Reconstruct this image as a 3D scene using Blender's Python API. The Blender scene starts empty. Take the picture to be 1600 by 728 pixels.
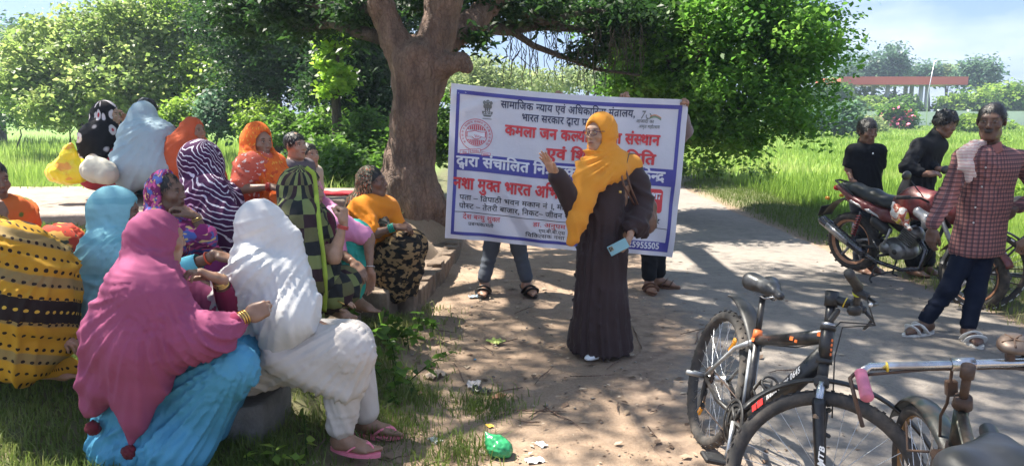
import bpy, math, random
import numpy as np
from mathutils import Vector, Matrix
R_ = math.radians
scene = bpy.context.scene
col = scene.collection
# ------------------------------------------------------------------ camera
CAM_H, PITCH, FPX = 1.6, math.atan(186/1164), 1164.0
cam = bpy.data.objects.new('camera', bpy.data.cameras.new('camera'))
cam.data.sensor_width = 36; cam.data.lens = 36*FPX/1600
cam.data.clip_start = .05; cam.data.clip_end = 6000
cam.location = (0, 0, CAM_H); cam.rotation_euler = (math.pi/2-PITCH, 0, 0)
col.objects.link(cam); scene.camera = cam
# ------------------------------------------------------------------ sun, sky
SUN_AZ = np.array([-.74, .40]); SUN_AZ = SUN_AZ/np.linalg.norm(SUN_AZ); SUN_EL = R_(60)
sun = bpy.data.objects.new('sun', bpy.data.lights.new('sun', 'SUN'))
sun.data.energy = 2.0; sun.data.angle = R_(.7); sun.data.color = (1, .94, .83)
tosun = Vector((SUN_AZ[0]*math.cos(SUN_EL), SUN_AZ[1]*math.cos(SUN_EL), math.sin(SUN_EL)))
sun.rotation_euler = tosun.to_track_quat('Z', 'Y').to_euler()
col.objects.link(sun)
world = bpy.data.worlds.new('World'); scene.world = world; world.use_nodes = True
wt = world.node_tree; wn = wt.nodes; wl = wt.links; wn.clear()
wo = wn.new('ShaderNodeOutputWorld'); wb = wn.new('ShaderNodeBackground'); wb.inputs[1].default_value = .15
sky = wn.new('ShaderNodeTexSky'); sky.sky_type = 'NISHITA'; sky.sun_disc = False
sky.sun_elevation = SUN_EL; sky.sun_rotation = math.atan2(SUN_AZ[0], SUN_AZ[1])
sky.air_density = 1.0; sky.dust_density = .4; sky.ozone_density = 1.0
geo = wn.new('ShaderNodeTexCoord'); mp = wn.new('ShaderNodeMapping'); mp.inputs['Scale'].default_value = (1, 1, 3.2)
nz = wn.new('ShaderNodeTexNoise'); nz.inputs['Scale'].default_value = 2.3; nz.inputs['Detail'].default_value = 7; nz.inputs['Roughness'].default_value = .55
cr = wn.new('ShaderNodeValToRGB'); cr.color_ramp.elements[0].position = .45; cr.color_ramp.elements[1].position = .72
# flat blue added to dim the whole clear sky, brighter cloud streaks over it
mx = wn.new('ShaderNodeMix'); mx.data_type = 'RGBA'; mx.inputs[0].default_value = .95; mx.inputs[7].default_value = (.19, .31, .60, 1)
mx2 = wn.new('ShaderNodeMix'); mx2.data_type = 'RGBA'; mx2.inputs[7].default_value = (1.25, 1.3, 1.4, 1)
wl.new(geo.outputs['Generated'], mp.inputs[0]); wl.new(mp.outputs[0], nz.inputs[0]); wl.new(nz.outputs[0], cr.inputs[0])
wl.new(sky.outputs[0], mx.inputs[6]); wl.new(cr.outputs[0], mx2.inputs[0]); wl.new(mx.outputs[2], mx2.inputs[6]); wl.new(mx2.outputs[2], wb.inputs[0]); wl.new(wb.outputs[0], wo.inputs[0])
vs = scene.view_settings; vs.view_transform = 'Standard'; vs.look = 'None'; vs.exposure = 3.05; vs.gamma = 1
scene.cycles.use_denoising = True
scene.cycles.max_bounces = 10; scene.cycles.diffuse_bounces = 6; scene.cycles.transparent_max_bounces = 8; scene.cycles.volume_bounces = 0
scene.cycles.sample_clamp_indirect = 6
# ------------------------------------------------------------------ geometry of the view -> world
def A3(*a): return np.array(a, float)
def W(px, py, D):
    a = (px-800)/FPX; b = (364-py)/FPX
    d = A3(a, math.cos(PITCH)+b*math.sin(PITCH), -math.sin(PITCH)+b*math.cos(PITCH))
    return A3(0, 0, CAM_H)+d*(D/d[1])
def G(px, py, z=0.0):
    a = (px-800)/FPX; b = (364-py)/FPX
    d = A3(a, math.cos(PITCH)+b*math.sin(PITCH), -math.sin(PITCH)+b*math.cos(PITCH))
    return A3(0, 0, CAM_H)+d*((z-CAM_H)/d[2])
def nrm(v): v = np.asarray(v, float); return v/(np.linalg.norm(v)+1e-9)
rng = np.random.default_rng(7)
# ------------------------------------------------------------------ numpy noise
_perm = np.random.default_rng(3).random((32, 32, 32))
def vnoise(p, s=1.0, off=0.0):
    q = p*s+off+100.0; i = np.floor(q).astype(int); f = q-i; f = f*f*(3-2*f); i &= 31; j = (i+1) & 31
    x0, y0, z0 = i.T; x1, y1, z1 = j.T; fx, fy, fz = f.T; P = _perm
    return ((P[x0,y0,z0]*(1-fx)+P[x1,y0,z0]*fx)*(1-fy)+(P[x0,y1,z0]*(1-fx)+P[x1,y1,z0]*fx)*fy)*(1-fz) + \
           ((P[x0,y0,z1]*(1-fx)+P[x1,y0,z1]*fx)*(1-fy)+(P[x0,y1,z1]*(1-fx)+P[x1,y1,z1]*fx)*fy)*fz
def fbm(p, s, n=3, off=0.0):
    r = 0; a = .5
    for k in range(n): r = r+a*(vnoise(p, s*2**k, off+k*7.3)-.5); a *= .5
    return r*2
def sstep(a, b, x): t = np.clip((x-a)/(b-a), 0, 1); return t*t*(3-2*t)
# ------------------------------------------------------------------ mesh building
def mesh_np(name, V, F, mats=(), mi=None, smooth=True, uv=None, attrs=None):
    """V (n,3); F (m,k) array or list of tuples"""
    me = bpy.data.meshes.new(name)
    V = np.ascontiguousarray(V, np.float32)
    me.vertices.add(len(V)); me.vertices.foreach_set('co', V.ravel())
    if isinstance(F, np.ndarray):
        k = F.shape[1]; flat = F.astype(np.int32).ravel(); starts = np.arange(len(F), dtype=np.int32)*k; nf = len(F)
    else:
        ln = np.fromiter((len(f) for f in F), np.int32, len(F)); nf = len(F)
        flat = np.fromiter((i for f in F for i in f), np.int32, int(ln.sum()))
        starts = np.concatenate([[0], np.cumsum(ln)[:-1]]).astype(np.int32)
    me.loops.add(len(flat)); me.loops.foreach_set('vertex_index', flat)
    me.polygons.add(nf); me.polygons.foreach_set('loop_start', starts)
    if mi is not None: me.polygons.foreach_set('material_index', np.asarray(mi, np.int32))
    me.update(calc_edges=True)
    if smooth: me.polygons.foreach_set('use_smooth', np.ones(nf, bool))
    for m in (mats if isinstance(mats, (list, tuple)) else [mats]): me.materials.append(m)
    if uv is not None:
        l = me.uv_layers.new(name='UVMap'); l.data.foreach_set('uv', np.asarray(uv, np.float32)[flat].ravel())
    if attrs:
        for an, av in attrs.items():
            av = np.asarray(av, np.float32)
            if av.ndim == 1: at = me.attributes.new(an, 'FLOAT', 'POINT'); at.data.foreach_set('value', av)
            else:
                at = me.attributes.new(an, 'FLOAT_COLOR', 'POINT')
                at.data.foreach_set('color', np.concatenate([av, np.ones((len(av), 1))], 1).astype(np.float32).ravel())
    return me
def link(name, me, parent=None):
    o = bpy.data.objects.new(name, me); col.objects.link(o)
    if parent is not None: o.parent = parent
    return o
def tag(o, label=None, cat=None, group=None, kind=None):
    if label: o['label'] = label
    if cat: o['category'] = cat
    if group: o['group'] = group
    if kind: o['kind'] = kind
    return o
def empty(name, loc, label, cat, group=None, rot=None):
    o = bpy.data.objects.new(name, None); o.empty_display_size = .1; col.objects.link(o)
    o.location = Vector(loc)
    if rot is not None: o.rotation_euler = rot
    return tag(o, label, cat, group)
def copy_tree(o, parent=None):
    c = o.copy(); col.objects.link(c)
    if parent is not None: c.parent = parent
    for ch in o.children: copy_tree(ch, c)
    return c
class MB:
    """collects primitives; build() links them as one mesh object"""
    def __init__(s): s.V = []; s.F = []; s.M = []; s.n = 0; s.sm = []
    def add(s, V, F, m=0, smooth=True):
        V = np.asarray(V, float); s.V.append(V)
        for f in F: s.F.append(tuple(int(i)+s.n for i in f))
        s.M += [m]*len(F); s.sm += [smooth]*len(F); s.n += len(V); return s
    def box(s, c, size, R=None, m=0, bev=0.0):
        hx, hy, hz = np.asarray(size, float)/2
        if bev <= 0:
            V = np.array([[x, y, z] for x in (-hx, hx) for y in (-hy, hy) for z in (-hz, hz)])
            F = [(0,1,3,2),(4,6,7,5),(0,4,5,1),(2,3,7,6),(0,2,6,4),(1,5,7,3)]
        else:
            b = min(bev, hx*.9, hy*.9, hz*.9); V = []; 
            for sx in (-1,1):
                for sy in (-1,1):
                    for sz in (-1,1):
                        V += [[sx*hx, sy*(hy-b), sz*(hz-b)], [sx*(hx-b), sy*hy, sz*(hz-b)], [sx*(hx-b), sy*(hy-b), sz*hz]]
            V = np.array(V); I = lambda a,b_,c_,k: ((a*2+b_)*2+c_)*3+k
            F = []
            for a in (0,1):
                f = [I(a,0,0,0),I(a,0,1,0),I(a,1,1,0),I(a,1,0,0)]; F.append(f if a==0 else f[::-1])
                f = [I(0,a,0,1),I(1,a,0,1),I(1,a,1,1),I(0,a,1,1)]; F.append(f if a==0 else f[::-1])
                f = [I(0,0,a,2),I(0,1,a,2),I(1,1,a,2),I(1,0,a,2)]; F.append(f if a==0 else f[::-1])
            for a in (0,1):
                for b_ in (0,1):
                    fl = (a+b_)%2==0
                    q = [I(a,b_,0,0),I(a,b_,1,0),I(a,b_,1,1),I(a,b_,0,1)]; F.append(q if fl else q[::-1])
                    q = [I(a,0,b_,0),I(a,0,b_,2),I(a,1,b_,2),I(a,1,b_,0)]; F.append(q if fl else q[::-1])
                    q = [I(0,a,b_,1),I(1,a,b_,1),I(1,a,b_,2),I(0,a,b_,2)]; F.append(q if fl else q[::-1])
                    for c_ in (0,1):
                        t = [I(a,b_,c_,0),I(a,b_,c_,1),I(a,b_,c_,2)]; F.append(t if (a+b_+c_)%2 else t[::-1])
        if R is not None: V = V@np.asarray(R).T
        return s.add(V+np.asarray(c), F, m, False)
    def tube(s, P, r, n=10, m=0, caps=True, closed=False, flat=1.0, up=None):
        P = np.asarray(P, float); k = len(P); r = np.broadcast_to(np.asarray(r, float), (k,))
        T = np.roll(P,-1,0)-np.roll(P,1,0) if closed else np.gradient(P, axis=0)
        T /= np.linalg.norm(T, axis=1)[:, None]+1e-12
        a = np.asarray(up, float) if up is not None else (A3(0,0,1) if abs(T[0][2])<.9 else A3(1,0,0))
        V = []
        for i in range(k):
            a = a-T[i]*a.dot(T[i]); a /= np.linalg.norm(a)+1e-12; b = np.cross(T[i], a)
            th = np.arange(n)*2*math.pi/n
            V.append(P[i]+r[i]*(np.cos(th)[:,None]*a*flat+np.sin(th)[:,None]*b))
        V = np.concatenate(V); F = []
        for i in range(k if closed else k-1):
            j = (i+1)%k
            for q in range(n): F.append((i*n+q, i*n+(q+1)%n, j*n+(q+1)%n, j*n+q))
        if caps and not closed: F += [tuple(range(n))[::-1], tuple((k-1)*n+q for q in range(n))]
        return s.add(V, F, m)
    def cyl(s, a, b, r, r2=None, n=16, m=0): return s.tube([a, b], [r, r if r2 is None else r2], n, m)
    def lathe(s, prof, c=(0,0,0), axis=(0,0,1), n=24, m=0):
        """prof: [(radius, height)]"""
        ax = nrm(axis); a = nrm(np.cross(ax, (0,0,1) if abs(ax[2])<.9 else (1,0,0))); b = np.cross(ax, a)
        th = np.arange(n)*2*math.pi/n; ring = np.cos(th)[:,None]*a+np.sin(th)[:,None]*b
        V = np.concatenate([ring*r+ax*h for r, h in prof])+np.asarray(c); F = []
        for i in range(len(prof)-1):
            for q in range(n): F.append((i*n+q, i*n+(q+1)%n, (i+1)*n+(q+1)%n, (i+1)*n+q))
        return s.add(V, F, m)
    def sph(s, c, r, n=12, m=0):
        r = np.broadcast_to(np.asarray(r, float), (3,)); k = n//2+1; V = []; F = []
        for i in range(k):
            ph = math.pi*i/(k-1)
            for j in range(n): th = 2*math.pi*j/n; V.append([math.sin(ph)*math.cos(th), math.sin(ph)*math.sin(th), math.cos(ph)])
        for i in range(k-1):
            for j in range(n): F.append((i*n+j, (i+1)*n+j, (i+1)*n+(j+1)%n, i*n+(j+1)%n))
        return s.add(np.array(V)*r+np.asarray(c), F, m)
    def poly(s, pts, m=0, smooth=False): return s.add(pts, [tuple(range(len(pts)))], m, smooth)
    def build(s, name, mats, parent=None, M=None):
        if not s.V: return None
        V = np.concatenate(s.V)
        if M is not None: V = V@np.asarray(M)[:3,:3].T+np.asarray(M)[:3,3]
        me = mesh_np(name, V, s.F, mats, s.M, False)
        me.polygons.foreach_set('use_smooth', np.array(s.sm, bool))
        return link(name, me, parent)
def rotm(axis, ang): return np.array(Matrix.Rotation(ang, 3, Vector(axis)))
def frame(fwd, up=(0,0,1)):
    """columns: x right, y forward, z up"""
    y = nrm(fwd); x = nrm(np.cross(y, up)); z = np.cross(x, y); return np.stack([x, y, z], 1)
# ------------------------------------------------------------------ materials
class NT:
    def __init__(s, name):
        s.m = bpy.data.materials.new(name); s.m.use_nodes = True; s.t = s.m.node_tree; s.n = s.t.nodes; s.n.clear()
        s.out = s.n.new('ShaderNodeOutputMaterial')
    def N(s, typ, ins=None, **kw):
        nd = s.n.new('ShaderNode'+typ)
        for k, v in kw.items(): setattr(nd, k, v)
        for k, v in (ins or {}).items(): s.put(nd.inputs[k], v)
        return nd
    def put(s, sock, v):
        if isinstance(v, bpy.types.NodeSocket): s.t.links.new(v, sock)
        elif isinstance(v, bpy.types.Node): s.t.links.new(v.outputs[0], sock)
        elif isinstance(v, (tuple, list)) and len(v) == 3 and sock.type == 'RGBA': sock.default_value = (*v, 1)
        else: sock.default_value = v
    def math(s, op, a, b=0.0, c=0.0, clamp=False):
        nd = s.N('Math', operation=op); nd.use_clamp = clamp; s.put(nd.inputs[0], a); s.put(nd.inputs[1], b); s.put(nd.inputs[2], c); return nd.outputs[0]
    def mix(s, f, a, b, blend='MIX'):
        nd = s.N('Mix', data_type='RGBA', blend_type=blend); s.put(nd.inputs[0], f); s.put(nd.inputs[6], a); s.put(nd.inputs[7], b); return nd.outputs[2]
    def ramp(s, f, stops, interp='LINEAR'):
        nd = s.N('ValToRGB'); s.put(nd.inputs[0], f); e = nd.color_ramp.elements; nd.color_ramp.interpolation = interp
        while len(e) < len(stops): e.new(.5)
        for i, (p, c) in enumerate(stops):
            e[i].position = p; e[i].color = (*c, 1) if isinstance(c, (tuple, list)) else (c, c, c, 1)
        return nd.outputs[0]
    def noise(s, scale, detail=3, vec=None, rough=.5, out=0):
        nd = s.N('TexNoise', {'Scale': scale, 'Detail': detail, 'Roughness': rough})
        if vec is not None: s.put(nd.inputs['Vector'], vec)
        return nd.outputs[out]
    def obj(s): return s.N('TexCoord').outputs['Object']
    def uv(s): return s.N('UVMap').outputs[0]
    def map(s, vec, scale=(1,1,1), rot=(0,0,0), loc=(0,0,0)):
        nd = s.N('Mapping'); s.put(nd.inputs[0], vec); nd.inputs['Scale'].default_value = scale; nd.inputs['Rotation'].default_value = rot; nd.inputs['Location'].default_value = loc; return nd.outputs[0]
    def bsdf(s, color, rough=.6, metal=0.0, bump=None, bstr=.3, bdist=.01, **kw):
        b = s.N('BsdfPrincipled'); s.put(b.inputs['Base Color'], color); s.put(b.inputs['Roughness'], rough); s.put(b.inputs['Metallic'], metal)
        for k, v in kw.items(): s.put(b.inputs[k.replace('_', ' ')], v)
        if bump is not None:
            bn = s.N('Bump', {'Strength': bstr, 'Distance': bdist}); s.put(bn.inputs['Height'], bump); s.t.links.new(bn.outputs[0], b.inputs['Normal'])
        s.t.links.new(b.outputs[0], s.out.inputs[0]); return b
def mat_simple(name, c, rough=.5, metal=0.0, var=.25, scale=30, bstr=.1, dirt=None, dirtamt=.35):
    t = NT(name); o = t.obj(); n = t.noise(scale, 4, o)
    cc = t.mix(t.ramp(n, [(.3, 0.0), (.7, 1.0)]), tuple(x*(1-var) for x in c), tuple(min(1, x*(1+var)) for x in c))
    rr = t.math('ADD', rough, t.math('MULTIPLY', t.math('SUBTRACT', n, .5), .3), clamp=True)
    if dirt is not None:
        d = t.noise(scale*.35, 5, o, .65); f = t.math('MULTIPLY', t.ramp(d, [(.45, 0.0), (.7, 1.0)]), dirtamt)
        cc = t.mix(f, cc, dirt); rr = t.math('ADD', rr, t.math('MULTIPLY', f, .6), clamp=True)
    t.bsdf(cc, rr, metal, n, bstr, .002); return t.m
# ------------------------------------------------------------------ implicit shapes -> smooth meshes (bodies, drapery, trunk)
class Sdf:
    def __init__(s): s.ops = []
    def cone(s, a, b, ra, rb=None, k=.03, op='u'):
        s.ops.append(('c', op, k, A3(*a), A3(*b), ra, ra if rb is None else rb)); return s
    def path(s, pts, rs, k=.03, op='u'):
        for i in range(len(pts)-1): s.cone(pts[i], pts[i+1], rs[i], rs[i+1], k, op)
        return s
    def ell(s, c, r, R=None, k=.03, op='u'):
        r = np.broadcast_to(np.asarray(r, float), (3,)).copy(); s.ops.append(('e', op, k, A3(*c), r, None if R is None else np.asarray(R, float))); return s
    def box(s, c, h, rad, R=None, k=.01, op='u'):
        s.ops.append(('b', op, k, A3(*c), A3(*h), rad, None if R is None else np.asarray(R, float))); return s
    def half(s, c, n, k=.02, op='i'):
        """keep the side n points away from"""
        s.ops.append(('h', op, k, A3(*c), nrm(n))); return s
    def tri(s, a, b, c, r, k=.03, op='u'):
        """rounded triangle slab"""
        s.ops.append(('t', op, k, A3(*a), A3(*b), A3(*c), r)); return s
    def __call__(s, p, grow=0.0):
        d = np.full(len(p), 10.0)
        for o in s.ops:
            t, op, k = o[:3]
            if t == 'c':
                a, b, ra, rb = o[3:]; ab = b-a; l2 = ab@ab+1e-12; q = p-a; h = np.clip(q@ab/l2, 0, 1)
                e = np.sqrt(((q-h[:,None]*ab)**2).sum(1))-(ra+(rb-ra)*h)
            elif t == 'e':
                c, r, R = o[3:]; q = p-c
                if R is not None: q = q@R
                k0 = np.sqrt(((q/r)**2).sum(1))+1e-9; k1 = np.sqrt(((q/r**2)**2).sum(1))+1e-9
                e = k0*(k0-1)/k1
            elif t == 'b':
                c, h, rad, R = o[3:]; q = p-c
                if R is not None: q = q@R
                q = np.abs(q)-h+rad; e = np.sqrt((np.maximum(q,0)**2).sum(1))+np.minimum(q.max(1),0)-rad
            elif t == 'h': e = (p-o[3])@o[4]
            elif t == 't':
                a, b, c, r = o[3:]; e = udtri(p, a, b, c)-r
            e = e-grow if op == 'u' else (e if op == 'i' else e)
            if op == 'u':
                h = np.maximum(k-np.abs(d-e), 0)/k; d = np.minimum(d, e)-h*h*k*.25
            elif op == 's':
                e = -e; h = np.maximum(k-np.abs(d-e), 0)/k; d = np.maximum(d, e)+h*h*k*.25
            else:
                h = np.maximum(k-np.abs(d-e), 0)/k; d = np.maximum(d, e)+h*h*k*.25
        return d
def udtri(p, a, b, c):
    ba, pa, cb, pb, ac, pc = b-a, p-a, c-b, p-b, a-c, p-c; n = np.cross(ba, ac)
    s = np.sign(pa@np.cross(ba, n))+np.sign(pb@np.cross(cb, n))+np.sign(pc@np.cross(ac, n))
    def ed(e, q): h = np.clip(q@e/(e@e), 0, 1); return ((q-h[:,None]*e)**2).sum(1)
    return np.sqrt(np.where(s < 2, np.minimum(np.minimum(ed(ba,pa), ed(cb,pb)), ed(ac,pc)), (pa@n)**2/(n@n)))
def bounds(s, pad=.08):
    lo = []; hi = []
    for o in s.ops:
        if o[1] != 'u': continue
        if o[0] == 'c': r = max(o[5], o[6]); q = [o[3]-r, o[4]-r, o[3]+r, o[4]+r]
        elif o[0] == 'e': r = o[4].max() if o[5] is not None else o[4]; q = [o[3]-r, o[3]+r]
        elif o[0] == 't': r = o[6]; q = [o[3]-r, o[4]-r, o[5]-r, o[3]+r, o[4]+r, o[5]+r]
        else: r = np.linalg.norm(o[4]) if o[6] is not None else o[4]; q = [o[3]-r, o[3]+r]
        lo += [np.min(q, 0)]; hi += [np.max(q, 0)]
    return np.min(lo, 0)-pad, np.max(hi, 0)+pad
def mesh_sdf(f, h, lo=None, hi=None, B=6):
    if lo is None: lo, hi = bounds(f)
    nb = np.maximum(np.ceil((hi-lo)/(h*B)).astype(int), 1); n = nb*B
    g = np.stack(np.meshgrid(*[np.arange(k) for k in nb], indexing='ij'), -1).reshape(-1, 3)
    dc = f(lo+(g*B+(B-1)/2)*h*1.0)
    keep = np.abs(dc) < B*h*1.15+.01
    D = np.repeat(np.repeat(np.repeat(np.where(dc < 0, -1., 1.).reshape(nb), B, 0), B, 1), B, 2)
    off = np.stack(np.meshgrid(*[np.arange(B)]*3, indexing='ij'), -1).reshape(-1, 3)
    gi = (g[keep][:,None,:]*B+off[None]).reshape(-1, 3)
    D[gi[:,0], gi[:,1], gi[:,2]] = f(lo+gi*h)
    # surface nets
    ins = D < 0; acc = np.zeros((*n, 3), np.float32); cnt = np.zeros(n, np.float32); quads = []
    for ax in range(3):
        s0 = [slice(None)]*3; s1 = [slice(None)]*3; s0[ax] = slice(0, -1); s1[ax] = slice(1, None)
        a, b = D[tuple(s0)], D[tuple(s1)]; cr_ = np.argwhere(ins[tuple(s0)] != ins[tuple(s1)])
        if not len(cr_): continue
        av = a[cr_[:,0],cr_[:,1],cr_[:,2]]; bv = b[cr_[:,0],cr_[:,1],cr_[:,2]]
        pt = cr_.astype(float); pt[:,ax] += av/(av-bv)
        u, v = (ax+1)%3, (ax+2)%3
        ok = (cr_[:,u] > 0) & (cr_[:,v] > 0); cr_ = cr_[ok]; pt = pt[ok]; av = av[ok]; cs = []
        for du, dv in ((0,0),(1,0),(1,1),(0,1)):
            c = cr_.copy(); c[:,u] -= du; c[:,v] -= dv; fl = np.ravel_multi_index(c.T, n); cs.append(fl)
            for k_ in range(3): acc.reshape(-1,3)[:,k_] += np.bincount(fl, pt[:,k_], n.prod()).astype(np.float32)
            cnt.reshape(-1)[:] += np.bincount(fl, minlength=n.prod())
        q = np.stack(cs, 1); q = np.where((av < 0)[:,None], q, q[:,::-1]); quads.append(q)
    if not quads: return np.zeros((0,3)), np.zeros((0,4), int)
    quads = np.concatenate(quads); used = np.unique(quads); rem = np.zeros(n.prod(), int); rem[used] = np.arange(len(used))
    V = acc.reshape(-1,3)[used]/cnt.reshape(-1)[used][:,None]
    return (lo+V*h).astype(float), rem[quads]
def vnormals(V, F):
    n = np.cross(V[F[:,2]]-V[F[:,0]], V[F[:,3 if F.shape[1] > 3 else 1]]-V[F[:,1]] if F.shape[1] > 3 else V[F[:,1]]-V[F[:,0]])
    N = np.zeros_like(V)
    for k in range(F.shape[1]):
        for c in range(3): N[:,c] += np.bincount(F[:,k], n[:,c], len(V))
    return N/(np.linalg.norm(N, axis=1)[:,None]+1e-12)
def edges_of(F):
    E = np.concatenate([F[:,[0,1]], F[:,[1,2]], F[:,[2,3]], F[:,[3,0]]]); E.sort(1); return np.unique(E, axis=0)
def lap(V, E, a, it=1):
    n = len(V); deg = np.bincount(E.ravel(), minlength=n)[:,None]+1e-9
    for _ in range(it):
        S = np.stack([np.bincount(E[:,0], V[E[:,1],c], n)+np.bincount(E[:,1], V[E[:,0],c], n) for c in range(3)], 1)/deg
        V = V+(S-V)*a
    return V
def drape(V, F, inner, excess=1.08, iters=70, g=.0006, smooth=.30, pin=None, seed=0.0, noise_amp=.006, dirs=None):
    """let slack cloth settle over a body: lengthen every edge, pull down, push out of the inner form"""
    E = edges_of(F); dg = np.concatenate([F[:,[0,2]], F[:,[1,3]]]); A = np.concatenate([E, dg])
    L = np.linalg.norm(V[A[:,0]]-V[A[:,1]], axis=1)*excess
    N = vnormals(V, F); n = len(V); deg = np.bincount(A.ravel(), minlength=n)[:,None]+1e-9
    ph = fbm(V*(dirs if dirs is not None else 1.0), 9, 2, seed)
    V0 = V.copy(); X = V+N*(ph*noise_amp*3)[:,None]; vel = np.zeros_like(X)
    w = np.ones((n,1)) if pin is None else (1-pin)[:,None]
    for it in range(iters):
        P = X.copy(); X = X+vel*.85; X[:,2] -= g
        for _ in range(2):
            d = X[A[:,1]]-X[A[:,0]]; l = np.linalg.norm(d, axis=1)+1e-9; c = d*((l-L)/l*.5)[:,None]
            C = np.stack([np.bincount(A[:,0], c[:,k], n)-np.bincount(A[:,1], c[:,k], n) for k in range(3)], 1)
            X = X+C/deg*1.6
        X = lap(X, E, smooth)
        if it % 3 == 2 or it == iters-1:
            di = inner(X); hit = di < 0; X[hit] -= N[hit]*di[hit][:,None]
        far = X-V0; fl = np.linalg.norm(far, axis=1); m = fl > .05; X[m] = V0[m]+far[m]*(.05/fl[m])[:,None]
        X = V0*(1-w)+X*w
        vel = X-P
    return X
# ------------------------------------------------------------------ people
SKIN = {'deep': (.115,.060,.040), 'dark': (.185,.095,.060), 'brown': (.28,.155,.098), 'tan': (.37,.22,.145)}
def mat_skin(name, tone):
    t = NT(name); c = SKIN[tone]; o = t.obj()
    tint = t.N('Attribute', attribute_name='tint').outputs['Color']
    n = t.noise(22, 4, o); base = t.mix(t.ramp(n, [(.3, 0.0), (.7, 1.0)]), tuple(x*.82 for x in c), tuple(x*1.15 for x in c))
    cc = t.mix(1.0, base, tint, 'MULTIPLY')
    t.bsdf(cc, t.math('ADD', .34, t.math('MULTIPLY', n, .22)), 0, t.noise(180, 3, o), .35, .003, Subsurface_Weight=.12, Subsurface_Radius=(.01,.004,.002), Subsurface_Scale=.5)
    return t.m
_cache = {}
def head_tpl(fine=.0045, female=True):
    key = ('head', fine, female)
    if key in _cache: return _cache[key]
    s = Sdf()
    s.ell((0,-.018,.03), (.074,.094,.090), k=.02).ell((0,.028,-.035), (.056,.062,.078), k=.03)
    s.ell((0,.062,-.092), (.026,.024,.022), k=.03)                       # chin
    s.cone((-.04,.0,-.075), (-.018,.06,-.095), .022, .018, .03).cone((.04,.0,-.075), (.018,.06,-.095), .022, .018, .03)
    s.cone((-.034,.07,.028), (.034,.07,.028), .013, .013, .025)          # brow
    for x in (-1, 1):
        s.ell((x*.042,.058,-.022), (.022,.022,.02), k=.025)              # cheekbone
        s.ell((x*.032,.094,.008), (.019,.014,.012), k=.012, op='s')      # socket
    s.cone((0,.082,.012), (0,.105,-.024), .0075, .0115, .012)            # nose
    for x in (-1, 1): s.ell((x*.011,.096,-.028), (.0075,.011,.0075), k=.006)
    s.ell((0,.084,-.058), (.024,.014,.016), k=.02)
    s.cone((-.019,.088,-.055), (0,.096,-.0525), .0042, .0055, .005).cone((.019,.088,-.055), (0,.096,-.0525), .0042, .0055, .005)
    s.cone((-.016,.088,-.0625), (.016,.088,-.0625), .0055, .0055, .005).cone((-.008,.0925,-.064), (.008,.0925,-.064), .0055, .0055, .005)
    for x in (-1, 1):
        s.ell((x*.031,.0765,.006), .0135, k=.002)                         # eyeball
        s.ell((x*.076,-.012,-.002), (.009,.020,.031), frame((x*.35,.9,0)), k=.01)
    s.cone((0,-.02,-.06), (0,-.03,-.19), .052, .06, .03)                  # neck
    V, F = mesh_sdf(s, fine, A3(-.1,-.13,-.2), A3(.1,.125,.135))
    T = np.ones((len(V), 3)); x, y, z = V.T
    def blob(cx, cy, cz, rx, ry, rz): return 1-sstep(.7, 1.15, np.sqrt(((np.abs(x)-cx)/rx)**2+((y-cy)/ry)**2+((z-cz)/rz)**2))
    def put(m, c):
        nonlocal T
        T = T*(1-m[:,None])+np.array(c)*m[:,None]
    put(blob(0,.09,-.058,.023,.03,.0095), (.95,.62,.62))
    put(blob(0,.095,-.0585,.021,.03,.0018), (.3,.2,.2))
    put(blob(.031,.08,.005,.0115,.03,.0055), (2.0,3.0,3.9))
    put(blob(.031,.085,.006,.006,.03,.0062), (.12,.12,.12))
    put(blob(.031,.085,.0135,.0155,.03,.0028), (.2,.18,.18))
    put(blob(.033,.085,.0275,.019,.03,.0042), (.16,.15,.16))
    put(blob(.0065,.105,-.035,.004,.02,.003), (.35,.3,.3))
    put(blob(.05,.05,-.03,.02,.03,.02)*.25, (1.15,.95,.9))
    _cache[key] = (V, F, T); return _cache[key]
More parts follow.
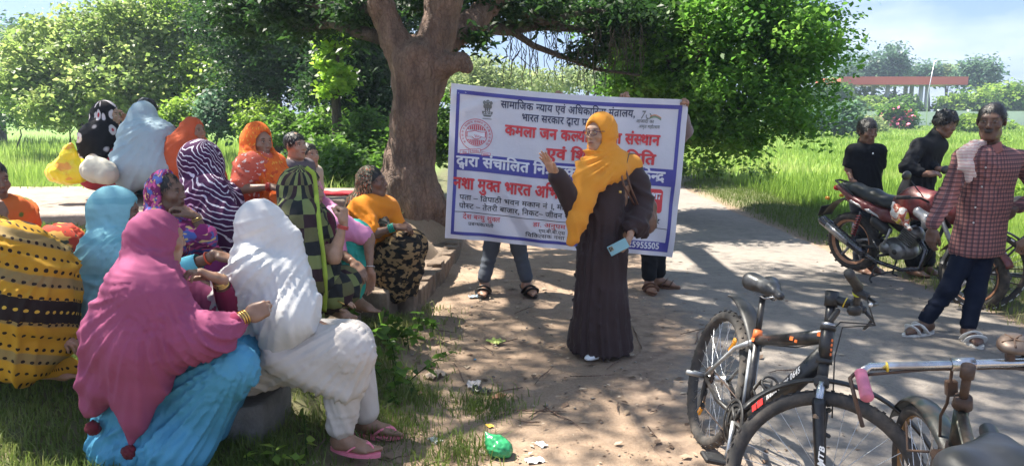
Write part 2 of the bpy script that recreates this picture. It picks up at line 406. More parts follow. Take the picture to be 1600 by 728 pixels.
def hand_tpl(pose='relax', h=.0048, thumb=None):
    """wrist at origin, fingers +Y, palm faces -Z, thumb on +X"""
    key = (pose, h)
    if key in _cache: return _cache[key]
    curl = {'relax': (.28,.42,.3), 'open': (.04,.08,.05), 'fist': (1.25,1.55,1.0), 'grip': (.85,1.05,.7), 'cup': (.5,.65,.5), 'hold': (.55,.8,.5)}[pose]
    s = Sdf()
    s.cone((0,-.02,0), (0,.012,0), .026, .024, .02)
    s.box((0,.05,0), (.037,.042,.0135), .012, k=.02)
    s.ell((.026,.032,-.006), (.018,.03,.014), k=.018)
    s.ell((-.026,.035,-.004), (.014,.03,.013), k=.015)
    lens = [(.026,.043,.026,.020,.0088), (.009,.046,.029,.021,.0092), (-.009,.043,.027,.020,.0088), (-.026,.033,.021,.018,.0078)]
    for i, (x, l1, l2, l3, r) in enumerate(lens):
        spread = {'open': .10, 'relax': .03}.get(pose, 0)*(1.5-i)
        p = A3(x, .088-(.006 if i in (0,2) else 0)-(.014 if i == 3 else 0), 0); a = 0
        pts = [p]
        for l, c in zip((l1,l2,l3), curl):
            a += c*(1+.08*i); p = p+l*A3(math.sin(spread)*math.cos(a), math.cos(a)*math.cos(spread), -math.sin(a)); pts.append(p)
        s.path([A3(x*.9,.07,0)]+pts, [r*1.05, r, r*.93, r*.85, r*.72], .006)
    tc = {'open': (.75,.05), 'relax': (.55,.3), 'fist': (.25,.9), 'grip': (.35,.8), 'cup': (.4,.5), 'hold': (.45,.55)}[pose]
    p = A3(.024,.022,-.006); a = tc[0]; z = -.25-tc[1]*.4; pts = [p]
    for l in (.042, .032, .026):
        d = nrm(A3(math.sin(a)*.9, math.cos(a), z)); p = p+d*l; pts.append(p); a -= tc[1]*.7; z -= tc[1]*.35
    s.path(pts, [.0135,.0115,.0102,.0085], .010)
    lo, hi = bounds(s, .012)
    V, F = mesh_sdf(s, h, lo, hi); T = np.ones((len(V),3))
    pal = sstep(.2, .8, -vnormals(V, F)[:,2])[:,None]; T = T*(1-pal)+np.array([1.45,1.35,1.3])*pal
    _cache[key] = (V, F, T); return _cache[key]
def foot_tpl(h=.0085):
    """ankle at origin, toes +Y, sole at z=-.075"""
    if 'foot' in _cache: return _cache['foot']
    s = Sdf()
    s.cone((0,0,.06), (0,-.01,-.02), .036, .036, .03).ell((0,-.025,-.045), (.032,.04,.032), k=.03)
    s.cone((0,.02,-.03), (.004,.10,-.052), .036, .028, .04).ell((.002,.115,-.056), (.043,.04,.018), k=.03)
    s.cone((-.02,-.02,-.062), (-.02,.11,-.063), .014, .014, .03)
    for i, x in enumerate((.027, .009, -.006, -.020, -.033)):
        l = (.052,.046,.038,.030,.024)[i]; r = (.0125,.0092,.0085,.008,.0075)[i]
        s.cone((x,.138-i*.006,-.062), (x*1.05,.138-i*.006+l,-.066), r*1.05, r, .007)
    V, F = mesh_sdf(s, h, *bounds(s, .012)); T = np.ones((len(V),3))
    m = sstep(.5,.9,-vnormals(V,F)[:,2])[:,None]; T = T*(1-m)+np.array([1.5,1.35,1.25])*m
    _cache['foot'] = (V, F, T); return _cache['foot']
def place(tpl, R, c, sc=1.0, mirror=False):
    V, F, T = tpl; V = V*sc
    if mirror: V = V*np.array([-1,1,1]); F = F[:,::-1]
    return V@R.T+c, F, T
def joinparts(parts):
    Vs, Fs, Ts = [], [], []; n = 0
    for V, F, T in parts: Vs.append(V); Fs.append(F+n); Ts.append(T); n += len(V)
    return np.concatenate(Vs), np.concatenate(Fs), np.concatenate(Ts)
def uvcyl(V, c=None, r=.2, rot=0.0):
    c = V.mean(0) if c is None else c; a = np.arctan2(V[:,0]-c[0], -(V[:,1]-c[1]))
    u = a*r; v = V[:,2]-c[2]; ca, sa = math.cos(rot), math.sin(rot); return np.stack([u*ca-v*sa, u*sa+v*ca], 1)
def folds(V, F, spec):
    """spec: list of (center, radius, direction across the folds, wavelength, amplitude, warp)"""
    N = vnormals(V, F); d = np.zeros(len(V))
    for (c, rad, ax, wl_, amp, warp) in spec:
        q = V-np.asarray(c, float); m = 1-sstep(.45, 1.0, np.linalg.norm(q, axis=1)/rad) if rad else np.ones(len(V))
        ax = np.asarray(ax, float)
        if ax.shape == (3,): ph = q@nrm(ax)/wl_
        else:   # fan: pivot point, plane normal, folds per radian
            r = V-ax[0]; n_ = nrm(ax[1]); u = nrm(np.cross(n_, (0,0,1) if abs(n_[2]) < .9 else (1,0,0))); w_ = np.cross(n_, u)
            ph = np.arctan2(r@w_, r@u)/wl_; m = m*sstep(.02, .2, np.linalg.norm(r, axis=1))
        ph = ph+fbm(V, 2.4, 2, 3.1)*warp*.9
        amp2 = amp*(.35+1.3*vnoise(V, 4, 5.0)); r1 = 1-np.abs(np.sin(ph*math.pi)); r2 = 1-np.abs(np.sin(ph*math.pi*1.62+1.3))
        d += m*amp2*(1.45*r1**2.6+.8*r2**2.2-.62)
    return V+N*d[:,None]
class Person:
    """joints given as world points; base empty at the ground/seat under the pelvis"""
    def __init__(s, label, tone, J, hdir, base, group=None, up=(0,0,1), female=True, fat=1.0, hs=1.0):
        s.J = {k: A3(*v) for k, v in J.items()}; s.tone = tone; s.hdir = nrm(hdir); s.up = nrm(up); s.fat = fat; s.hs = hs
        s.root = empty('person', base, label, 'person', group); s.base = A3(*base); s.parts = []; s.female = female
        s.HR = frame(s.hdir, s.up)
        bpy_inv = -s.base; s.off = bpy_inv
    def add(s, name, V, F, mat, uv=None, tint=None, label=None, sub=None):
        o = link(name, mesh_np(name, V+s.off, F, mat, uv=uv, attrs=None if tint is None else {'tint': tint}), sub or s.root)
        if label: o['label'] = label
        return o
    def mb(s, name, mb, mats, sub=None, label=None):
        M = np.eye(4); M[:3,3] = s.off; o = mb.build(name, mats, sub or s.root, M)
        if label: o['label'] = label
        return o
    def torso_sdf(s, g=0.0, legs=True, arms=('L','R'), k=.06):
        J = s.J; f = s.fat; S = Sdf()
        ch = (J['shL']+J['shR'])/2; S.cone(J['shL'], J['shR'], .052*f+g, .052*f+g, k)
        mid = (ch+J['pelvis'])/2
        n = nrm(J['shR']-J['shL'])
        for sg in (-1,1): S.cone(ch+n*.055*sg+A3(0,0,-.03), J['pelvis']+n*.06*sg, .085*f+g, .10*f+g, k)
        S.cone(ch, J['head']+s.HR@A3(0,-.03,-.1)*s.hs, .06+g, .05+g, .04)
        for a in arms:
            if 'el'+a in J: S.path([J['sh'+a], J['el'+a], J['wr'+a]], [.05*f+g, .040*f+g, .026+g], .03)
        if legs:
            for a in 'LR':
                if 'kn'+a in J:
                    hp = J['pelvis']+n*(.085 if a == 'R' else -.085)
                    S.path([hp, J['kn'+a], J['an'+a]], [.086*f+g, .055*f+g, .035+g], .04)
        return S
    def body(s, hands={}, feet={}, h=.011, fine=None, legs=True):
        Dd = s.J['head'][1]; h = .019 if Dd < 4 else (.025 if Dd < 5.6 else .031); fine = .0045 if (s.J['head'][0] > -.2 and Dd < 5.5) else (.0060 if Dd < 5.9 else .0075); hh = .0052 if Dd < 5 else .0072
        J = s.J; V, F = mesh_sdf(s.torso_sdf(legs=legs), h); parts = [(V, F, np.ones((len(V),3)))]
        hv, hf, ht = head_tpl(fine, s.female)
        if getattr(s, 'beard', False):
            x, y, z = hv.T; m = sstep(-.030, -.048, z-.02*sstep(.05, .0, y))*sstep(-.02, .03, y)*(1-sstep(.55, 1.0, np.sqrt((x/.030)**2+((z+.059)/.013)**2)))*sstep(-.135, -.115, z); m = np.maximum(m, sstep(.030,.022,np.abs(x))*sstep(.008,.004,np.abs(z+.044))*sstep(.07,.08,y))
            ht = ht*(1-m[:,None])+np.array([.13,.16,.2])*m[:,None]
        parts.append(place((hv, hf, ht), s.HR, J['head'], s.hs))
        for a, (pose, d, palm) in hands.items():
            # palm: direction the palm faces
            y = nrm(d); z = -nrm(A3(*palm)-y*A3(*palm).dot(y)); x = np.cross(y, z); R = np.stack([x,y,z],1)
            parts.append(place(hand_tpl(pose, hh), R, J['wr'+a]+y*.004, .93 if s.female else 1.0, mirror=(a == 'R')))
            if a == 'R': pass
            s.J['hd'+a] = J['wr'+a]+y*.08; s.J['R'+a] = R
        for a, (d, up) in feet.items():
            parts.append(place(foot_tpl(), frame(d, up), J['an'+a], .95 if s.female else 1.05, mirror=(a == 'R')))
        V, F, T = joinparts(parts)
        return s.add('body', V, F, mat_skin('skin_'+s.tone, s.tone) if 'skin_'+s.tone not in bpy.data.materials else bpy.data.materials['skin_'+s.tone], tint=T)
    def garment(s, name, S, mat, h=.012, fold=(), inner=None, excess=0, iters=50, uvr=.2, uvrot=0.0, label=None, pin=None, seed=0.0, depth=.022, uvc=None, g=.0006, lapl=0, sub=None, dirs=None):
        h = h*(1.1 if s.J['head'][1] < 4 else (1.25 if s.J['head'][1] < 5.6 else 1.38)) if h > .009 else h*1.15; V, F = mesh_sdf(S, h); s.lastS = S
        uv = uvcyl(V, uvc, uvr, uvrot); excess = 0
        if name in ('shawl', 'veil', 'headscarf', 'sari_veil'):
            H = s.J['head']; R = s.HR; ch = (s.J['shL']+s.J['shR'])/2
            fold = [(f[0], f[1], f[2], f[3]*1.25, f[4]*1.05, f[5]) for f in fold]+[(H+R@A3(0,-.03,.0), .17, R@A3(.0,.62,.8), .06, .0045, 2.2), (H*.45+ch*.55, .17, R@A3(.1,-.25,1), .085, .007, 2)]; lapl = max(lapl, 1)
        if fold: V = folds(V, F, fold)
        if excess:
            if inner is not None: inn = inner
            else:
                hd = Sdf().ell(s.J['head']+s.HR@A3(0,-.018,.03)*s.hs, A3(.085,.106,.102)*s.hs, s.HR, .01)
                inn = lambda p: np.minimum(S(p)+depth, hd(p))
            V = drape(V, F, inn, excess, iters, seed=seed, g=g, dirs=dirs)
        if lapl or fold: V = lap(V, edges_of(F), .5, max(lapl, 1)); V = lap(V, edges_of(F), -.35, 1) if not lapl else V
        return s.add(name, V, F, mat, uv=uv, label=label, sub=sub)
    def snap(s, px, py, D0, off=.004):
        q = W(px, py, D0); o = A3(0, 0, CAM_H); d = nrm(q-o); t = np.linalg.norm(q-o)-.35
        for _ in range(60):
            dd = s.lastS((o+d*t)[None])[0]
            if dd < .004: break
            t += max(dd*.8, .003)
        return o+d*(t-off)
    def face_open(s, S, r=(.062,.10,.085), c=(0,.085,-.022), k=.015, yaw=0.0):
        return S.ell(s.J['head']+s.HR@A3(*c)*s.hs, A3(*r)*s.hs, s.HR@rotm((0,0,1), yaw), k, 's')
    def veil(s, g=0.0, arms='LR', k=.06, back=.0, low=.16, armr=.06):
        J = s.J; H = J['head']; R = s.HR; S = Sdf(); ch = (J['shL']+J['shR'])/2
        S.ell(H+R@A3(0,-.016-back,.024)*s.hs, A3(.086+g,.107+g+back,.112+g)*s.hs, R, .03)
        S.cone(H+R@A3(0,-.03-back,-.02), H*.35+ch*.65+R@A3(0,-.02,.02), .078+g, .095+g, k)
        S.path([J['shL'], ch+A3(0,0,.015), J['shR']], [.072+g,.10+g,.072+g], k)
        S.cone(H+R@A3(0,-.045,-.03), ch+R@A3(0,-.05,.0), .080+g, .115+g, k)
        n = nrm(J['shR']-J['shL'])
        for sg in (-1,1): S.cone(ch+n*.05*sg, ch*(1-low/.45)+J['pelvis']*(low/.45)+n*.06*sg, .10+g, .125+g, k)
        for a in arms:
            if 'el'+a in J: S.cone(J['sh'+a], J['el'+a], armr+.008+g, armr+g, k)
        return S
    def lower(s, g=.02, knee=.09, ank=.06, pr=.15, k=.06):
        J = s.J; S = Sdf(); n = nrm(J['shR']-J['shL'])
        S.ell(J['pelvis']+A3(0,0,-.01), (pr+g, pr+g, .12+g), None, k)
        for a, sg in (('R',1),('L',-1)):
            if 'kn'+a in J: S.path([J['pelvis']+n*.08*sg, J['kn'+a], J['an'+a]+A3(0,0,.03)], [.10+g, knee+g, ank+g], k)
        return S
    def hairmesh(s, mat, c=(0,-.024,.036), r=(.080,.097,.088), cut=(0,.12,-.02), cutr=(.075,.085,.075), nz=.010, neck=.0, low=-.055, name='hair', label=None):
        S = Sdf().ell(s.J['head']+s.HR@A3(*c)*s.hs, A3(*r)*s.hs, s.HR)
        S.ell(s.J['head']+s.HR@A3(*cut)*s.hs, A3(*cutr)*s.hs, s.HR, .01, 's')
        S.half(s.J['head']+s.HR@A3(0,0,low)*s.hs, s.HR@A3(0,.45,-1), .02)
        V, F = mesh_sdf(S, .009); N = vnormals(V, F)
        V = V+N*(fbm(V@s.HR*np.array([1,.5,.5]), 45, 3, 2.0)*nz)[:,None]
        o = s.add(name, V, F, mat, label=label)
        r = np.random.default_rng(len(V)); N = vnormals(V, F); k = r.integers(0, len(V), 1500); p = V[k]+N[k]*.001; L = (.012+.014*r.random(len(k)))[:,None]
        d = N[k]*.28+r.normal(0, .22, (len(k),3))+s.HR@A3(0,.25,-.75); d /= np.linalg.norm(d, axis=1)[:,None]; w = np.cross(d, N[k]+.01); w /= np.linalg.norm(w, axis=1)[:,None]+1e-9
        T = np.stack([p-w*.0022, p+w*.0022, p+d*L], 1).reshape(-1, 3); tag(s.add('hair_strands', T, np.arange(len(T)).reshape(-1, 3), mat, sub=None), kind='stuff'); return o
def bangle(P, a, t, mat, r=.031, w=.004, n=1, name='bangle', tilt=(0,0,0)):
    J = P.J; p = J['wr'+a]; d = nrm(J['el'+a]-p)
    for i in range(n):
        mb = MB(); c = p+d*(t+i*.011); R = frame(d, (0,.3,1)); th = np.arange(20)*2*math.pi/20
        mb.tube(c+np.cos(th)[:,None]*R[:,0]*r+np.sin(th)[:,None]*R[:,2]*r, w, 6, closed=True); P.mb(name, mb, mat)
def sandal(P, a, d, up, sole, strap, sc=1.0, kind='thong', z=-.075):
    """a sole under the foot and straps over it"""
    R = frame(d, up); c = P.J['an'+a]; mir = -1 if a == 'R' else 1
    def T(p): p = np.array(p, float)*sc; p[...,0] *= mir; return p@R.T+c
    mb = MB(); n = 26; th = np.arange(n)*2*math.pi/n
    y = .065+np.cos(th)*.132; x = np.sin(th)*(.043+.006*np.cos(th)-.006*np.cos(2*th))*-1+.002
    top = np.stack([x, y, np.full(n, z)], 1); bot = top+[0,0,-.018]
    V = np.concatenate([T(top), T(bot)]); F = [tuple(range(n)), tuple(range(2*n-1, n-1, -1))]+[(i, n+i, n+(i+1)%n, (i+1)%n) for i in range(n)]
    mb.add(V, F, 0, False); so = P.mb('sandal', mb, [sole])
    mb = MB()
    def band(pts, w, th_=.004):
        pts = np.array(pts, float); k = len(pts); L = []
        tt = np.linspace(0, k-1, 4*(k-1)+1); ii = np.minimum(tt.astype(int), k-2); fr = (tt-ii)[:,None]
        # catmull
        def g(i): return pts[np.clip(i, 0, k-1)]
        p0, p1, p2, p3 = g(ii-1), g(ii), g(ii+1), g(ii+2)
        q = .5*((2*p1)+(-p0+p2)*fr+(2*p0-5*p1+4*p2-p3)*fr**2+(-p0+3*p1-3*p2+p3)*fr**3)
        mb.tube(T(q), w*sc, 8, flat=th_/w, up=R[:,2])
    if kind == 'thong':
        band([(.009,.165,z+.002), (.006,.15,z+.03), (.0,.125,z+.042), (-.035,.08,z+.03), (-.041,.04,z)], .007, .0035)
        band([(.009,.165,z+.002), (.006,.15,z+.03), (.02,.12,z+.042), (.040,.08,z+.03), (.042,.04,z)], .007, .0035)
    else:
        band([(-.046,.10,z), (-.042,.12,z+.032), (0,.125,z+.043), (.044,.12,z+.032), (.048,.10,z)], .022, .006)
        band([(-.044,.03,z), (-.042,.06,z+.036), (0,.075,z+.058), (.042,.06,z+.036), (.046,.03,z)], .022, .006)
        if kind == 'back': band([(-.038,.02,z+.01), (-.036,-.04,z+.045), (0,-.072,z+.05), (.036,-.04,z+.045), (.038,.02,z+.01)], .008, .004)
        if kind == 'cross': band([(-.044,.12,z), (-.02,.12,z+.038), (.02,.07,z+.052), (.044,.03,z)], .018, .006)
    P.mb('strap', mb, [strap], so)
# ---- fabrics
def cloth(name, c, pat=None, weave=600, wr=.35, rough=.85, sheen=.0, wrink=26, trans=0.0, **kw):
    t = NT(name); u = t.uv(); o = t.obj()
    n = t.noise(7, 3, o); base = t.mix(n, tuple(x*.85 for x in c), tuple(min(1, x*1.12) for x in c))
    if pat: base = pat(t, u, o, base)
    st = t.noise(wrink, 4, t.map(o, (1, 1, .45)), .55); fine = t.noise(weave, 2, o)
    h = t.math('ADD', t.math('MULTIPLY', st, 1.0), t.math('MULTIPLY', fine, .05))
    b = t.bsdf(base, rough, 0, h, wr*.45, .012, Sheen_Weight=min(sheen, .1), Sheen_Roughness=.5, Specular_IOR_Level=.18)
    if trans:
        tr = t.N('BsdfTranslucent', {'Color': base}); ms = t.N('MixShader', {0: trans}); t.t.links.new(b.outputs[0], ms.inputs[1]); t.t.links.new(tr.outputs[0], ms.inputs[2]); t.t.links.new(ms.outputs[0], t.out.inputs[0])
    return t.m
def p_stripe(c2, wl_, thin=.6, warp=.02, nsc=6, rot=0.0, axis=1):
    def f(t, u, o, base):
        uu = t.map(u, rot=(0,0,rot)); nzv = t.math('MULTIPLY', t.math('SUBTRACT', t.noise(nsc, 2, uu), .5), warp*2)
        y = t.N('SeparateXYZ', {0: uu}).outputs[axis]; s_ = t.math('SINE', t.math('MULTIPLY', t.math('ADD', y, nzv), 2*math.pi/wl_))
        return t.mix(t.ramp(s_, [(thin, 0.0), (min(1, thin+.12), 1.0)]), base, c2)
    return f
def p_check(c1, c2, c3, size, line=None, rot=0.0):
    def f(t, u, o, base):
        uu = t.map(u, rot=(0,0,rot)); warp = t.math('MULTIPLY', t.math('SUBTRACT', t.noise(8, 2, uu), .5), .02)
        v = t.N('VectorMath', {0: uu}, operation='ADD'); t.put(v.inputs[1], t.N('CombineXYZ', {0: warp, 1: warp}).outputs[0])
        ck = t.N('TexChecker', {'Scale': 1/size, 'Color1': c1, 'Color2': c2}); t.put(ck.inputs[0], v)
        ck2 = t.N('TexChecker', {'Scale': .5/size, 'Color1': (0,0,0), 'Color2': (1,1,1)}); t.put(ck2.inputs[0], v)
        return t.mix(t.math('MULTIPLY', ck2.outputs[1], .5), ck.outputs[0], c3)
    return f
def p_spots(c2, size, thr=.28, c3=None, rnd=0.0):
    def f(t, u, o, base):
        v = t.N('TexVoronoi', {'Scale': 1/size, 'Randomness': rnd}); t.put(v.inputs['Vector'], u)
        r = t.mix(t.ramp(v.outputs['Distance'], [(thr, 1.0), (thr+.06, 0.0)]), base, c2)
        if c3: r = t.mix(t.ramp(v.outputs['Distance'], [(thr*.45, 1.0), (thr*.6, 0.0)]), r, c3)
        return r
    return f
def p_blotch(c2, c3, scale=9, a=.55, b=.56, c4=None):
    def f(t, u, o, base):
        n1 = t.noise(scale, 2, u, .4); n2 = t.noise(scale*1.7, 2, t.map(u, loc=(3,7,0)), .4)
        r = t.mix(t.ramp(n1, [(a, 0.0), (a+.03, 1.0)]), base, c2); r = t.mix(t.ramp(n2, [(b, 0.0), (b+.03, 1.0)]), r, c3)
        if c4: r = t.mix(t.ramp(t.noise(scale*2.4, 1, t.map(u, loc=(9,1,0))), [(.6, 0.0), (.63, 1.0)]), r, c4)
        return r
    return f
def hair_mat():
    if 'hair' in bpy.data.materials: return bpy.data.materials['hair']
    t = NT('hair'); t.bsdf((.012,.010,.010), .42, 0, t.noise(260, 3, t.map(t.obj(), (1,1,.2))), .6, .004); return t.m
GOLD = mat_simple('gold_bangle', (.75,.50,.16), .3, 1.0)
BLACKCLOTH = cloth('black_cloth', (.014,.015,.018))
# ------------------------------------------------------------------ terrain
_tp = np.array([(-.55,2.2,0),(-.75,3.3,.02),(-1.1,3.0,.10),(-1.5,2.85,.15),(-2.2,2.2,.18),(-2.5,3.2,.26),(-3.4,2.6,.32),(-5,3,.45),(-1.4,2,.06),(-2.2,3.9,.28),(-1.45,3.9,.18),(-1.25,4.5,.16),(-.95,4.4,.05),
    (-1.0,5.2,.05),(-.75,5.7,.0),(-2.07,4.95,.34),(-1.9,5.45,.50),(-3,4.4,.42),(-3,5,.66),(-3.4,5.35,.78),(-5,5.3,.80),(-7,5.3,.8),(-5,4.2,.6),(-3,6,.78),(-5,6.5,.8),(-1.7,6.6,.66),(-1.35,6.2,.36),(-1.3,7.4,.45),(-1.18,8.5,.52),(-2.0,9,.5),
    (-2.5,7.5,.66),(-1.0,9.6,.34),(-.6,10.5,.1),(-4,8.6,.5),(-6,8.4,.45),(-5,10.5,.1),(-8,7,.6),(-9,10,.1),(-8,4,.7),(-2,11.5,.12),(0,9,0),(-.4,8,.02),(-.45,7,.0),(-.5,6.2,0),(0,5,0),(-.5,4.5,0),(0,3,0),(0,1.5,0),
    (-4,1.5,.3),(-8,1.5,.5),(-1.5,1.0,0)])
def hgt(x, y):
    x = np.asarray(x, float); y = np.asarray(y, float); sh = x.shape; p = np.stack([x.ravel(), y.ravel()], 1); z = np.zeros(len(p))
    for i in range(0, len(p), 20000):
        q = p[i:i+20000]; d2 = ((q[:,None]-_tp[None,:,:2])**2).sum(2)+.03; w = 1/d2**2.2; z[i:i+20000] = (w*_tp[None,:,2]).sum(1)/w.sum(1)
    X, Y = p.T; left = sstep(-.35, -.75, X)*sstep(14, 10.5, Y)
    vr = sstep(3.75, 4.35, X+.0*Y)*.10*sstep(4, 6.5, Y)*sstep(200, 60, Y)
    z = z*left+vr
    return z.reshape(sh)
def on(x, y, dz=0.0): return A3(x, y, float(hgt(np.array([x]), np.array([y]))[0])+dz)
# adaptive ground sheet: fine near, coarse to the horizon
def axis(lo, hi, mid0, mid1, fine, grow=1.22):
    a = list(np.arange(mid0, mid1+1e-6, fine)); s = fine
    while a[-1] < hi: s *= grow; a.append(a[-1]+s)
    s = fine
    while a[0] > lo: s *= grow; a.insert(0, a[0]-s)
    return np.array(a)
gx = axis(-2500, 2500, -6.0, 5.0, .055); gy = axis(-30, 3500, 1.8, 10.5, .055)
X, Y = np.meshgrid(gx, gy, indexing='ij'); Z = hgt(X, Y); P3 = np.stack([X, Y, Z], -1).reshape(-1, 3)
near = sstep(14, 8, np.abs(P3[:,1]-3))*sstep(9, 5, np.abs(P3[:,0]))
road_m = sstep(.55, 1.0, P3[:,0])
P3[:,2] += near*(fbm(P3, 3.1, 3)*.016*(1-road_m*.7)+fbm(P3, 13, 3, 4.0)*.010*(1-road_m*.9)+fbm(P3, 41, 2, 8.0)*.004*(1-road_m))
P3[:,2] -= np.where(road_m > 0, .006*road_m*near, 0)
print('GROUND', len(gx)*len(gy)); nx, ny = len(gx), len(gy); I = np.arange(nx*ny).reshape(nx, ny); F = np.stack([I[:-1,:-1], I[1:,:-1], I[1:,1:], I[:-1,1:]], -1).reshape(-1, 4)
def mat_ground():
    t = NT('dirt_and_turf'); o = t.obj(); n1 = t.noise(.9, 5, o, .6); n2 = t.noise(7, 6, o, .65); n3 = t.noise(55, 4, o, .7); n4 = t.noise(.28, 3, o)
    dirt = t.ramp(t.math('ADD', t.math('MULTIPLY', n1, .55), t.math('MULTIPLY', n2, .45)), [(.25, (.120,.076,.054)), (.5, (.228,.156,.103)), (.72, (.35,.255,.185))])
    dirt = t.mix(t.math('MULTIPLY', t.ramp(n3, [(.35, 0.0), (.75, 1.0)]), .45), dirt, (.40,.30,.22))
    gr = t.N('Attribute', attribute_name='turf').outputs['Fac']
    grass = t.mix(n2, (.045,.070,.018), (.13,.13,.055)); f = t.math('MULTIPLY', gr, t.ramp(t.math('ADD', n2, t.math('MULTIPLY', n3, .3)), [(.42, .35), (.7, 1.0)]), clamp=True)
    fd = t.N('Attribute', attribute_name='field').outputs['Fac']
    c = t.mix(f, dirt, grass); c = t.mix(fd, c, t.mix(t.noise(.05, 4, o), (.105,.20,.024), (.16,.26,.035)))
    h = t.math('ADD', t.math('MULTIPLY', n2, .6), t.math('MULTIPLY', n3, .4)); t.bsdf(c, .95, 0, h, .9, .02); return t.m
gx_, gy_ = P3[:,0], P3[:,1]
turf = np.clip(sstep(-.62, -1.0, gx_)*sstep(11, 9, gy_)+sstep(3.7, 4.1, gx_)*sstep(3.2, 6, gy_), 0, 1)
turf = np.maximum(turf, sstep(10.5, 13, gy_)*(1-sstep(-.4, .2, gx_)*(1-sstep(4, 4.5, gx_))))
turf *= 1-sstep(.5, .9, np.exp(-((gx_+1.1)**2/.5+(gy_-7.8)**2/3)))*.9
field = np.maximum(sstep(4.6, 5.2, gx_)*sstep(6.8, 8.2, gy_), sstep(11.5, 13, gy_)*sstep(-1.8, -2.6, gx_)); field = np.maximum(field, sstep(24, 30, gy_))
g = link('ground', mesh_np('ground', P3, F, mat_ground(), attrs={'turf': turf, 'field': field})); tag(g, kind='structure')
# ------------------------------------------------------------------ road
def mat_road():
    t = NT('worn_road'); o = t.obj(); n1 = t.noise(1.3, 6, o, .62); n2 = t.noise(9, 6, o, .65); n3 = t.noise(70, 4, o, .7)
    c = t.ramp(t.math('ADD', t.math('MULTIPLY', n1, .5), t.math('MULTIPLY', n2, .5)), [(.3, (.115,.102,.092)), (.5, (.205,.176,.150)), (.7, (.30,.256,.212))])
    c = t.mix(t.math('MULTIPLY', t.ramp(n3, [(.4, 0.0), (.7, 1.0)]), .4), c, (.33,.30,.27))
    st = t.noise(2.2, 4, t.map(o, (1, 2.4, 1), (0, 0, .4)), .6); c = t.mix(t.ramp(st, [(.60, 0.0), (.70, .55)]), c, (.065,.060,.056))
    e = t.N('Attribute', attribute_name='edge').outputs['Fac']
    f = t.ramp(t.math('ADD', t.math('ADD', e, t.math('MULTIPLY', t.math('SUBTRACT', n2, .5), 1.1)), t.math('MULTIPLY', t.math('SUBTRACT', t.noise(.8, 4, t.map(o, (1,.5,1)), .6), .5), 1.3)), [(.35, 0.0), (.75, 1.0)])
    dirt = t.ramp(n2, [(.3, (.15,.10,.07)), (.7, (.33,.24,.17))]); c = t.mix(f, c, dirt)
    t.bsdf(c, .92, 0, t.math('ADD', n2, t.math('MULTIPLY', n3, .5)), .7, .010); return t.m
ys = axis(-3, 60, 1.5, 11, .08); us = np.linspace(0, 1, 48)
lx = np.interp(ys, [-3, 1, 3.4, 4.9, 6.2, 8.4, 12, 20, 40, 60], [.5, .55, .62, .80, .82, 1.25, 1.9, 2.2, -2, -9]); rx = np.interp(ys, [-3, 5.8, 9, 15, 25, 40, 60], [4.0, 3.95, 3.75, 3.7, 4.2, .5, -6.5])
lx = lx+vnoise(np.stack([ys*0, ys, ys*0], 1), 1.6)*.30-.15; rx = rx+(vnoise(np.stack([ys*0+5, ys, ys*0], 1), 2.3)-.5)*.16
U, YY = np.meshgrid(us, ys, indexing='ij'); XX = lx[None]*(1-U)+rx[None]*U
V = np.stack([XX, YY, hgt(XX, YY)*.3+.006+.006*np.sin(U*math.pi)], -1).reshape(-1, 3); V[:,2] += fbm(V, 2.3, 3)*.006+fbm(V, 14, 2)*.0025
ed = np.clip(sstep(.28, 0, U)+sstep(.94, 1.0, U)*.8, 0, 1).ravel(); V[:,2] -= sstep(.85, 1.0, ed)*.004
a, b = len(us), len(ys); I = np.arange(a*b).reshape(a, b); F = np.stack([I[:-1,:-1], I[1:,:-1], I[1:,1:], I[:-1,1:]], -1).reshape(-1, 4)
tag(link('road', mesh_np('road', V, F, mat_road(), attrs={'edge': ed})), kind='structure')
# ------------------------------------------------------------------ slab, tree platform, seat walls
def rough_block(poly, z0, z1, sub=.10, amp=.012, seed=0.0, top=None):
    """a rough cast block: vertical prism over a polygon with uneven skin"""
    poly = np.array(poly, float); ring = []
    for i in range(len(poly)):
        a, b = poly[i], poly[(i+1)%len(poly)]; k = max(1, int(np.linalg.norm(b-a)/sub)); ring += [a+(b-a)*j/k for j in range(k)]
    ring = np.array(ring); n = len(ring); c = ring.mean(0); levels = [(z0, 1), ((z0+z1)/2, 1), (z1-.02, 1), (z1, .992)]; V = []
    for z, s in levels: V.append(np.concatenate([c+(ring-c)*s, np.full((n,1), z)], 1))
    F = [];
    for l in range(3):
        for i in range(n): F.append((l*n+i, l*n+(i+1)%n, (l+1)*n+(i+1)%n, (l+1)*n+i))
    prev = 3; 
    for s in (.9, .7, .45, .2): V.append(np.concatenate([c+(ring-c)*s, np.full((n,1), z1)], 1))
    for l in range(3, 7):
        for i in range(n): F.append((l*n+i, l*n+(i+1)%n, (l+1)*n+(i+1)%n, (l+1)*n+i))
    V.append(np.append(c, z1)[None]); m = 8*n
    for i in range(n): F.append((7*n+i, 7*n+(i+1)%n, m))
    V = np.concatenate(V)
    if top is not None:
        w = (V[:,2]-z0)/(z1-z0); V[:,2] = np.where(w > .5, top(V[:,0], V[:,1])-(z1-V[:,2]), V[:,2])
    q = V.copy(); V = V+np.stack([fbm(q, 5, 3, seed), fbm(q, 5, 3, seed+9), fbm(q, 4, 3, seed+17)], 1)*amp*1.3
    return V, F
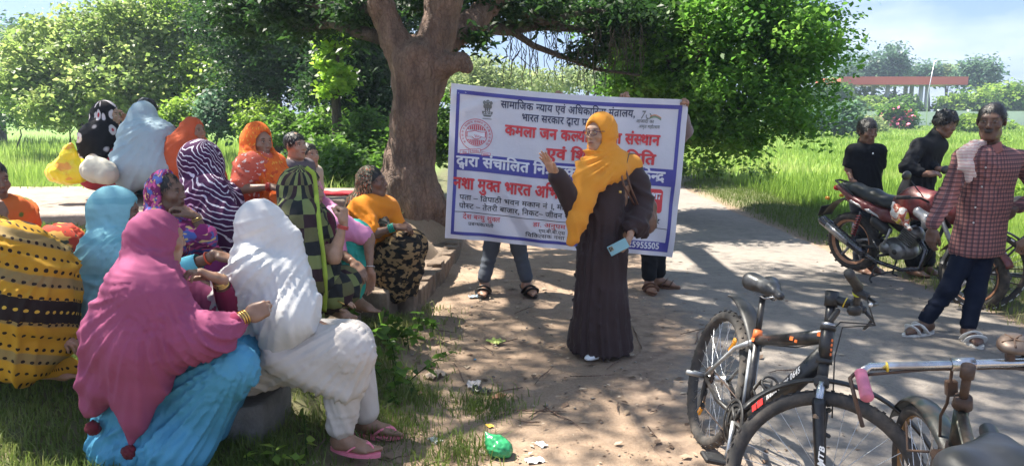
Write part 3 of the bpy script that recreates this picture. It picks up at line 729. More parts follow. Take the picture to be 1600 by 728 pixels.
def mat_concrete(name, c1, c2, c3, sc=1.0):
    t = NT(name); o = t.obj(); n1 = t.noise(2*sc, 6, o, .65); n2 = t.noise(18*sc, 5, o, .7); c = t.ramp(n1, [(.3, c1), (.52, c2), (.7, c3)]); c = t.mix(t.math('MULTIPLY', t.ramp(n2, [(.4,0.0),(.7,1.0)]), .5), c, c1)
    t.bsdf(c, .92, 0, t.math('ADD', n1, n2), .8, .012); return t.m
MCON = mat_concrete('pinkish_concrete', (.20,.155,.125), (.28,.225,.185), (.36,.30,.25)); MEARTH = mat_concrete('plastered_earth', (.095,.066,.048), (.19,.140,.100), (.30,.23,.17), 1.6)
V, F = rough_block([(-7.5,5.25), (-3.6,5.36), (-2.45,5.45), (-2.3,6.05), (-1.42,6.25), (-1.48,7.35), (-4,7.5), (-7.5,7.6)], .55, .875, .15, .012)
tag(link('concrete_slab', mesh_np('concrete_slab', V, F, MCON, smooth=False)), 'low pinkish concrete slab under the far row of seated women', 'concrete slab')
V, F = rough_block([(-1.75,5.95), (-.86,5.83), (-.77,6.6), (-.70,7.4), (-.66,8.2), (-.72,9.3), (-1.2,9.9), (-2.2,9.6), (-2.4,8)], -.08, .21, .10, .02, 2.0, top=lambda x, y: .18+sstep(.0, .9, -.78-x)*.25*sstep(6.0, 7.5, y)+fbm(np.stack([x, y, x*0], 1), 4, 2)*.04)
tag(link('tree_platform', mesh_np('tree_platform', V, F, MEARTH)), 'raised earthen platform round the big tree trunk', 'platform')
kerb = empty('platform_kerb', (-.8, 5.8, 0), 'crumbling kerb of rough stones edging the platform by the tree', 'kerb')
k = 0; pts = [(-.84,5.80), (-.74,6.7), (-.68,7.6), (-.64,8.6)]; d = 0
for i in range(14):
    f = i/14*3; j = min(int(f), 2); p = np.array(pts[j])*(1-f+j)+np.array(pts[j+1])*(f-j); L = .19
    V, F = rough_block([(-.07,-L/2), (.07,-L/2), (.07,L/2), (-.07,L/2)], -.05, .185+.02*math.sin(i*2.3), .06, .02, i*3.0)
    r = rotm((0,0,1), .05*math.sin(i*1.7)-.06); V = V@r.T; o = link('stone', mesh_np('stone', V, F, MEARTH), kerb); o.location = (p[0]+.8, p[1]-5.8, 0)
def seatwall(name, poly, z0, z1, label, cat, mat=MEARTH, seed=0.0, courses=3):
    V, F = rough_block(poly, z0, z1, .07, .022, seed); return tag(link(name, mesh_np(name, V, F, mat)), label, cat)
seatwall('brick_pier', [(-1.45,5.45), (-.93,5.36), (-.90,5.78), (-1.45,5.86)], -.05, .30, 'dark crumbling masonry pier under the woman in orange blouse', 'masonry pier', seed=5.0)
seatwall('stone_block', [(-1.75,4.1), (-1.12,4.15), (-1.08,5.2), (-1.75,5.25)], .0, .27, 'grey stone block under the woman in checked shawl', 'stone block', seed=8.0)
seatwall('stone_block', [(-1.70,3.20), (-1.16,3.24), (-1.12,3.60), (-1.65,3.72)], -.02, .27, 'rough grey stone block under the woman in white', 'stone block', mat_concrete('grey_stone', (.12,.11,.10), (.22,.205,.19), (.32,.30,.28), 2), 11.0)
# ------------------------------------------------------------------ vegetation helpers
def mat_leaf(name, cols, trans, rough=.45, trw=.42, spec=.5):
    t = NT(name); r = t.N('Attribute', attribute_name='rnd').outputs['Fac']; n = len(cols)
    c = t.ramp(r, [(i/(n-1), q) for i, q in enumerate(cols)]); tr = t.ramp(r, [(i/(n-1), tuple(x*trans for x in q)) for i, q in enumerate(cols)])
    b = t.N('BsdfPrincipled', {'Base Color': c, 'Roughness': rough, 'Specular IOR Level': spec*.55}); tt = t.N('BsdfTranslucent', {'Color': tr}); ms = t.N('MixShader', {0: trw})
    t.t.links.new(b.outputs[0], ms.inputs[1]); t.t.links.new(tt.outputs[0], ms.inputs[2]); t.t.links.new(ms.outputs[0], t.out.inputs[0]); return t.m
def leafquads(C, size, aspect=.55, droop=.4, up=.6, r=rng, rnd=None, fold=.22):
    """rhombic folded leaves at points C"""
    n = len(C); size = np.broadcast_to(size, (n,))*(.45+1.05*r.random(n)**1.3); az = r.random(n)*2*math.pi
    d = np.stack([np.cos(az), np.sin(az), -droop+r.normal(0, .45, n)], 1); d /= np.linalg.norm(d, axis=1)[:,None]
    nn = r.normal(0, 1, (n,3))*(1-up*.5)+np.array([0,0,up*1.6]); s = np.cross(d, nn); s /= np.linalg.norm(s, axis=1)[:,None]+1e-9; u = np.cross(s, d)
    L = size[:,None]; B = C; T = C+d*L; M = C+d*L*.42; w = L*aspect*.5
    V = np.stack([B, M+s*w+u*L*fold*.5, T, M-s*w+u*L*fold*.5], 1).reshape(-1, 3); F = np.arange(4*n).reshape(n, 4)
    rv = np.repeat(r.random(n) if rnd is None else np.clip(rnd+r.normal(0, .12, n), 0, 1), 4); return V, F, rv
def crown_pts(ells, n, clump=.35, nclump=None, r=rng, shell=.55, flat=1.0):
    """leaf centres grouped in clumps spread through ellipsoids [(centre, radii)], denser toward the outside"""
    vol = np.array([np.prod(e[1])**(2/3) for e in ells]); pr = vol/vol.sum(); nclump = nclump or max(20, n//90); k = r.choice(len(ells), nclump, p=pr)
    v = r.normal(0, 1, (nclump,3)); v /= np.linalg.norm(v, axis=1)[:,None]; rad = shell+(1-shell)*r.random(nclump)**.7
    rad = np.where(r.random(nclump) < .2, r.random(nclump)*.7, rad)
    cc = np.array([ells[i][0] for i in k])+v*np.array([ells[i][1] for i in k])*rad[:,None]; csz = clump*(.5+r.random(nclump))
    j = r.integers(0, nclump, n); P = cc[j]+np.clip(r.normal(0, 1, (n,3)), -1.7, 1.7)*csz[j][:,None]*np.array([.6,.6,.42*flat])
    crnd = r.random(nclump)[j]*.55+.2; return P, crnd, cc
def leaves_obj(name, P, size, mat, parent=None, rnd=None, loc=(0,0,0), **kw):
    V, F, rv = leafquads(P, size, rnd=rnd, **kw); return link(name, mesh_np(name, V-np.asarray(loc), F, mat, smooth=False, attrs={'rnd': rv}), parent)
def mat_bark(name, c1, c2, sc=1.0):
    t = NT(name); o = t.obj(); s = t.noise(9*sc, 6, t.map(o, (1,1,.22)), .65); n = t.noise(2.2*sc, 4, o); v = t.noise(38*sc, 4, t.map(o, (1,1,.5)), .7)
    c = t.ramp(t.math('ADD', t.math('MULTIPLY', s, .6), t.math('MULTIPLY', n, .4)), [(.32, c1), (.6, c2), (.75, tuple(x*1.35 for x in c2))]); c = t.mix(t.math('MULTIPLY', t.ramp(v, [(.45,0.0),(.65,1.0)]), .35), c, c1)
    vo = t.N('TexVoronoi', {'Scale': 24*sc}, feature='DISTANCE_TO_EDGE'); wv = t.N('VectorMath', operation='ADD'); t.put(wv.inputs[0], t.map(o, (1,1,.42))); t.put(wv.inputs[1], t.N('VectorMath', {0: t.noise(6, 3, o, out=1), 1: (.14,.14,.14)}, operation='MULTIPLY').outputs[0]); t.put(vo.inputs['Vector'], wv.outputs[0])
    ck = t.ramp(vo.outputs['Distance'], [(.0, 0.0), (.14, 1.0)]); c = t.mix(t.math('MULTIPLY', t.math('SUBTRACT', 1.0, ck), .30), c, tuple(x*.5 for x in c1))
    t.bsdf(c, .93, 0, t.math('ADD', t.math('ADD', s, t.math('MULTIPLY', v, .5)), t.math('MULTIPLY', ck, .22)), 1.0, .035); return t.m
MBARK = mat_bark('mango_bark', (.075,.048,.036), (.265,.172,.128)); MBARK2 = mat_bark('grey_bark', (.035,.028,.022), (.12,.095,.072))
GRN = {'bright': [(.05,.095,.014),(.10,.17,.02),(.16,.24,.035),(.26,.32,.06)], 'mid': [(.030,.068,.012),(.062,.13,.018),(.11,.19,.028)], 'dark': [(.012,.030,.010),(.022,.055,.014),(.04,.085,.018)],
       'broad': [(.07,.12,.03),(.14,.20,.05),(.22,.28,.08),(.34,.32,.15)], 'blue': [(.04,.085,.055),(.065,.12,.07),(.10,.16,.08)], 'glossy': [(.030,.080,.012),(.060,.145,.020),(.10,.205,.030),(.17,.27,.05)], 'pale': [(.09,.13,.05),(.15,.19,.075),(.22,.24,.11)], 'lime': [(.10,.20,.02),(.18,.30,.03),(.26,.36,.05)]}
ML = {k: mat_leaf('leaf_'+k, v, 2.6 if k != 'dark' else 1.9) for k, v in GRN.items()}
def tree(name, label, base, ells, n, leaf, kind, trunk_r=.15, clump=.45, cat='tree', group=None, limbs=5, bark=None, nclump=None, shell=.55, aspect=.55, trunk=True, r=None, **kw):
    r = r or np.random.default_rng(int(abs(base[0]*131+base[1]*17))+3); base = A3(*base); e = empty(name, base, label, cat, group)
    P, rn, cc = crown_pts(ells, n, clump, nclump, r, shell); m = P[:,2] > base[2]+.03; P = P[m]; rn = rn[m]
    o = leaves_obj('crown', P, leaf, ML[kind], e, rn, base, r=r, aspect=aspect, **kw); tag(o, kind='stuff')
    if trunk:
        mb = MB(); c0 = np.mean([q[0] for q in ells], 0); top = A3(base[0]*.3+c0[0]*.7, base[1]*.3+c0[1]*.7, c0[2]); mid = (base+top)/2+r.normal(0, .12, 3)*[1,1,0]
        mb.tube(np.array([base-[0,0,.1], base+[0,0,.25], mid, top])-base, [trunk_r*1.5, trunk_r, trunk_r*.85, trunk_r*.4], 10)
        for i in range(limbs):
            t_ = cc[r.integers(len(cc))]; s = mid+(top-mid)*r.random(); q = (s+t_)/2+A3(0,0,.15)
            mb.tube(np.array([s, q, t_])-base, [trunk_r*.45, trunk_r*.28, trunk_r*.08], 6)
        mb.build('trunk', bark or MBARK2, e)
    return e
def EL(px, py, D, rx, ry, dep=None):
    s = FPX/D; return (W(px, py, D), A3(rx/s, (dep if dep is not None else rx/s), ry/s))
# ------------------------------------------------------------------ the big tree
def big_tree():
    D = 8.5; w = lambda x, y, d=D: W(x, y, d); base = w(640, 322); e = empty('big_tree', base, 'massive forked tree trunk with pinkish brown bark rising behind the banner edge', 'tree')
    S = Sdf()
    S.path([w(634,350), w(636,300), w(641,250), w(646,190), w(652,135), w(658,100)], [.46,.35,.285,.255,.275,.31], .10)
    S.path([w(645,112), w(618,66), w(596,10), w(578,-70), w(560,-190)], [.22,.165,.150,.14,.12], .07)
    S.path([w(664,104), w(684,52), w(694,0), w(706,-60), w(718,-160), w(700,-260)], [.25,.20,.195,.18,.16,.13], .08)
    S.path([w(672,118,8.5), w(700,100,8.35), w(722,95,8.3), w(728,106,8.3)], [.15,.11,.09,.07], .07)
    S.path([w(692,70,8.8), w(735,40,9.1), w(775,-5,9.4), w(830,-90,9.8)], [.18,.16,.16,.13], .10)
    S.ell(w(628,100,8.3), (.10,.09,.14), None, .10).ell(w(652,80,8.25), (.12,.1,.10), None, .1).ell(w(625,170,8.3), (.06,.05,.09), None, .06).ell(w(668,150,8.3), (.06,.05,.07), None, .06).ell(w(676,215,8.35), (.06,.06,.10), None, .06)
    for dx, dy, rr in ((-70,.1,.15), (55,-.1,.13), (8,-.35,.14), (-38,-.3,.13), (40,.3,.15), (-5,-.3,.12)):
        S.path([w(638,290)+A3(0,dy*.3,0), w(636+dx*.75,318)+A3(0,dy*.8,0), w(634+dx*1.15,342)+A3(0,dy,0)], [.25,rr,.06], .14)
    V, F = mesh_sdf(S, .029, *bounds(S, .15)); N = vnormals(V, F); q = V*[1,1,.35]
    V = V+N*(fbm(q, 7, 3)*.045+fbm(q, 22, 2, 5.0)*.026-np.abs(fbm(V*[1,1,.2], 5, 2, 3.0))*.05-np.abs(fbm(V*[1,1,.35], 14, 2, 6.0))*.03)[:,None]
    link('trunk', mesh_np('trunk', V-base, F, MBARK), e)
    # limbs that carry the crown above the frame
    mb = MB(); r = np.random.default_rng(5)
    tips = []
    starts = [w(545,-190), w(700,-260), w(830,-90,9.8), w(570,-70), w(715,-160)]
    aims = [(-4.8,7.5,5.6),(-3.3,4.6,5.2),(-1.2,3.6,5.4),(1.4,4.6,5.2),(2.9,7.6,5.0),(0.2,6.3,6.2),(-2.6,9.8,6.0),(-5.4,10.2,5.4),(-3.0,6.8,6.4),(3.2,5.6,5.4)]
    for i, a in enumerate(aims):
        s = starts[i % 5]; a = A3(*a); m = (s+a)/2+r.normal(0, .25, 3)+A3(0,0,.3); mb.tube(np.array([s, (s+m)/2+r.normal(0,.08,3), m, (m+a)/2+r.normal(0,.1,3), a])-base, [.15,.13,.10,.07,.03], 8)
        for j in range(4):
            t_ = m+(a-m)*r.random(); q = t_+r.normal(0, .9, 3)*[1,1,.35]; mb.tube(np.array([t_, (t_+q)/2+A3(0,0,.1), q])-base, [.04,.028,.012], 5)
        tips.append(a)
    mb.build('limb', MBARK, e)
    # dark scrubby branches that dip into the picture left and right of the fork
    mb = MB()
    for pts, rr in (([(600,60,8.7),(560,45,8.9),(520,38,9.2),(480,50,9.6),(450,40,10)], .09), ([(590,20,8.6),(550,5,8.8),(500,8,9.1),(430,-5,9.5)], .08), ([(735,40,9.1),(790,42,9.6),(850,40,10),(905,58,10.3),(960,72,10.6)], .09), ([(790,42,9.6),(830,70,9.9),(880,88,10.2),(940,108,10.4),(1000,118,10.6)], .05), ([(775,-5,9.4),(850,20,9.8),(920,15,10.2),(1000,30,10.6)], .07)):
        q = np.array([w(*p) for p in pts]); q[1:-1] += r.normal(0, .05, (len(q)-2,3)); mb.tube(q-base, np.linspace(rr, rr*.35, len(q)), 7)
    mb.build('limb', MBARK2, e)
    # crown: a broad roof of leaves over the gathering
    P_, rn_ = [], []
    ells = [(a, A3(1.0,1.0,.45)) for a in [A3(*q) for q in aims]]+[(A3(-1.8,7.6,7), A3(2.8,2.4,1.2)), (A3(-.5,5.3,6.6), A3(2.6,2,1.0)), (A3(3.0,4.0,5.6), A3(1.1,1.4,.45)), (A3(-2.4,3.2,5.8), A3(1.1,1.1,.5)), (A3(-4.2,5.4,5.6), A3(1.2,1.4,.6)), (A3(0,8.0,6.4), A3(2.2,2,1.0)), (A3(2.2,7,6.0), A3(1.6,1.6,.6)),(A3(-2.6,6.2,6.2),A3(2.0,1.6,.7))]
    P, rn, cc = crown_pts(ells, 38000, .36, 520, r, .35); tag(leaves_obj('crown', P, .118, ML['mid'], e, rn, base, r=r, aspect=.36), kind='stuff')
    ells = [EL(470,12,9.6,95,42,.8), EL(560,25,9.0,45,34,.5), EL(765,8,9.6,60,26,.7), EL(850,18,10.2,80,24,.7), EL(970,30,10.6,70,38,.8), EL(745,60,8.9,18,14,.2), EL(925,84,10.3,40,12,.4), EL(648,-6,8.9,22,26,.3), EL(395,20,11,60,50,.8)]
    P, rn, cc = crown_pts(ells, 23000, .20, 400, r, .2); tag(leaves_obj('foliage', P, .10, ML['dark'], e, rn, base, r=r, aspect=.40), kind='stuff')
    # hanging aerial roots
    mb = MB()
    for i in range(120):
        x = r.uniform(790, 1010); y0 = r.uniform(25, 80); L = r.uniform(25, 75); d = r.uniform(9.8, 10.6); q = [w(x, y0, d)]
        for k in range(4): q.append(w(x+r.normal(0, 3), y0+L*(k+1)/4, d))
        mb.tube(np.array(q)-base, .006, 3, caps=False)
    tag(mb.build('aerial_root', MBARK2, e), kind='stuff')
big_tree()
# ------------------------------------------------------------------ trees and shrubs round the field
def others():
    # glossy tree right of the banner
    b = W(1018, 262, 12.0); b[2] = 0
    ells = [EL(1080,60,11.6,150,75,1.6), EL(1170,50,11.2,110,70,1.4), EL(1235,85,11.0,70,55,1.0), EL(1030,150,11.8,75,70,1.2), EL(1120,150,11.0,100,65,1.3), EL(1215,165,10.8,80,48,1.0), EL(1085,205,10.8,50,36,.8), EL(1160,212,10.6,42,24,.6), EL(1275,60,11.2,40,38,.6), EL(1000,100,12,45,60,1.0), EL(1010,-30,12,140,90,1.6), EL(1130,-60,11.8,150,70,1.5)]
    tree('leafy_tree', 'dense glossy green tree with low hanging boughs right of the banner', b, ells, 88000, .082, 'glossy', .2, .26, nclump=780, shell=.55, limbs=22, aspect=.62, r=np.random.default_rng(11))
    tr = lambda *a, **k: tree(*a, **k)
    G0 = lambda px, D: A3((px-800)/FPX*D, D, 0)
    tr('broadleaf_tree', 'pale green big leaved tree with buff seed heads at the far left', G0(140,24), [EL(120,90,24,95,70,2), EL(190,130,23,85,60,1.8), EL(70,130,24,70,60,1.6), EL(210,50,24.5,80,50,2), EL(120,165,23,110,22,1.5)], 38000, .155, 'broad', .2, .45, nclump=420, limbs=10, aspect=.75)
    tr('broadleaf_tree', 'tall yellowish green tree left of centre behind the orange veiled women', G0(310,25), [EL(290,60,25,80,60,2), EL(330,120,24,70,55,1.6), EL(275,10,25,90,45,2), EL(350,160,23,60,35,1.2), EL(255,150,24,50,40,1.2)], 30000, .125, 'bright', .18, .42, nclump=380, limbs=10, aspect=.7)
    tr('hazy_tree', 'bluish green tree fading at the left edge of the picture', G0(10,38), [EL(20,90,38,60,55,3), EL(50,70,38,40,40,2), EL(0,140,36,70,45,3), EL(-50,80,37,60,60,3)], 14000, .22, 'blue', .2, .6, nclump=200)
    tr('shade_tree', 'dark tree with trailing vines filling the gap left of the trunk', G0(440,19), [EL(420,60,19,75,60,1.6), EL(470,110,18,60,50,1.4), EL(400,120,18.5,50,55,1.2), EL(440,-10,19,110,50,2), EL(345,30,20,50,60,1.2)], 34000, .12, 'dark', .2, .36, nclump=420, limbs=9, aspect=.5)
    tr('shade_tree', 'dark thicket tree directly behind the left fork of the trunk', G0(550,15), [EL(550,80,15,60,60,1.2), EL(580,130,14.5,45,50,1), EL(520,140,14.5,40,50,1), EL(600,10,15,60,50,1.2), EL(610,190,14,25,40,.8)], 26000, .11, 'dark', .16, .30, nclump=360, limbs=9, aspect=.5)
    tr('vine_tree', 'slender tree wrapped in sunlit climbing vines left of the trunk', G0(534,13), [EL(512,100,12.8,12,55,.3), EL(520,55,12.8,22,30,.4), EL(535,128,12.6,14,22,.3), EL(505,40,13,16,20,.3)], 3600, .11, 'lime', .11, .14, nclump=90, shell=.1, limbs=3, aspect=.75)
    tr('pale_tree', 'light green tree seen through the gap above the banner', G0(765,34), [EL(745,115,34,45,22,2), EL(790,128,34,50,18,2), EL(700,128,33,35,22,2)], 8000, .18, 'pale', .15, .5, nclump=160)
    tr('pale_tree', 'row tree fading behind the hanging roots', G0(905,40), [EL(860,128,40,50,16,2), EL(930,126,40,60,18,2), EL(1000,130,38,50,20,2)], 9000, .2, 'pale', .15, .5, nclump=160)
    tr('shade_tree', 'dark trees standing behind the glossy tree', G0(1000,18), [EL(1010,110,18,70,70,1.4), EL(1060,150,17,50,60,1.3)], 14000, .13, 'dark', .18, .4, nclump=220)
    # undergrowth
    sh = [(30,176,30,60,24,'mid'), (110,180,26,70,20,'broad'), (205,178,24,60,22,'mid'), (290,180,20,45,26,'bright'), (350,172,19,45,38,'blue'), (405,185,17,45,34,'bright'), (460,195,15,45,34,'mid'), (520,200,13.5,45,38,'mid'), (575,215,12.5,40,42,'mid'), (690,200,13,30,60,'mid'), (620,250,12,30,45,'mid'), (500,240,11.5,50,24,'mid'), (550,258,10.8,45,26,'mid')]
    names = ['hazy low shrub at the far left field edge', 'big leaved low shrub under the buff headed tree', 'green shrub behind the black and red shawl', 'sunlit shrub left of the orange sari', 'greyish feathery shrub behind the orange sari', 'yellow green shrub above the boy', 'leafy shrub right of the boy', 'dense shrub below the vine tree', 'dense shrub touching the left of the trunk', 'tall shrub between trunk and banner', 'low shrub at the foot of the trunk', 'low weeds behind the concrete slab', 'low weeds behind the elderly woman']
    for (px, py, D, rx, ry, kd), nm in zip(sh, names):
        s = FPX/D; tree('shrub', nm, G0(px, D), [EL(px, py, D, rx, ry, rx/s*.7), EL(px+rx*.4, py+ry*.35, D-.3, rx*.6, ry*.6, rx/s*.5), EL(px-rx*.4, py+ry*.35, D-.2, rx*.6, ry*.6, rx/s*.5)], 3900, .092 if D < 18 else .13, kd, .03, .16 if D < 18 else .26, cat='shrub', group='shrubs along the left field edge', nclump=110, shell=.4, limbs=4, aspect=.6)
    # far side of the paddy field, right
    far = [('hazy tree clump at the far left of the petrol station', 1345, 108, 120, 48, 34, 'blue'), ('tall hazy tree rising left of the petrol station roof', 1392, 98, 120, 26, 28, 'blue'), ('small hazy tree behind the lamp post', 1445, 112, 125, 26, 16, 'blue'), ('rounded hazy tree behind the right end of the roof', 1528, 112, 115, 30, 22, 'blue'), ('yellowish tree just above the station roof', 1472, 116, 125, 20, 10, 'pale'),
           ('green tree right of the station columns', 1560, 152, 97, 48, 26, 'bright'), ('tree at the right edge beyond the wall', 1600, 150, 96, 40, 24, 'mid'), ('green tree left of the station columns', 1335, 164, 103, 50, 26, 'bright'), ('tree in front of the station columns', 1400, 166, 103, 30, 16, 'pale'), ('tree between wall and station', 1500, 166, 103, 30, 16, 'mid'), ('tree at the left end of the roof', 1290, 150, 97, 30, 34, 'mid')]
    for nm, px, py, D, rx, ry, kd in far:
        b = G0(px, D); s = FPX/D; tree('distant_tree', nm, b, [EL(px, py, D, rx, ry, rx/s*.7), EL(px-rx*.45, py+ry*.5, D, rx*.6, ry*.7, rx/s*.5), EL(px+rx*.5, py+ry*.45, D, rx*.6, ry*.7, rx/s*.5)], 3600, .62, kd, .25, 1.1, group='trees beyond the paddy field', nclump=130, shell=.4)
    for nm, px, py, D, rx, ry, kd, lf in (('green bush under the left half of the canopy', 1350, 166, 97, 36, 17, 'bright', .5), ('green bush under the middle of the canopy', 1410, 165, 98, 30, 16, 'mid', .5), ('green bush under the right end of the canopy', 1490, 164, 98, 30, 18, 'bright', .5), ('broad leaved bluish bush left of the white wall', 1300, 182, 48, 48, 22, 'blue', .3), ('light bush near the centre of the far field edge', 1232, 178, 52, 40, 20, 'bright', .28), ('low grassy bush before the white wall', 1345, 192, 60, 34, 12, 'pale', .22), ('bush beside the pink flowers', 1480, 196, 75, 16, 5, 'bright', .3), ('low bush at the right end of the wall', 1560, 199, 70, 26, 5, 'bright', .3), ('bush standing behind the curly haired boy', 1515, 192, 60, 22, 9, 'bright', .25)):
        s = FPX/D; tree('bush', nm, G0(px, D), [EL(px, py, D, rx, ry, rx/s*.6), EL(px+rx*.4, py+ry*.4, D-1, rx*.6, ry*.6, rx/s*.4)], 4200, lf, kd, .06, .5, cat='bush', group='bushes at the far field edge', nclump=120, shell=.4, limbs=3, aspect=.7)
    e = tree('flowering_bush', 'bush dotted with pink flowers before the white wall', G0(1408,70), [EL(1408,184,70,26,18,1.6), EL(1395,175,70,16,14,1.2)], 3600, .3, 'mid', .06, .5, cat='bush', nclump=110, shell=.4, limbs=3, aspect=.7)
    P, rn, cc = crown_pts([EL(1408,184,69.2,25,17,1.2)], 130, .4, 50); pk = NT('pink_petals'); pk.bsdf((.75,.14,.25), .6); V, F, rv = leafquads(P, .26, aspect=.9); tag(link('blossom', mesh_np('blossom', V-np.array(e.location), F, pk.m, smooth=False), e), kind='stuff')
    for i in range(26):
        pass
others()
# ------------------------------------------------------------------ station, wall, lamp posts, gate posts
def station():
    D = 100; e = empty('petrol_station', A3(52, D, 0), 'long flat orange red canopy of a petrol station beyond the field', 'petrol station')
    r1 = mat_simple('fascia_red', (.62,.13,.085), .55, var=.05, scale=.5); wh = mat_simple('station_white', (.6,.6,.6), .5, var=.05, scale=.5)
    L = (W(1312,127,D)[0], W(1507,127,D)[0]); zt = W(1400,120.5,D)[2]; zb = W(1400,133,D)[2]; cx = (L[0]+L[1])/2-52; w_ = L[1]-L[0]
    mb = MB(); mb.box((cx, 3.5, (zt+zb)/2), (w_-.1, 8, zt-zb-.1), m=0); mb.build('canopy_roof', wh, e)
    mb = MB(); mb.box((cx, -.56, (zt+zb)/2), (w_, .12, zt-zb)); mb.build('fascia', r1, e); mb = MB(); mb.box((cx-w_/2-.07, 3.5, (zt+zb)/2), (.12, 8.2, zt-zb)); mb.build('fascia', r1, e); mb = MB(); mb.box((cx+w_/2+.07, 3.5, (zt+zb)/2), (.12, 8.2, zt-zb)); mb.build('fascia', r1, e)
    for px in (1448, 1458, 1340, 1395):
        for dy in (1.5, 5.5): x = W(px,150,D)[0]-52; mb = MB(); mb.cyl((x, dy, -.1), (x, dy, zb+.04), .28); mb.build('column', wh, e)
    mb = MB(); mb.box((cx-3, 12, 1.6), (9, 5, 3.2)); mb.build('kiosk', mat_simple('kiosk', (.5,.32,.25), .7, scale=.5), e)
    wall = empty('boundary_wall', A3(50, 92, 0), 'whitewashed boundary wall along the far side of the paddy field', 'wall')
    ww = mat_simple('whitewash', (.72,.72,.70), .8, var=.08, scale=.6, dirt=(.3,.28,.22), dirtamt=.4)
    x = W(1190,190,92)[0]
    while x < 92:
        mb = MB(); mb.box((x+1.75-50, 0, .95), (3.3, .22, 1.9+.1*math.sin(x))); mb.build('panel', ww, wall); mb = MB(); mb.box((x-50, 0, 1.05), (.30, .34, 2.15)); mb.build('post', ww, wall); x += 3.6
    gm = mat_simple('galvanised', (.55,.57,.6), .4, .6, scale=3)
    for i, (px, yt, D2, nm) in enumerate(((1441,96,90,'tall lamp post with a single arm in front of the petrol station'), (1597,118,120,'slim lamp post at the right edge beyond the wall'))):
        b = A3((px-800)/FPX*D2, D2, 0); h = W(px, yt, D2)[2]; p = empty('lamp_post', b, nm, 'lamp post'); mb = MB(); mb.tube([(0,0,-.2), (-.15,0,h*.5), (0.3,0,h)], [.06,.05,.035], 8); mb.build('pole', gm, p)
        mb = MB(); mb.tube([(.3,0,h-.05), (.7,0,h+.08), (1.3,0,h+.1)], .05, 6); mb.build('arm', gm, p); mb = MB(); mb.box((1.5,0,h+.08), (.7,.25,.12), bev=.03); mb.build('lamp_head', gm, p)
station()
# ------------------------------------------------------------------ paddy and grass
def blades(P, h, w, lean=.25, r=rng, seg=1):
    n = len(P); h = np.broadcast_to(h, (n,))*(.65+.7*r.random(n)); w = np.broadcast_to(w, (n,)); az = r.random(n)*2*math.pi; s = np.stack([np.cos(az), np.sin(az), np.zeros(n)], 1)*w[:,None]*.5
    la = r.random(n)*2*math.pi; l = np.stack([np.cos(la), np.sin(la), np.zeros(n)], 1)*(np.abs(r.normal(0, lean, n))*h)[:,None]; up = np.stack([np.zeros(n), np.zeros(n), h], 1)
    if seg == 1: V = np.stack([P-s, P+s, P+l+up], 1).reshape(-1, 3); F = np.arange(3*n).reshape(n, 3); k = 3
    else: V = np.stack([P-s, P+s, P+l*.35+up*.6+s*.7, P+l*1.3+up*.92, P+l*.35+up*.6-s*.7], 1).reshape(-1, 3); i = np.arange(n)*5; F = np.concatenate([np.stack([i, i+1, i+2, i+4], 1), np.stack([i+4, i+2, i+3, i+3], 1)]); k = 5
    rn = np.repeat(np.clip(.42+(vnoise(P, .8)-.5)*.7+(vnoise(P, .15, 9)-.5)*.5+r.normal(0, .13, n), 0, 1), k); return V, F, rn
def mesh_blades(name, V, F, rn, mat):
    if F.shape[1] == 4 and (F[:,2] == F[:,3]).any(): F = [tuple(f[:3]) if f[2] == f[3] else tuple(f) for f in F.tolist()]
    return tag(link(name, mesh_np(name, V, F, mat, smooth=False, attrs={'rnd': rn})), kind='stuff')
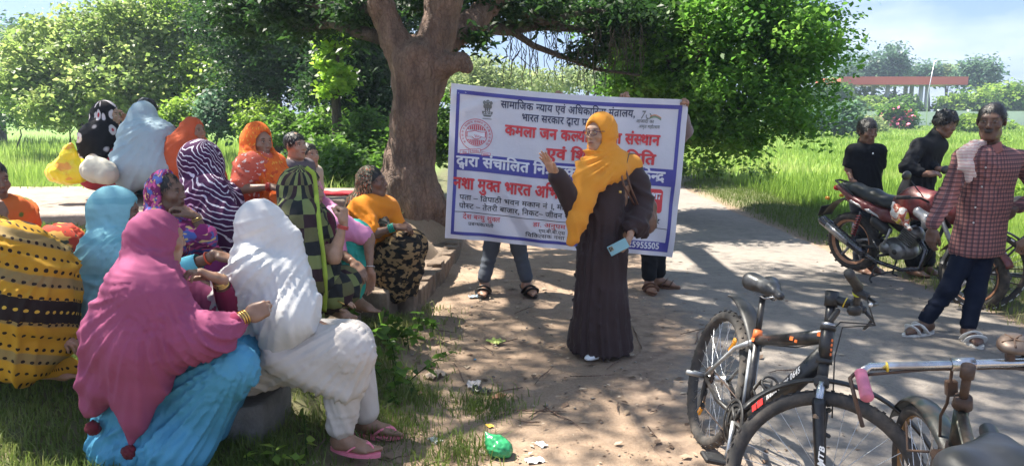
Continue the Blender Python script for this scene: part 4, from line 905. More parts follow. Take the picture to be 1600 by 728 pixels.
def paddy():
    r = np.random.default_rng(21); m = mat_leaf('paddy_leaf', [(.12,.19,.030),(.19,.28,.050),(.26,.34,.08),(.38,.39,.16)], 1.9, .55, .45)
    n = 150000; v = r.random(n); y = 7.4*(95/7.4)**v; x = r.uniform(-1, 1, n)*(y*.80)+y*.02
    edge = 4.75+fbm(np.stack([x*0, y, y*0], 1), .8, 2)*.3
    ok = ((x > edge)&(y > 7.4)&(x < y*.76)&~((y < 13)&(x < 4.4))) | ((x < -2.4)&(y > 11.2+fbm(np.stack([x, y*0, y*0], 1), .5, 2)*.5)&(y < 40)) | ((y > 17)&(x > 4.2))
    x, y = x[ok], y[ok]; P = np.stack([x, y, hgt(x, y)-.02], 1); lf = x < 0
    V, F, rn = blades(P, np.where(lf, .42, .21)*(.75+.5*vnoise(P, 1.1, 3.0)), (.0075+y*.0017), .22, r); mesh_blades('paddy_field', V, F, rn, m).__setitem__('label', 'bright green rice paddy')
    # short turf on the left bank and along the verge
    m2 = mat_leaf('turf_leaf', [(.075,.115,.022),(.12,.17,.036),(.20,.23,.075),(.33,.30,.16)], 1.9, .6, .3)
    n = 86000; x = r.uniform(-5.2, -.35, n); y = r.uniform(1.9, 6.0, n); d = fbm(np.stack([x, y, x*0], 1), 1.6, 3, 2.0)+fbm(np.stack([x, y, x*0], 1), 6, 2)*.5
    dens = sstep(-.55, -1.05, x+.10*np.sin(y*3))*1.0+.10; ok = (r.random(n) < dens*sstep(-.45, .25, d+.15)) & (y > 2.15-.2*x*0) & (np.abs(x) < y*.78+.2); x, y = x[ok], y[ok]
    P = np.stack([x, y, hgt(x, y)-.004], 1); V, F, rn = blades(P, .045+.055*np.clip(fbm(P, 1.3, 2, 6.0)+.5, 0, 1), .0045+.0008*y, .55, r, 2); mesh_blades('turf', V, F, rn, m2)
    n = 19000; x = r.uniform(3.7, 5.3, n); y = r.uniform(5.4, 17, n)**1.0; ok = (r.random(n) < sstep(3.7, 4.1, x)); x, y = x[ok], y[ok]; P = np.stack([x, y, hgt(x, y)-.01], 1); V, F, rn = blades(P, .05+.08*r.random(len(x))**2, .008, .4, r, 2); mesh_blades('verge_grass', V, F, rn, m2)
    n = 11000; x = r.uniform(-9, -1.2, n); y = r.uniform(7.3, 11.5, n); P = np.stack([x, y, hgt(x, y)-.01], 1); V, F, rn = blades(P, .10+.30*r.random(n)**2, .016, .35, r, 2); mesh_blades('rough_grass', V, F, rn, m)
    # tufts in the dirt
    cx = [(-.45,3.0),(-.30,2.7),(-.5,2.45),(-.1,2.62),(-.62,3.6),(-.25,3.35),(-.75,4.3),(-.55,4.0),(-.8,2.5),(.12,2.5),(-.15,3.9),(-.35,2.35),(-.6,2.75),(-.2,2.4)]; Q = []
    for i, c in enumerate(cx): k = 420; Q.append(np.stack([c[0]+r.normal(0, .10, k), c[1]+r.normal(0, .11, k)], 1))
    Q = np.concatenate(Q); P = np.stack([Q[:,0], Q[:,1], hgt(Q[:,0], Q[:,1])-.004], 1); V, F, rn = blades(P, .075, .0055, .6, r, 2); mesh_blades('grass_tufts', V, F, rn, m2)
paddy()
def weeds():
    r = np.random.default_rng(4)
    for i, (px, py, D, s, n, kd, lab) in enumerate([(585,500,4.75,.26,90,'mid','leafy weed spilling over the stone under the bare feet'), (640,520,4.9,.20,70,'mid','leafy weed growing at the foot of the kerb corner'), (600,560,4.2,.22,80,'mid','leafy weed beside the knee of the woman in white'), (455,690,3.0,.16,26,'bright','small broad leaved weed in the turf in front of the white suit'), (392,705,2.95,.12,16,'bright','small weed beside the blue skirt'), (640,600,3.9,.14,34,'mid','straggling weed at the edge of the dirt path'), (1120,290,10.5,.5,240,'bright','tall weeds at the field corner right of the banner'), (1190,292,10.2,.45,200,'bright','tufted weeds below the hanging boughs'), (1080,285,11,.45,200,'mid','weeds close to the right edge of the banner'), (1560,235,7.6,.5,220,'bright','tall weeds behind the checked shirt'), (1590,330,7.4,.5,160,'bright','weeds beside the black bicycle'), (60,375,4.9,.15,40,'bright','low weeds in front of the concrete slab')]):
        b = G(px, py, 0) if D > 7 else W(px, py, D); b = on(b[0], b[1]); e = empty('weed', b, lab, 'weed', 'weeds on the verge' if D > 7 else None)
        k = max(3, n//12); st = np.stack([r.normal(0, s*.45, k), r.normal(0, s*.45, k), np.zeros(k)], 1); mb = MB(); P = []
        for q in st:
            tip = q+A3(r.normal(0, s*.35), r.normal(0, s*.35), s*(.5+.6*r.random())); mb.tube([q, (q+tip)/2+A3(0,0,s*.12), tip], [.004,.003,.002], 4)
            for f in np.linspace(.25, 1, max(2, n//k)): P.append(q+(tip-q)*f+A3(0,0,s*.1*math.sin(f*3)))
        ll = mb.build('stem', ML['mid'], e); P = np.array(P); o = leaves_obj('leaf', P, s*.30 if D < 7 else s*.2, ML[kd], e, r=r, aspect=.8, droop=.1); tag(o, kind='stuff')
weeds()
# ------------------------------------------------------------------ litter
def litter():
    r = np.random.default_rng(9)
    m = mat_leaf('dry_leaf', [(.10,.065,.045),(.19,.125,.085),(.30,.215,.145),(.46,.38,.29)], 1.0, .8, .1)
    n = 2300; x = r.normal(.0, .95, n)*1.0+.1; y = r.uniform(2.1, 8, n); ok = (x > -1.3)&(x < 2.6); x, y = x[ok], y[ok]; P = np.stack([x, y, hgt(x, y)+.010+r.random(len(x))*.008], 1)
    V, F, rv = leafquads(P, (.012+.058*r.random(len(P))**3), aspect=.5, droop=0, up=3.0, r=r, fold=.35); c = np.repeat(P, 4, 0); V[:,2] = c[:,2]+(V[:,2]-c[:,2])*.35
    tag(link('dry_leaves', mesh_np('dry_leaves', V, F, m, smooth=False, attrs={'rnd': rv})), kind='stuff')
    # pebbles
    n = 900; x = r.uniform(-.8, 3.6, n); y = r.uniform(2.1, 8, n); mb_V = []; mb_F = []; oc = np.array([[1,0,0],[-1,0,0],[0,1,0],[0,-1,0],[0,0,1],[0,0,-1]], float); of = np.array([[0,2,4],[2,1,4],[1,3,4],[3,0,4],[2,0,5],[1,2,5],[3,1,5],[0,3,5]])
    s = .004+.013*r.random(n)**4; V = (oc[None]*(s[:,None,None]*(.7+.6*r.random((n,6,1))))*[1,1,.6]+np.stack([x, y, hgt(x, y)+.008], 1)[:,None]).reshape(-1, 3); F = (of[None]+6*np.arange(n)[:,None,None]).reshape(-1, 3)
    tag(link('pebbles', mesh_np('pebbles', V, F, mat_simple('pebble', (.25,.21,.17), .9, scale=4))), kind='stuff')
    mb = MB()
    for i in range(46):
        c = A3(r.normal(0, .8), r.uniform(2.3, 6), .012); c[2] += float(hgt(c[:1], c[1:2])[0]); a = r.random()*6.3; L = .05+.13*r.random(); q = [c+A3(math.cos(a), math.sin(a), 0)*L*t+A3(0,0,.010*r.random())+A3(-math.sin(a), math.cos(a), 0)*r.normal(0, .006) for t in (-1,-.3,.3,1)]; mb.tube(q, [.003,.004,.003,.0015], 5)
    tag(mb.build('twigs', [MBARK]), kind='stuff')
    def crumple(name, px, py, size, c, lab, cat, seed, rough=.6, hz=.35):
        b = G(px, py, .0); b = on(b[0], b[1], .008); n = 12; u, v = np.meshgrid(np.linspace(-1,1,n), np.linspace(-1,1,n), indexing='ij'); q = np.stack([u.ravel(), v.ravel(), u.ravel()*0+seed], 1)
        V = np.stack([u.ravel()*size*(.8+.4*vnoise(q, 1.5)), v.ravel()*size*.7*(.7+.5*vnoise(q, 1.7, 5)), np.abs(fbm(q, 2.2, 3, seed))*size*hz*2.2], 1); R = rotm((0,0,1), seed*1.3); V = V@R.T
        V2 = V-[0,0,.0015]; I = np.arange(n*n).reshape(n, n); F = np.stack([I[:-1,:-1], I[1:,:-1], I[1:,1:], I[:-1,1:]], -1).reshape(-1, 4); F = np.concatenate([F, F[:,::-1]+n*n])
        o = link(name, mesh_np(name, np.concatenate([V, V2]), F, mat_simple(name+str(int(seed*10)), c, rough, var=.15), smooth=False)); o.location = b; tag(o, lab, cat)
    crumple('paper_scrap', 740, 604, .055, (.62,.55,.52), 'crumpled white wrapper with red print on the dirt', 'litter', 1.2)
    crumple('plastic_scrap', 752, 612, .06, (.03,.03,.035), 'black plastic scrap under the white wrapper', 'litter', 2.1, .3)
    crumple('plastic_scrap', 780, 622, .045, (.30,.14,.08), 'reddish brown wrapper lying by the black plastic', 'litter', 3.3)
    crumple('paper_scrap', 680, 690, .035, (.62,.60,.56), 'white paper scrap near the pink flip-flop', 'litter', 4.2)
    crumple('paper_scrap', 836, 722, .04, (.70,.70,.70), 'white paper scrap at the bottom edge of the path', 'litter', 5.1)
    crumple('paper_scrap', 765, 667, .022, (.75,.42,.05), 'small orange packet above the green bag', 'litter', 6.4)
    crumple('paper_scrap', 742, 465, .055, (.35,.45,.55), 'pale blue packet beside the left sandal behind the banner', 'litter', 7.4)
    crumple('plastic_scrap', 742, 563, .010, (.02,.25,.5), 'tiny blue cap on the dirt', 'litter', 8.4)
    crumple('paper_scrap', 775, 536, .06, (.35,.42,.10), 'yellow green leaf wrapper in the sun patch', 'litter', 9.1)
    crumple('paper_scrap', 680, 589, .07, (.42,.32,.24), 'large dry brown leaf lying by the weeds', 'dry leaf', 10.3)
    crumple('paper_scrap', 846, 697, .030, (.6,.6,.6), 'grey paper scrap right of the green bag', 'litter', 11.3)
    # green carrier bag
    b = G(782, 712, 0); b = on(b[0], b[1]); S = Sdf().ell((0,0,.035), (.062,.055,.045), None, .03).ell((-.03,.02,.055), (.045,.04,.04), None, .03).cone((-.05,.03,.07), (-.075,.05,.10), .02, .006, .03); V, F = mesh_sdf(S, .006); N = vnormals(V, F); V = V+N*(fbm(V, 22, 3)*.012-np.abs(fbm(V, 35, 2, 4))*.010)[:,None]
    o = link('carrier_bag', mesh_np('carrier_bag', V, F, mat_simple('green_plastic', (.03,.26,.10), .28, var=.3))); o.location = b; tag(o, 'crumpled green plastic carrier bag at the grass edge', 'plastic bag')
    # yellow sack and cloth bag on the slab
    b = W(103, 285, 6.1); b[2] = .89; S = Sdf()
    w = lambda x, y, d=6.05: W(x, y, d)-b
    S.cone(w(88,270), w(122,270), .085, .085, .06).cone(w(103,268), w(108,240), .10, .065, .06).cone(w(108,240), w(112,228), .06, .025, .03).cone(w(82,272), w(126,262), .05, .06, .05)
    S.half(A3(0,0,-.01), (0,0,-1), .01); V, F = mesh_sdf(S, .010); N = vnormals(V, F); V = V+N*(fbm(V, 12, 3)*.022-np.abs(fbm(V*[1,1,.5], 18, 2, 4))*.022)[:,None]
    t = NT('yellow_plastic'); o_ = t.obj(); c = t.mix(t.ramp(t.noise(7, 3, t.map(o_, (1,1,1.6))), [(.52,0.0),(.58,1.0)]), (.80,.60,.02), (.78,.33,.04)); t.bsdf(c, .3, 0, t.noise(30, 4, o_), .5, .01)
    o = link('yellow_bag', mesh_np('yellow_bag', V, F, t.m)); o.location = b; tag(o, 'bulging bright yellow plastic bag with orange print on the slab', 'plastic bag')
    b = W(152, 288, 6.0); b[2] = .89; S = Sdf().ell(W(152,266,6.0)-b, (.13,.11,.11), None, .05).ell(W(168,272,5.95)-b, (.08,.09,.08), None, .05).cone(W(145,255,6.0)-b, W(138,246,6.0)-b, .05, .02, .04).half(A3(0,0,-.01), (0,0,-1), .01); V, F = mesh_sdf(S, .010); N = vnormals(V, F); V = V+N*(fbm(V, 13, 3)*.02)[:,None]
    o = link('cloth_bag', mesh_np('cloth_bag', V, F, cloth('offwhite_bag', (.50,.47,.40)))); o.location = b; tag(o, 'off white knotted cloth bag beside the yellow bag', 'cloth bag')
    b = A3(*W(520,287,6.7)); b[2] = .885; V, F = mesh_sdf(Sdf().box((0,0,.008), (.22,.10,.012), .008, k=.01), .012); V = V+vnormals(V, F)*(fbm(V, 12, 2)*.012)[:,None]; o = link('red_cloth', mesh_np('red_cloth', V, F, cloth('red_cloth', (.5,.04,.05)))); o.location = b; tag(o, 'folded red cloth lying on the slab behind the elderly woman', 'cloth')
    b = A3(*W(30,303,5.9)); b[2] = .885; mb = MB(); mb.box((0,0,.004), (.18,.12,.006), rotm((0,0,1), .4)); o = mb.build('paper_sheet', [mat_simple('bluish_paper', (.5,.56,.68), .7, var=.05)]); o.location = b; tag(o, 'sheet of bluish paper on the slab at the far left', 'paper')
litter()
# ------------------------------------------------------------------ lettering
import bmesh
_gl = {}
def glyph(s, bold=0.0):
    """flat mesh of a run of the built-in font: (verts2d, faces, width)"""
    k = (s, bold)
    if k in _gl: return _gl[k]
    c = bpy.data.curves.new('t', 'FONT'); c.body = s; c.resolution_u = 3; c.offset = bold; o = bpy.data.objects.new('t', c); col.objects.link(o)
    bpy.context.view_layer.update(); me = bpy.data.meshes.new_from_object(o)
    V = np.empty(len(me.vertices)*3); me.vertices.foreach_get('co', V); V = V.reshape(-1, 3)[:,:2].copy(); F = [tuple(p.vertices) for p in me.polygons]
    bpy.data.objects.remove(o); bpy.data.curves.remove(c); bpy.data.meshes.remove(me); r = (V, F, V[:,0].max() if len(V) else .3); _gl[k] = r; return r
def half(ch, bold):
    V, F, w = glyph(ch, bold); bm = bmesh.new(); vs = [bm.verts.new((x, y, 0)) for x, y in V]
    for f in F:
        try: bm.faces.new([vs[i] for i in f])
        except ValueError: pass
    cut = w-(.19 if ch not in 'कफ' else .30); bmesh.ops.bisect_plane(bm, geom=bm.verts[:]+bm.edges[:]+bm.faces[:], plane_co=(cut,0,0), plane_no=(1,0,0), clear_outer=True)
    bm.verts.index_update(); V2 = np.array([v.co[:2] for v in bm.verts]); F2 = [tuple(v.index for v in f.verts) for f in bm.faces]; bm.free(); return V2, F2, cut
def layout(s, bold=0.0):
    """~X half form; ^ r-stroke under the last letter; @ the dva ligature; the short i sign is typed before its consonant"""
    Vs, Fs = [], []; n = 0; x = 0.0; i = 0; last = 0.0
    def put(V, F, dx, dy=0, sc=1.0):
        nonlocal n
        Vs.append(V*sc+[dx, dy]); Fs.extend(tuple(j+n for j in f) for f in F); n += len(V)
    marks = 'ेैंुू्ृाीोौःँ़'
    while i < len(s):
        ch = s[i]
        if ch == ' ': x += .30; i += 1; continue
        if ch == '~':
            V, F, w = half(s[i+1], bold); put(V, F, x); x += w; i += 3 if s[i+2:i+3] == '्' else 2; continue
        if ch == '@':
            V, F, w = glyph('द', bold); put(V, F, x); V2, F2, w2 = glyph('व', bold); put(V2, F2, x+w*.36, -.22, .62); last = w; x += w; i += 1; continue
        if ch == '^':
            V = np.array([[-.56,.0],[-.49,.075],[-.17,.25],[-.17,.14]])+[x, 0]; V2 = V.copy(); put(V, [(0,1,2,3)], 0); i += 1; continue
        if ch == 'ि': V, F, w = glyph('ि', bold); put(V, F, x); x += .27; i += 1; continue
        j = i+1; b = ch
        while j < len(s) and s[j] in marks: b += s[j]; j += 1
        V, F, w = glyph(b, bold); 
        if len(V): put(V, F, x)
        x += w+(.05 if ord(ch) < 256 else 0); i = j
    return np.concatenate(Vs), Fs, x
# ------------------------------------------------------------------ banner
def banner():
    D = 6.22; TL, TR, BR, BL = W(705,130,6.18), W(1076,156,6.26), W(1051,403,6.24), W(695,372,6.16); bw, bh = 367.0, 244.0
    root = empty('banner', (TL+TR+BR+BL)/4*[1,1,0]+A3(0,0,(BL[2]+BR[2])/2), 'large white printed cloth banner with blue border and red Hindi lettering', 'banner'); B0 = np.array(root.location)
    def S(P, off=0.0):
        P = np.asarray(P, float); u = P[:,0]/bw; v = P[:,1]/bh
        q = (TL*((1-u)*(1-v))[:,None]+TR*(u*(1-v))[:,None]+BR*(u*v)[:,None]+BL*((1-u)*v)[:,None])
        s = np.stack([u*1.95, v*1.3, u*0], 1); d = .030*np.sin(u*9+v*2.4)*np.sin(v*math.pi)+.030*fbm(s, 2.2, 2)+.020*np.sin((u*1.95-v*.9)*21+3*fbm(s, 1.5, 1))*sstep(.25,.9,v)*.6+.010*np.sin((u+v*1.6)*34)*sstep(.4, 0, v)*sstep(.35, 0, u)
        q[:,1] += d-off; q[:,2] += -.024*np.sin(u*math.pi)*(1-v)+.008*np.sin(u*math.pi*3)*v; return q
    nu, nv = 120, 80; U, Vv = np.meshgrid(np.linspace(0, bw, nu), np.linspace(0, bh, nv), indexing='ij'); P = np.stack([U.ravel(), Vv.ravel()], 1)
    # rounded upper right corner
    R = 16; cx, cy = bw-R, R; m = (P[:,0] > cx)&(P[:,1] < cy); q = P[m]-[cx, cy]; mx_ = np.maximum(np.abs(q[:,0]), np.abs(q[:,1])); ln = np.linalg.norm(q, axis=1)+1e-9; P[m] = [cx, cy]+q*(mx_/ln)[:,None]
    I = np.arange(nu*nv).reshape(nu, nv); F = np.stack([I[:-1,:-1], I[:-1,1:], I[1:,1:], I[1:,:-1]], -1).reshape(-1, 4)
    V = np.concatenate([S(P), S(P, -.0015)]); F = np.concatenate([F, F[:,::-1]+nu*nv])
    t = NT('flex_cloth'); o = t.obj(); n1 = t.noise(3, 4, o); cr_ = t.noise(5, 5, t.map(o, (1,1,1), (0,.6,0)), .6); b = t.bsdf(t.mix(n1, (.70,.70,.77), (.80,.80,.86)), .5, 0, cr_, .5, .03); tr = t.N('BsdfTranslucent', {'Color': (.82,.82,.88)}); ms = t.N('MixShader', {0: .34}); t.t.links.new(b.outputs[0], ms.inputs[1]); t.t.links.new(tr.outputs[0], ms.inputs[2]); t.t.links.new(ms.outputs[0], t.out.inputs[0])
    link('sheet', mesh_np('sheet', V-B0, F, t.m), root)
    ink = {k: mat_simple('ink_'+k, c, .5, var=.06, scale=6) for k, c in dict(blue=(.060,.060,.30), navy=(.022,.030,.085), red=(.62,.045,.055), black=(.02,.02,.03), white=(.72,.72,.78), grey=(.16,.17,.17), green=(.10,.30,.10), saffron=(.7,.28,.06), rose=(.60,.10,.14)).items()}
    def sub(V, F, step=9):
        """cut long faces so flat print follows the cloth"""
        bm = bmesh.new(); vs = [bm.verts.new((x, y, 0)) for x, y in V]
        for f in F:
            try: bm.faces.new([vs[i] for i in f])
            except ValueError: pass
        for ax in (0, 1):
            lo, hi = V[:,ax].min(), V[:,ax].max(); k = math.floor(lo/step)+1
            while k*step < hi:
                co = [0,0,0]; no = [0,0,0]; co[ax] = k*step; no[ax] = 1; bmesh.ops.bisect_plane(bm, geom=bm.verts[:]+bm.edges[:]+bm.faces[:], plane_co=co, plane_no=no); k += 1
        bm.verts.index_update(); V2 = np.array([v.co[:2] for v in bm.verts]); F2 = [tuple(v.index for v in f.verts) for f in bm.faces]; bm.free(); return V2, F2
    def pr(name, V, F, c, off=.004, parent=None, flip=False):
        V2, F2 = sub(np.asarray(V, float), F); Q = S(V2, off)-B0; o = link(name, mesh_np(name, Q, F2, ink[c], smooth=False), parent or root); return o
    def rect(name, x0, y0, x1, y1, c, off=.004): return pr(name, [(x0,y0),(x1,y0),(x1,y1),(x0,y1)], [(0,1,2,3)], c, off)
    def ring(name, cx, cy, r0, r1, c, off=.004, n=40, a0=0, a1=2*math.pi, ey=1.0):
        th = np.linspace(a0, a1, n+1); V = np.concatenate([np.stack([cx+np.cos(th)*r, cy+np.sin(th)*r*ey], 1) for r in (r0, r1)]); return pr(name, V, [(i, i+1, n+2+i, n+1+i) for i in range(n)], c, off)
    def text(s, x0, x1, vc, h, c, bold=.0, off=.007, ital=0.0, name='lettering'):
        heavy = bold > .018; V, F, w = layout(s, .012 if heavy else bold); V = V.copy(); V[:,0] += V[:,1]*ital
        if heavy:
            V2 = np.concatenate([V+[dx, dy] for dx, dy in ((-bold,0),(bold,0),(0,bold*.9),(0,-bold*.5))]); n = len(V); F = [tuple(j+k*n for j in f) for k in range(4) for f in F]; V = V2
        X = x0+V[:,0]/w*(x1-x0); Y = vc+h/2-V[:,1]/.622*h
        if heavy:
            o = None
            for k in range(4): o = pr(name, np.stack([X, Y], 1)[k*n:(k+1)*n], [tuple(j-k*n for j in f) for f in F[k*len(F)//4:(k+1)*len(F)//4]], c, off+.0004*k, o if o is None else (o if o.parent == root else o.parent))
            return o
        return pr(name, np.stack([X, Y], 1), F, c, off)
    # border and bands
    rect('border_line', 13, 9, 358, 15, 'blue'); rect('border_line', 9, 9, 14, 236, 'blue', .0045); rect('border_line', 352.5, 10, 358, 237, 'blue', .0045); rect('border_line', 9, 232, 358, 237, 'blue', .005)
    rect('blue_band', 12, 107, 355, 134, 'blue', .0038); rect('blue_band', 245, 222, 354, 236, 'blue', .0038); rect('thin_rule', 12, 199.6, 354, 200.6, 'black')
    text('सामाजिक ~न्याय एवं अधिकारिता मंत^ालय,'.replace('जिक', 'िजक').replace('धिका', 'िधका').replace('रिता', 'िरता'), 77, 286, 24.5, 10.5, 'navy', .016)
    text('भारत सरकार @ारा प^द~त्त', 110, 232, 41.5, 10.5, 'navy', .016)
    text('कमला जन क~ल्याण सेवा सं~स्थान', 86, 328, 64, 15, 'red', .032); text('एवं िश~क्षा सिमित', 152, 324, 94, 15, 'red', .032)
    text('@ारा संचािलत िनः~शु~ल्क नशा मुिक्त के~न्द^'.replace('~शु', 'शु').replace('मुिक्त', 'मुि~क्त'), 13, 341, 119.5, 14.5, 'white', .028)
    text('नशा मु~क्त भारत अिभयान', 10, 205, 155, 16.5, 'red', .032)
    text('पता – ित^पाठी भवन मकान नं 1, मोह~ल्ला', 20, 212, 177, 7.6, 'black', .010); text('पो~स्ट – तेतरी बाजार, िनकट– जीवन ~ज्योित', 20, 216, 190.5, 7.6, 'black', .010); text('नगर', 312, 340, 189, 7, 'black', .010)
    text('देश ब~न्धु शु~क्ल', 27, 86, 207.5, 7.0, 'red', .008); text('प^ब~न्धक/मंत^ी'.replace('^ी', 'ी'), 36, 76, 218.5, 5.0, 'black', .006)
    text('डा. अनुपम', 138, 190, 208, 6.4, 'red', .008); text('एम.बी.बी.एस', 148, 190, 218, 5.2, 'black', .006); text('िचिक~त्सक नशा मुि~क्त', 127, 215, 226, 5.4, 'black', .008); text('के~न्द^', 300, 322, 212, 5.4, 'black', .008)
    text('25955505', 292, 344, 229, 8.6, 'white', .02, .008)
    # red rounded box
    n = 6; V = []; 
    for (cx, cy, a) in ((336,134+10,-90),(336,171,0),(296,171,90),(296,144,180)):
        for k in range(n+1): th = R_(a+90*k/n); V.append((cx+5*math.cos(th), cy+5*math.sin(th)))
    pr('red_box', V, [tuple(range(len(V)))], 'red'); text('नशा', 312, 338, 150, 9, 'white', .02, .008)
    # state emblem: three lions over an abacus and bell
    def blob(cx, cy, rx, ry, c='grey', off=.0045, n=14, nm='emblem_mark'): th = np.arange(n)*2*math.pi/n; pr(nm, np.stack([cx+rx*np.cos(th), cy+ry*np.sin(th)], 1), [tuple(range(n))], c, off)
    for cx, cy, rx, ry in ((57,23.5,3.1,3.6),(51.8,24.5,2.3,3.0),(62.2,24.5,2.3,3.0),(57,29.5,3.4,4.2),(52.6,30,2.2,3.6),(61.4,30,2.2,3.6),(54,35,1.0,3.4),(57,35.4,1.0,3.4),(60,35,1.0,3.4)): blob(cx, cy, rx, ry)
    for cx in (55.8, 58.2): blob(cx, 22.8, .5, .5, 'white', .0065)
    pr('emblem_mark', [(48.5,38),(65.5,38),(64.5,42.5),(49.5,42.5)], [(0,1,2,3)], 'grey'); ring('emblem_mark', 57, 40.2, .9, 1.7, 'white', .0065, 14); blob(52.5,40.3,1.1,.7,'white',.0065); blob(61.5,40.3,1.1,.7,'white',.0065)
    pr('emblem_mark', [(50,43.4),(64,43.4),(62,46.4),(52,46.4)], [(0,1,2,3)], 'grey'); rect('emblem_mark', 50, 49, 64, 50.2, 'grey')
    # round seal with clasped hands and ribbon
    cx, cy = 41.5, 76.5; ring('seal_ring', cx, cy, 24.4, 25.4, 'rose'); ring('seal_ring', cx, cy, 16.2, 17.2, 'rose')
    V0 = 'क म ला ज न क ~ल्या ण सं ~स्था न ए वं िश क्षा स िम ित'.split(' '); k = len(V0)
    for i, s in enumerate(V0):
        a = R_(-215+250*i/(k-1)); Vg, Fg, w_ = layout(s.replace('क्षा', 'षा'), .012); q = (Vg-[w_/2, .3])*4.6; ca, sa = math.cos(a+math.pi/2), math.sin(a+math.pi/2); pr('seal_letter', np.stack([cx+20.8*math.cos(a)+q[:,0]*ca+q[:,1]*sa, cy+20.8*math.sin(a)+q[:,0]*sa-q[:,1]*ca], 1), Fg, 'rose', .006)
    for i in range(9):
        x = cx-12+i*3; hh = math.sqrt(max(15.6**2-(x-cx)**2, 0)); 
        rect('seal_bar', x-.9, cy-hh, x+.9, cy-min(hh, 8), 'rose'); rect('seal_bar', x-.9, cy+min(hh, 7.5), x+.9, cy+hh, 'rose')
    hand = [(cx-15,cy-4),(cx-8,cy-5.5),(cx-2,cy-7.5),(cx+4,cy-5.5),(cx+9,cy-5),(cx+15,cy-6),(cx+15,cy+3),(cx+9,cy+2),(cx+5,cy+5.5),(cx+1,cy+7.2),(cx-3,cy+6.5),(cx-7,cy+3),(cx-15,cy+4)]
    pr('clasped_hands', hand, [tuple(range(len(hand)))], 'rose', .0055); ih = [(cx+(x-cx)*.90, cy+(y-cy)*.84) for x, y in hand]; pr('clasped_hands', ih, [tuple(range(len(ih)))], 'white', .0075)
    for i in range(4): pr('clasped_hands', [(cx-3+i*2.6,cy-.5+i*.5),(cx-2.2+i*2.6,cy-.9+i*.5),(cx+.6+i*2.2,cy+4-i*.7),(cx-.2+i*2.2,cy+4.5-i*.7)], [(0,1,2,3)], 'rose', .0095)
    for x0, x1, y in ((-24,-10,25.5),(-8,8,22.5),(10,24,25.5)):
        pr('ribbon', [(cx+x0,cy+y),(cx+x1,cy+y-1.5 if x0<0 else cy+y+1),(cx+x1,cy+y+5),(cx+x0,cy+y+6.5)], [(0,1,2,3)], 'rose', .0055); pr('ribbon', [(cx+x0+.7,cy+y+.8),(cx+x1-.7,cy+y-.6 if x0<0 else cy+y+1.6),(cx+x1-.7,cy+y+4.3),(cx+x0+.7,cy+y+5.6)], [(0,1,2,3)], 'white', .0075)
    text('सेवा', cx-20, cx-13, cy+29, 2.8, 'rose', .01, .0095); text('सहयोग', cx-6, cx+6, cy+25.5, 2.8, 'rose', .01, .0095); text('समर्पण'.replace('र्', ''), cx+12, cx+21, cy+29.5, 2.8, 'rose', .01, .0095)
    # seventy-five logo
    text('7', 294, 301, 26, 11, 'grey', .01, ital=.25); ring('logo_swirl', 307, 27, 3.2, 4.6, 'grey', n=18, a0=-1.2, a1=3.6)
    for i, c in enumerate(('saffron', 'grey', 'green')):
        x = np.linspace(0, 1, 9); top = np.stack([309+x*18, 27+i*1.6-2.6*np.sin(x*math.pi*1.2)], 1); bt = top+[0, 1.2]; pr('logo_swoosh', np.concatenate([top, bt]), [(j, j+1, 10+j, 9+j) for j in range(8)], c, .005)
    text('आजादी का', 288, 316, 35.5, 4.6, 'grey', .012); text('अमृत महो~त्सव', 293, 326, 43.5, 4.6, 'grey', .012)
banner()
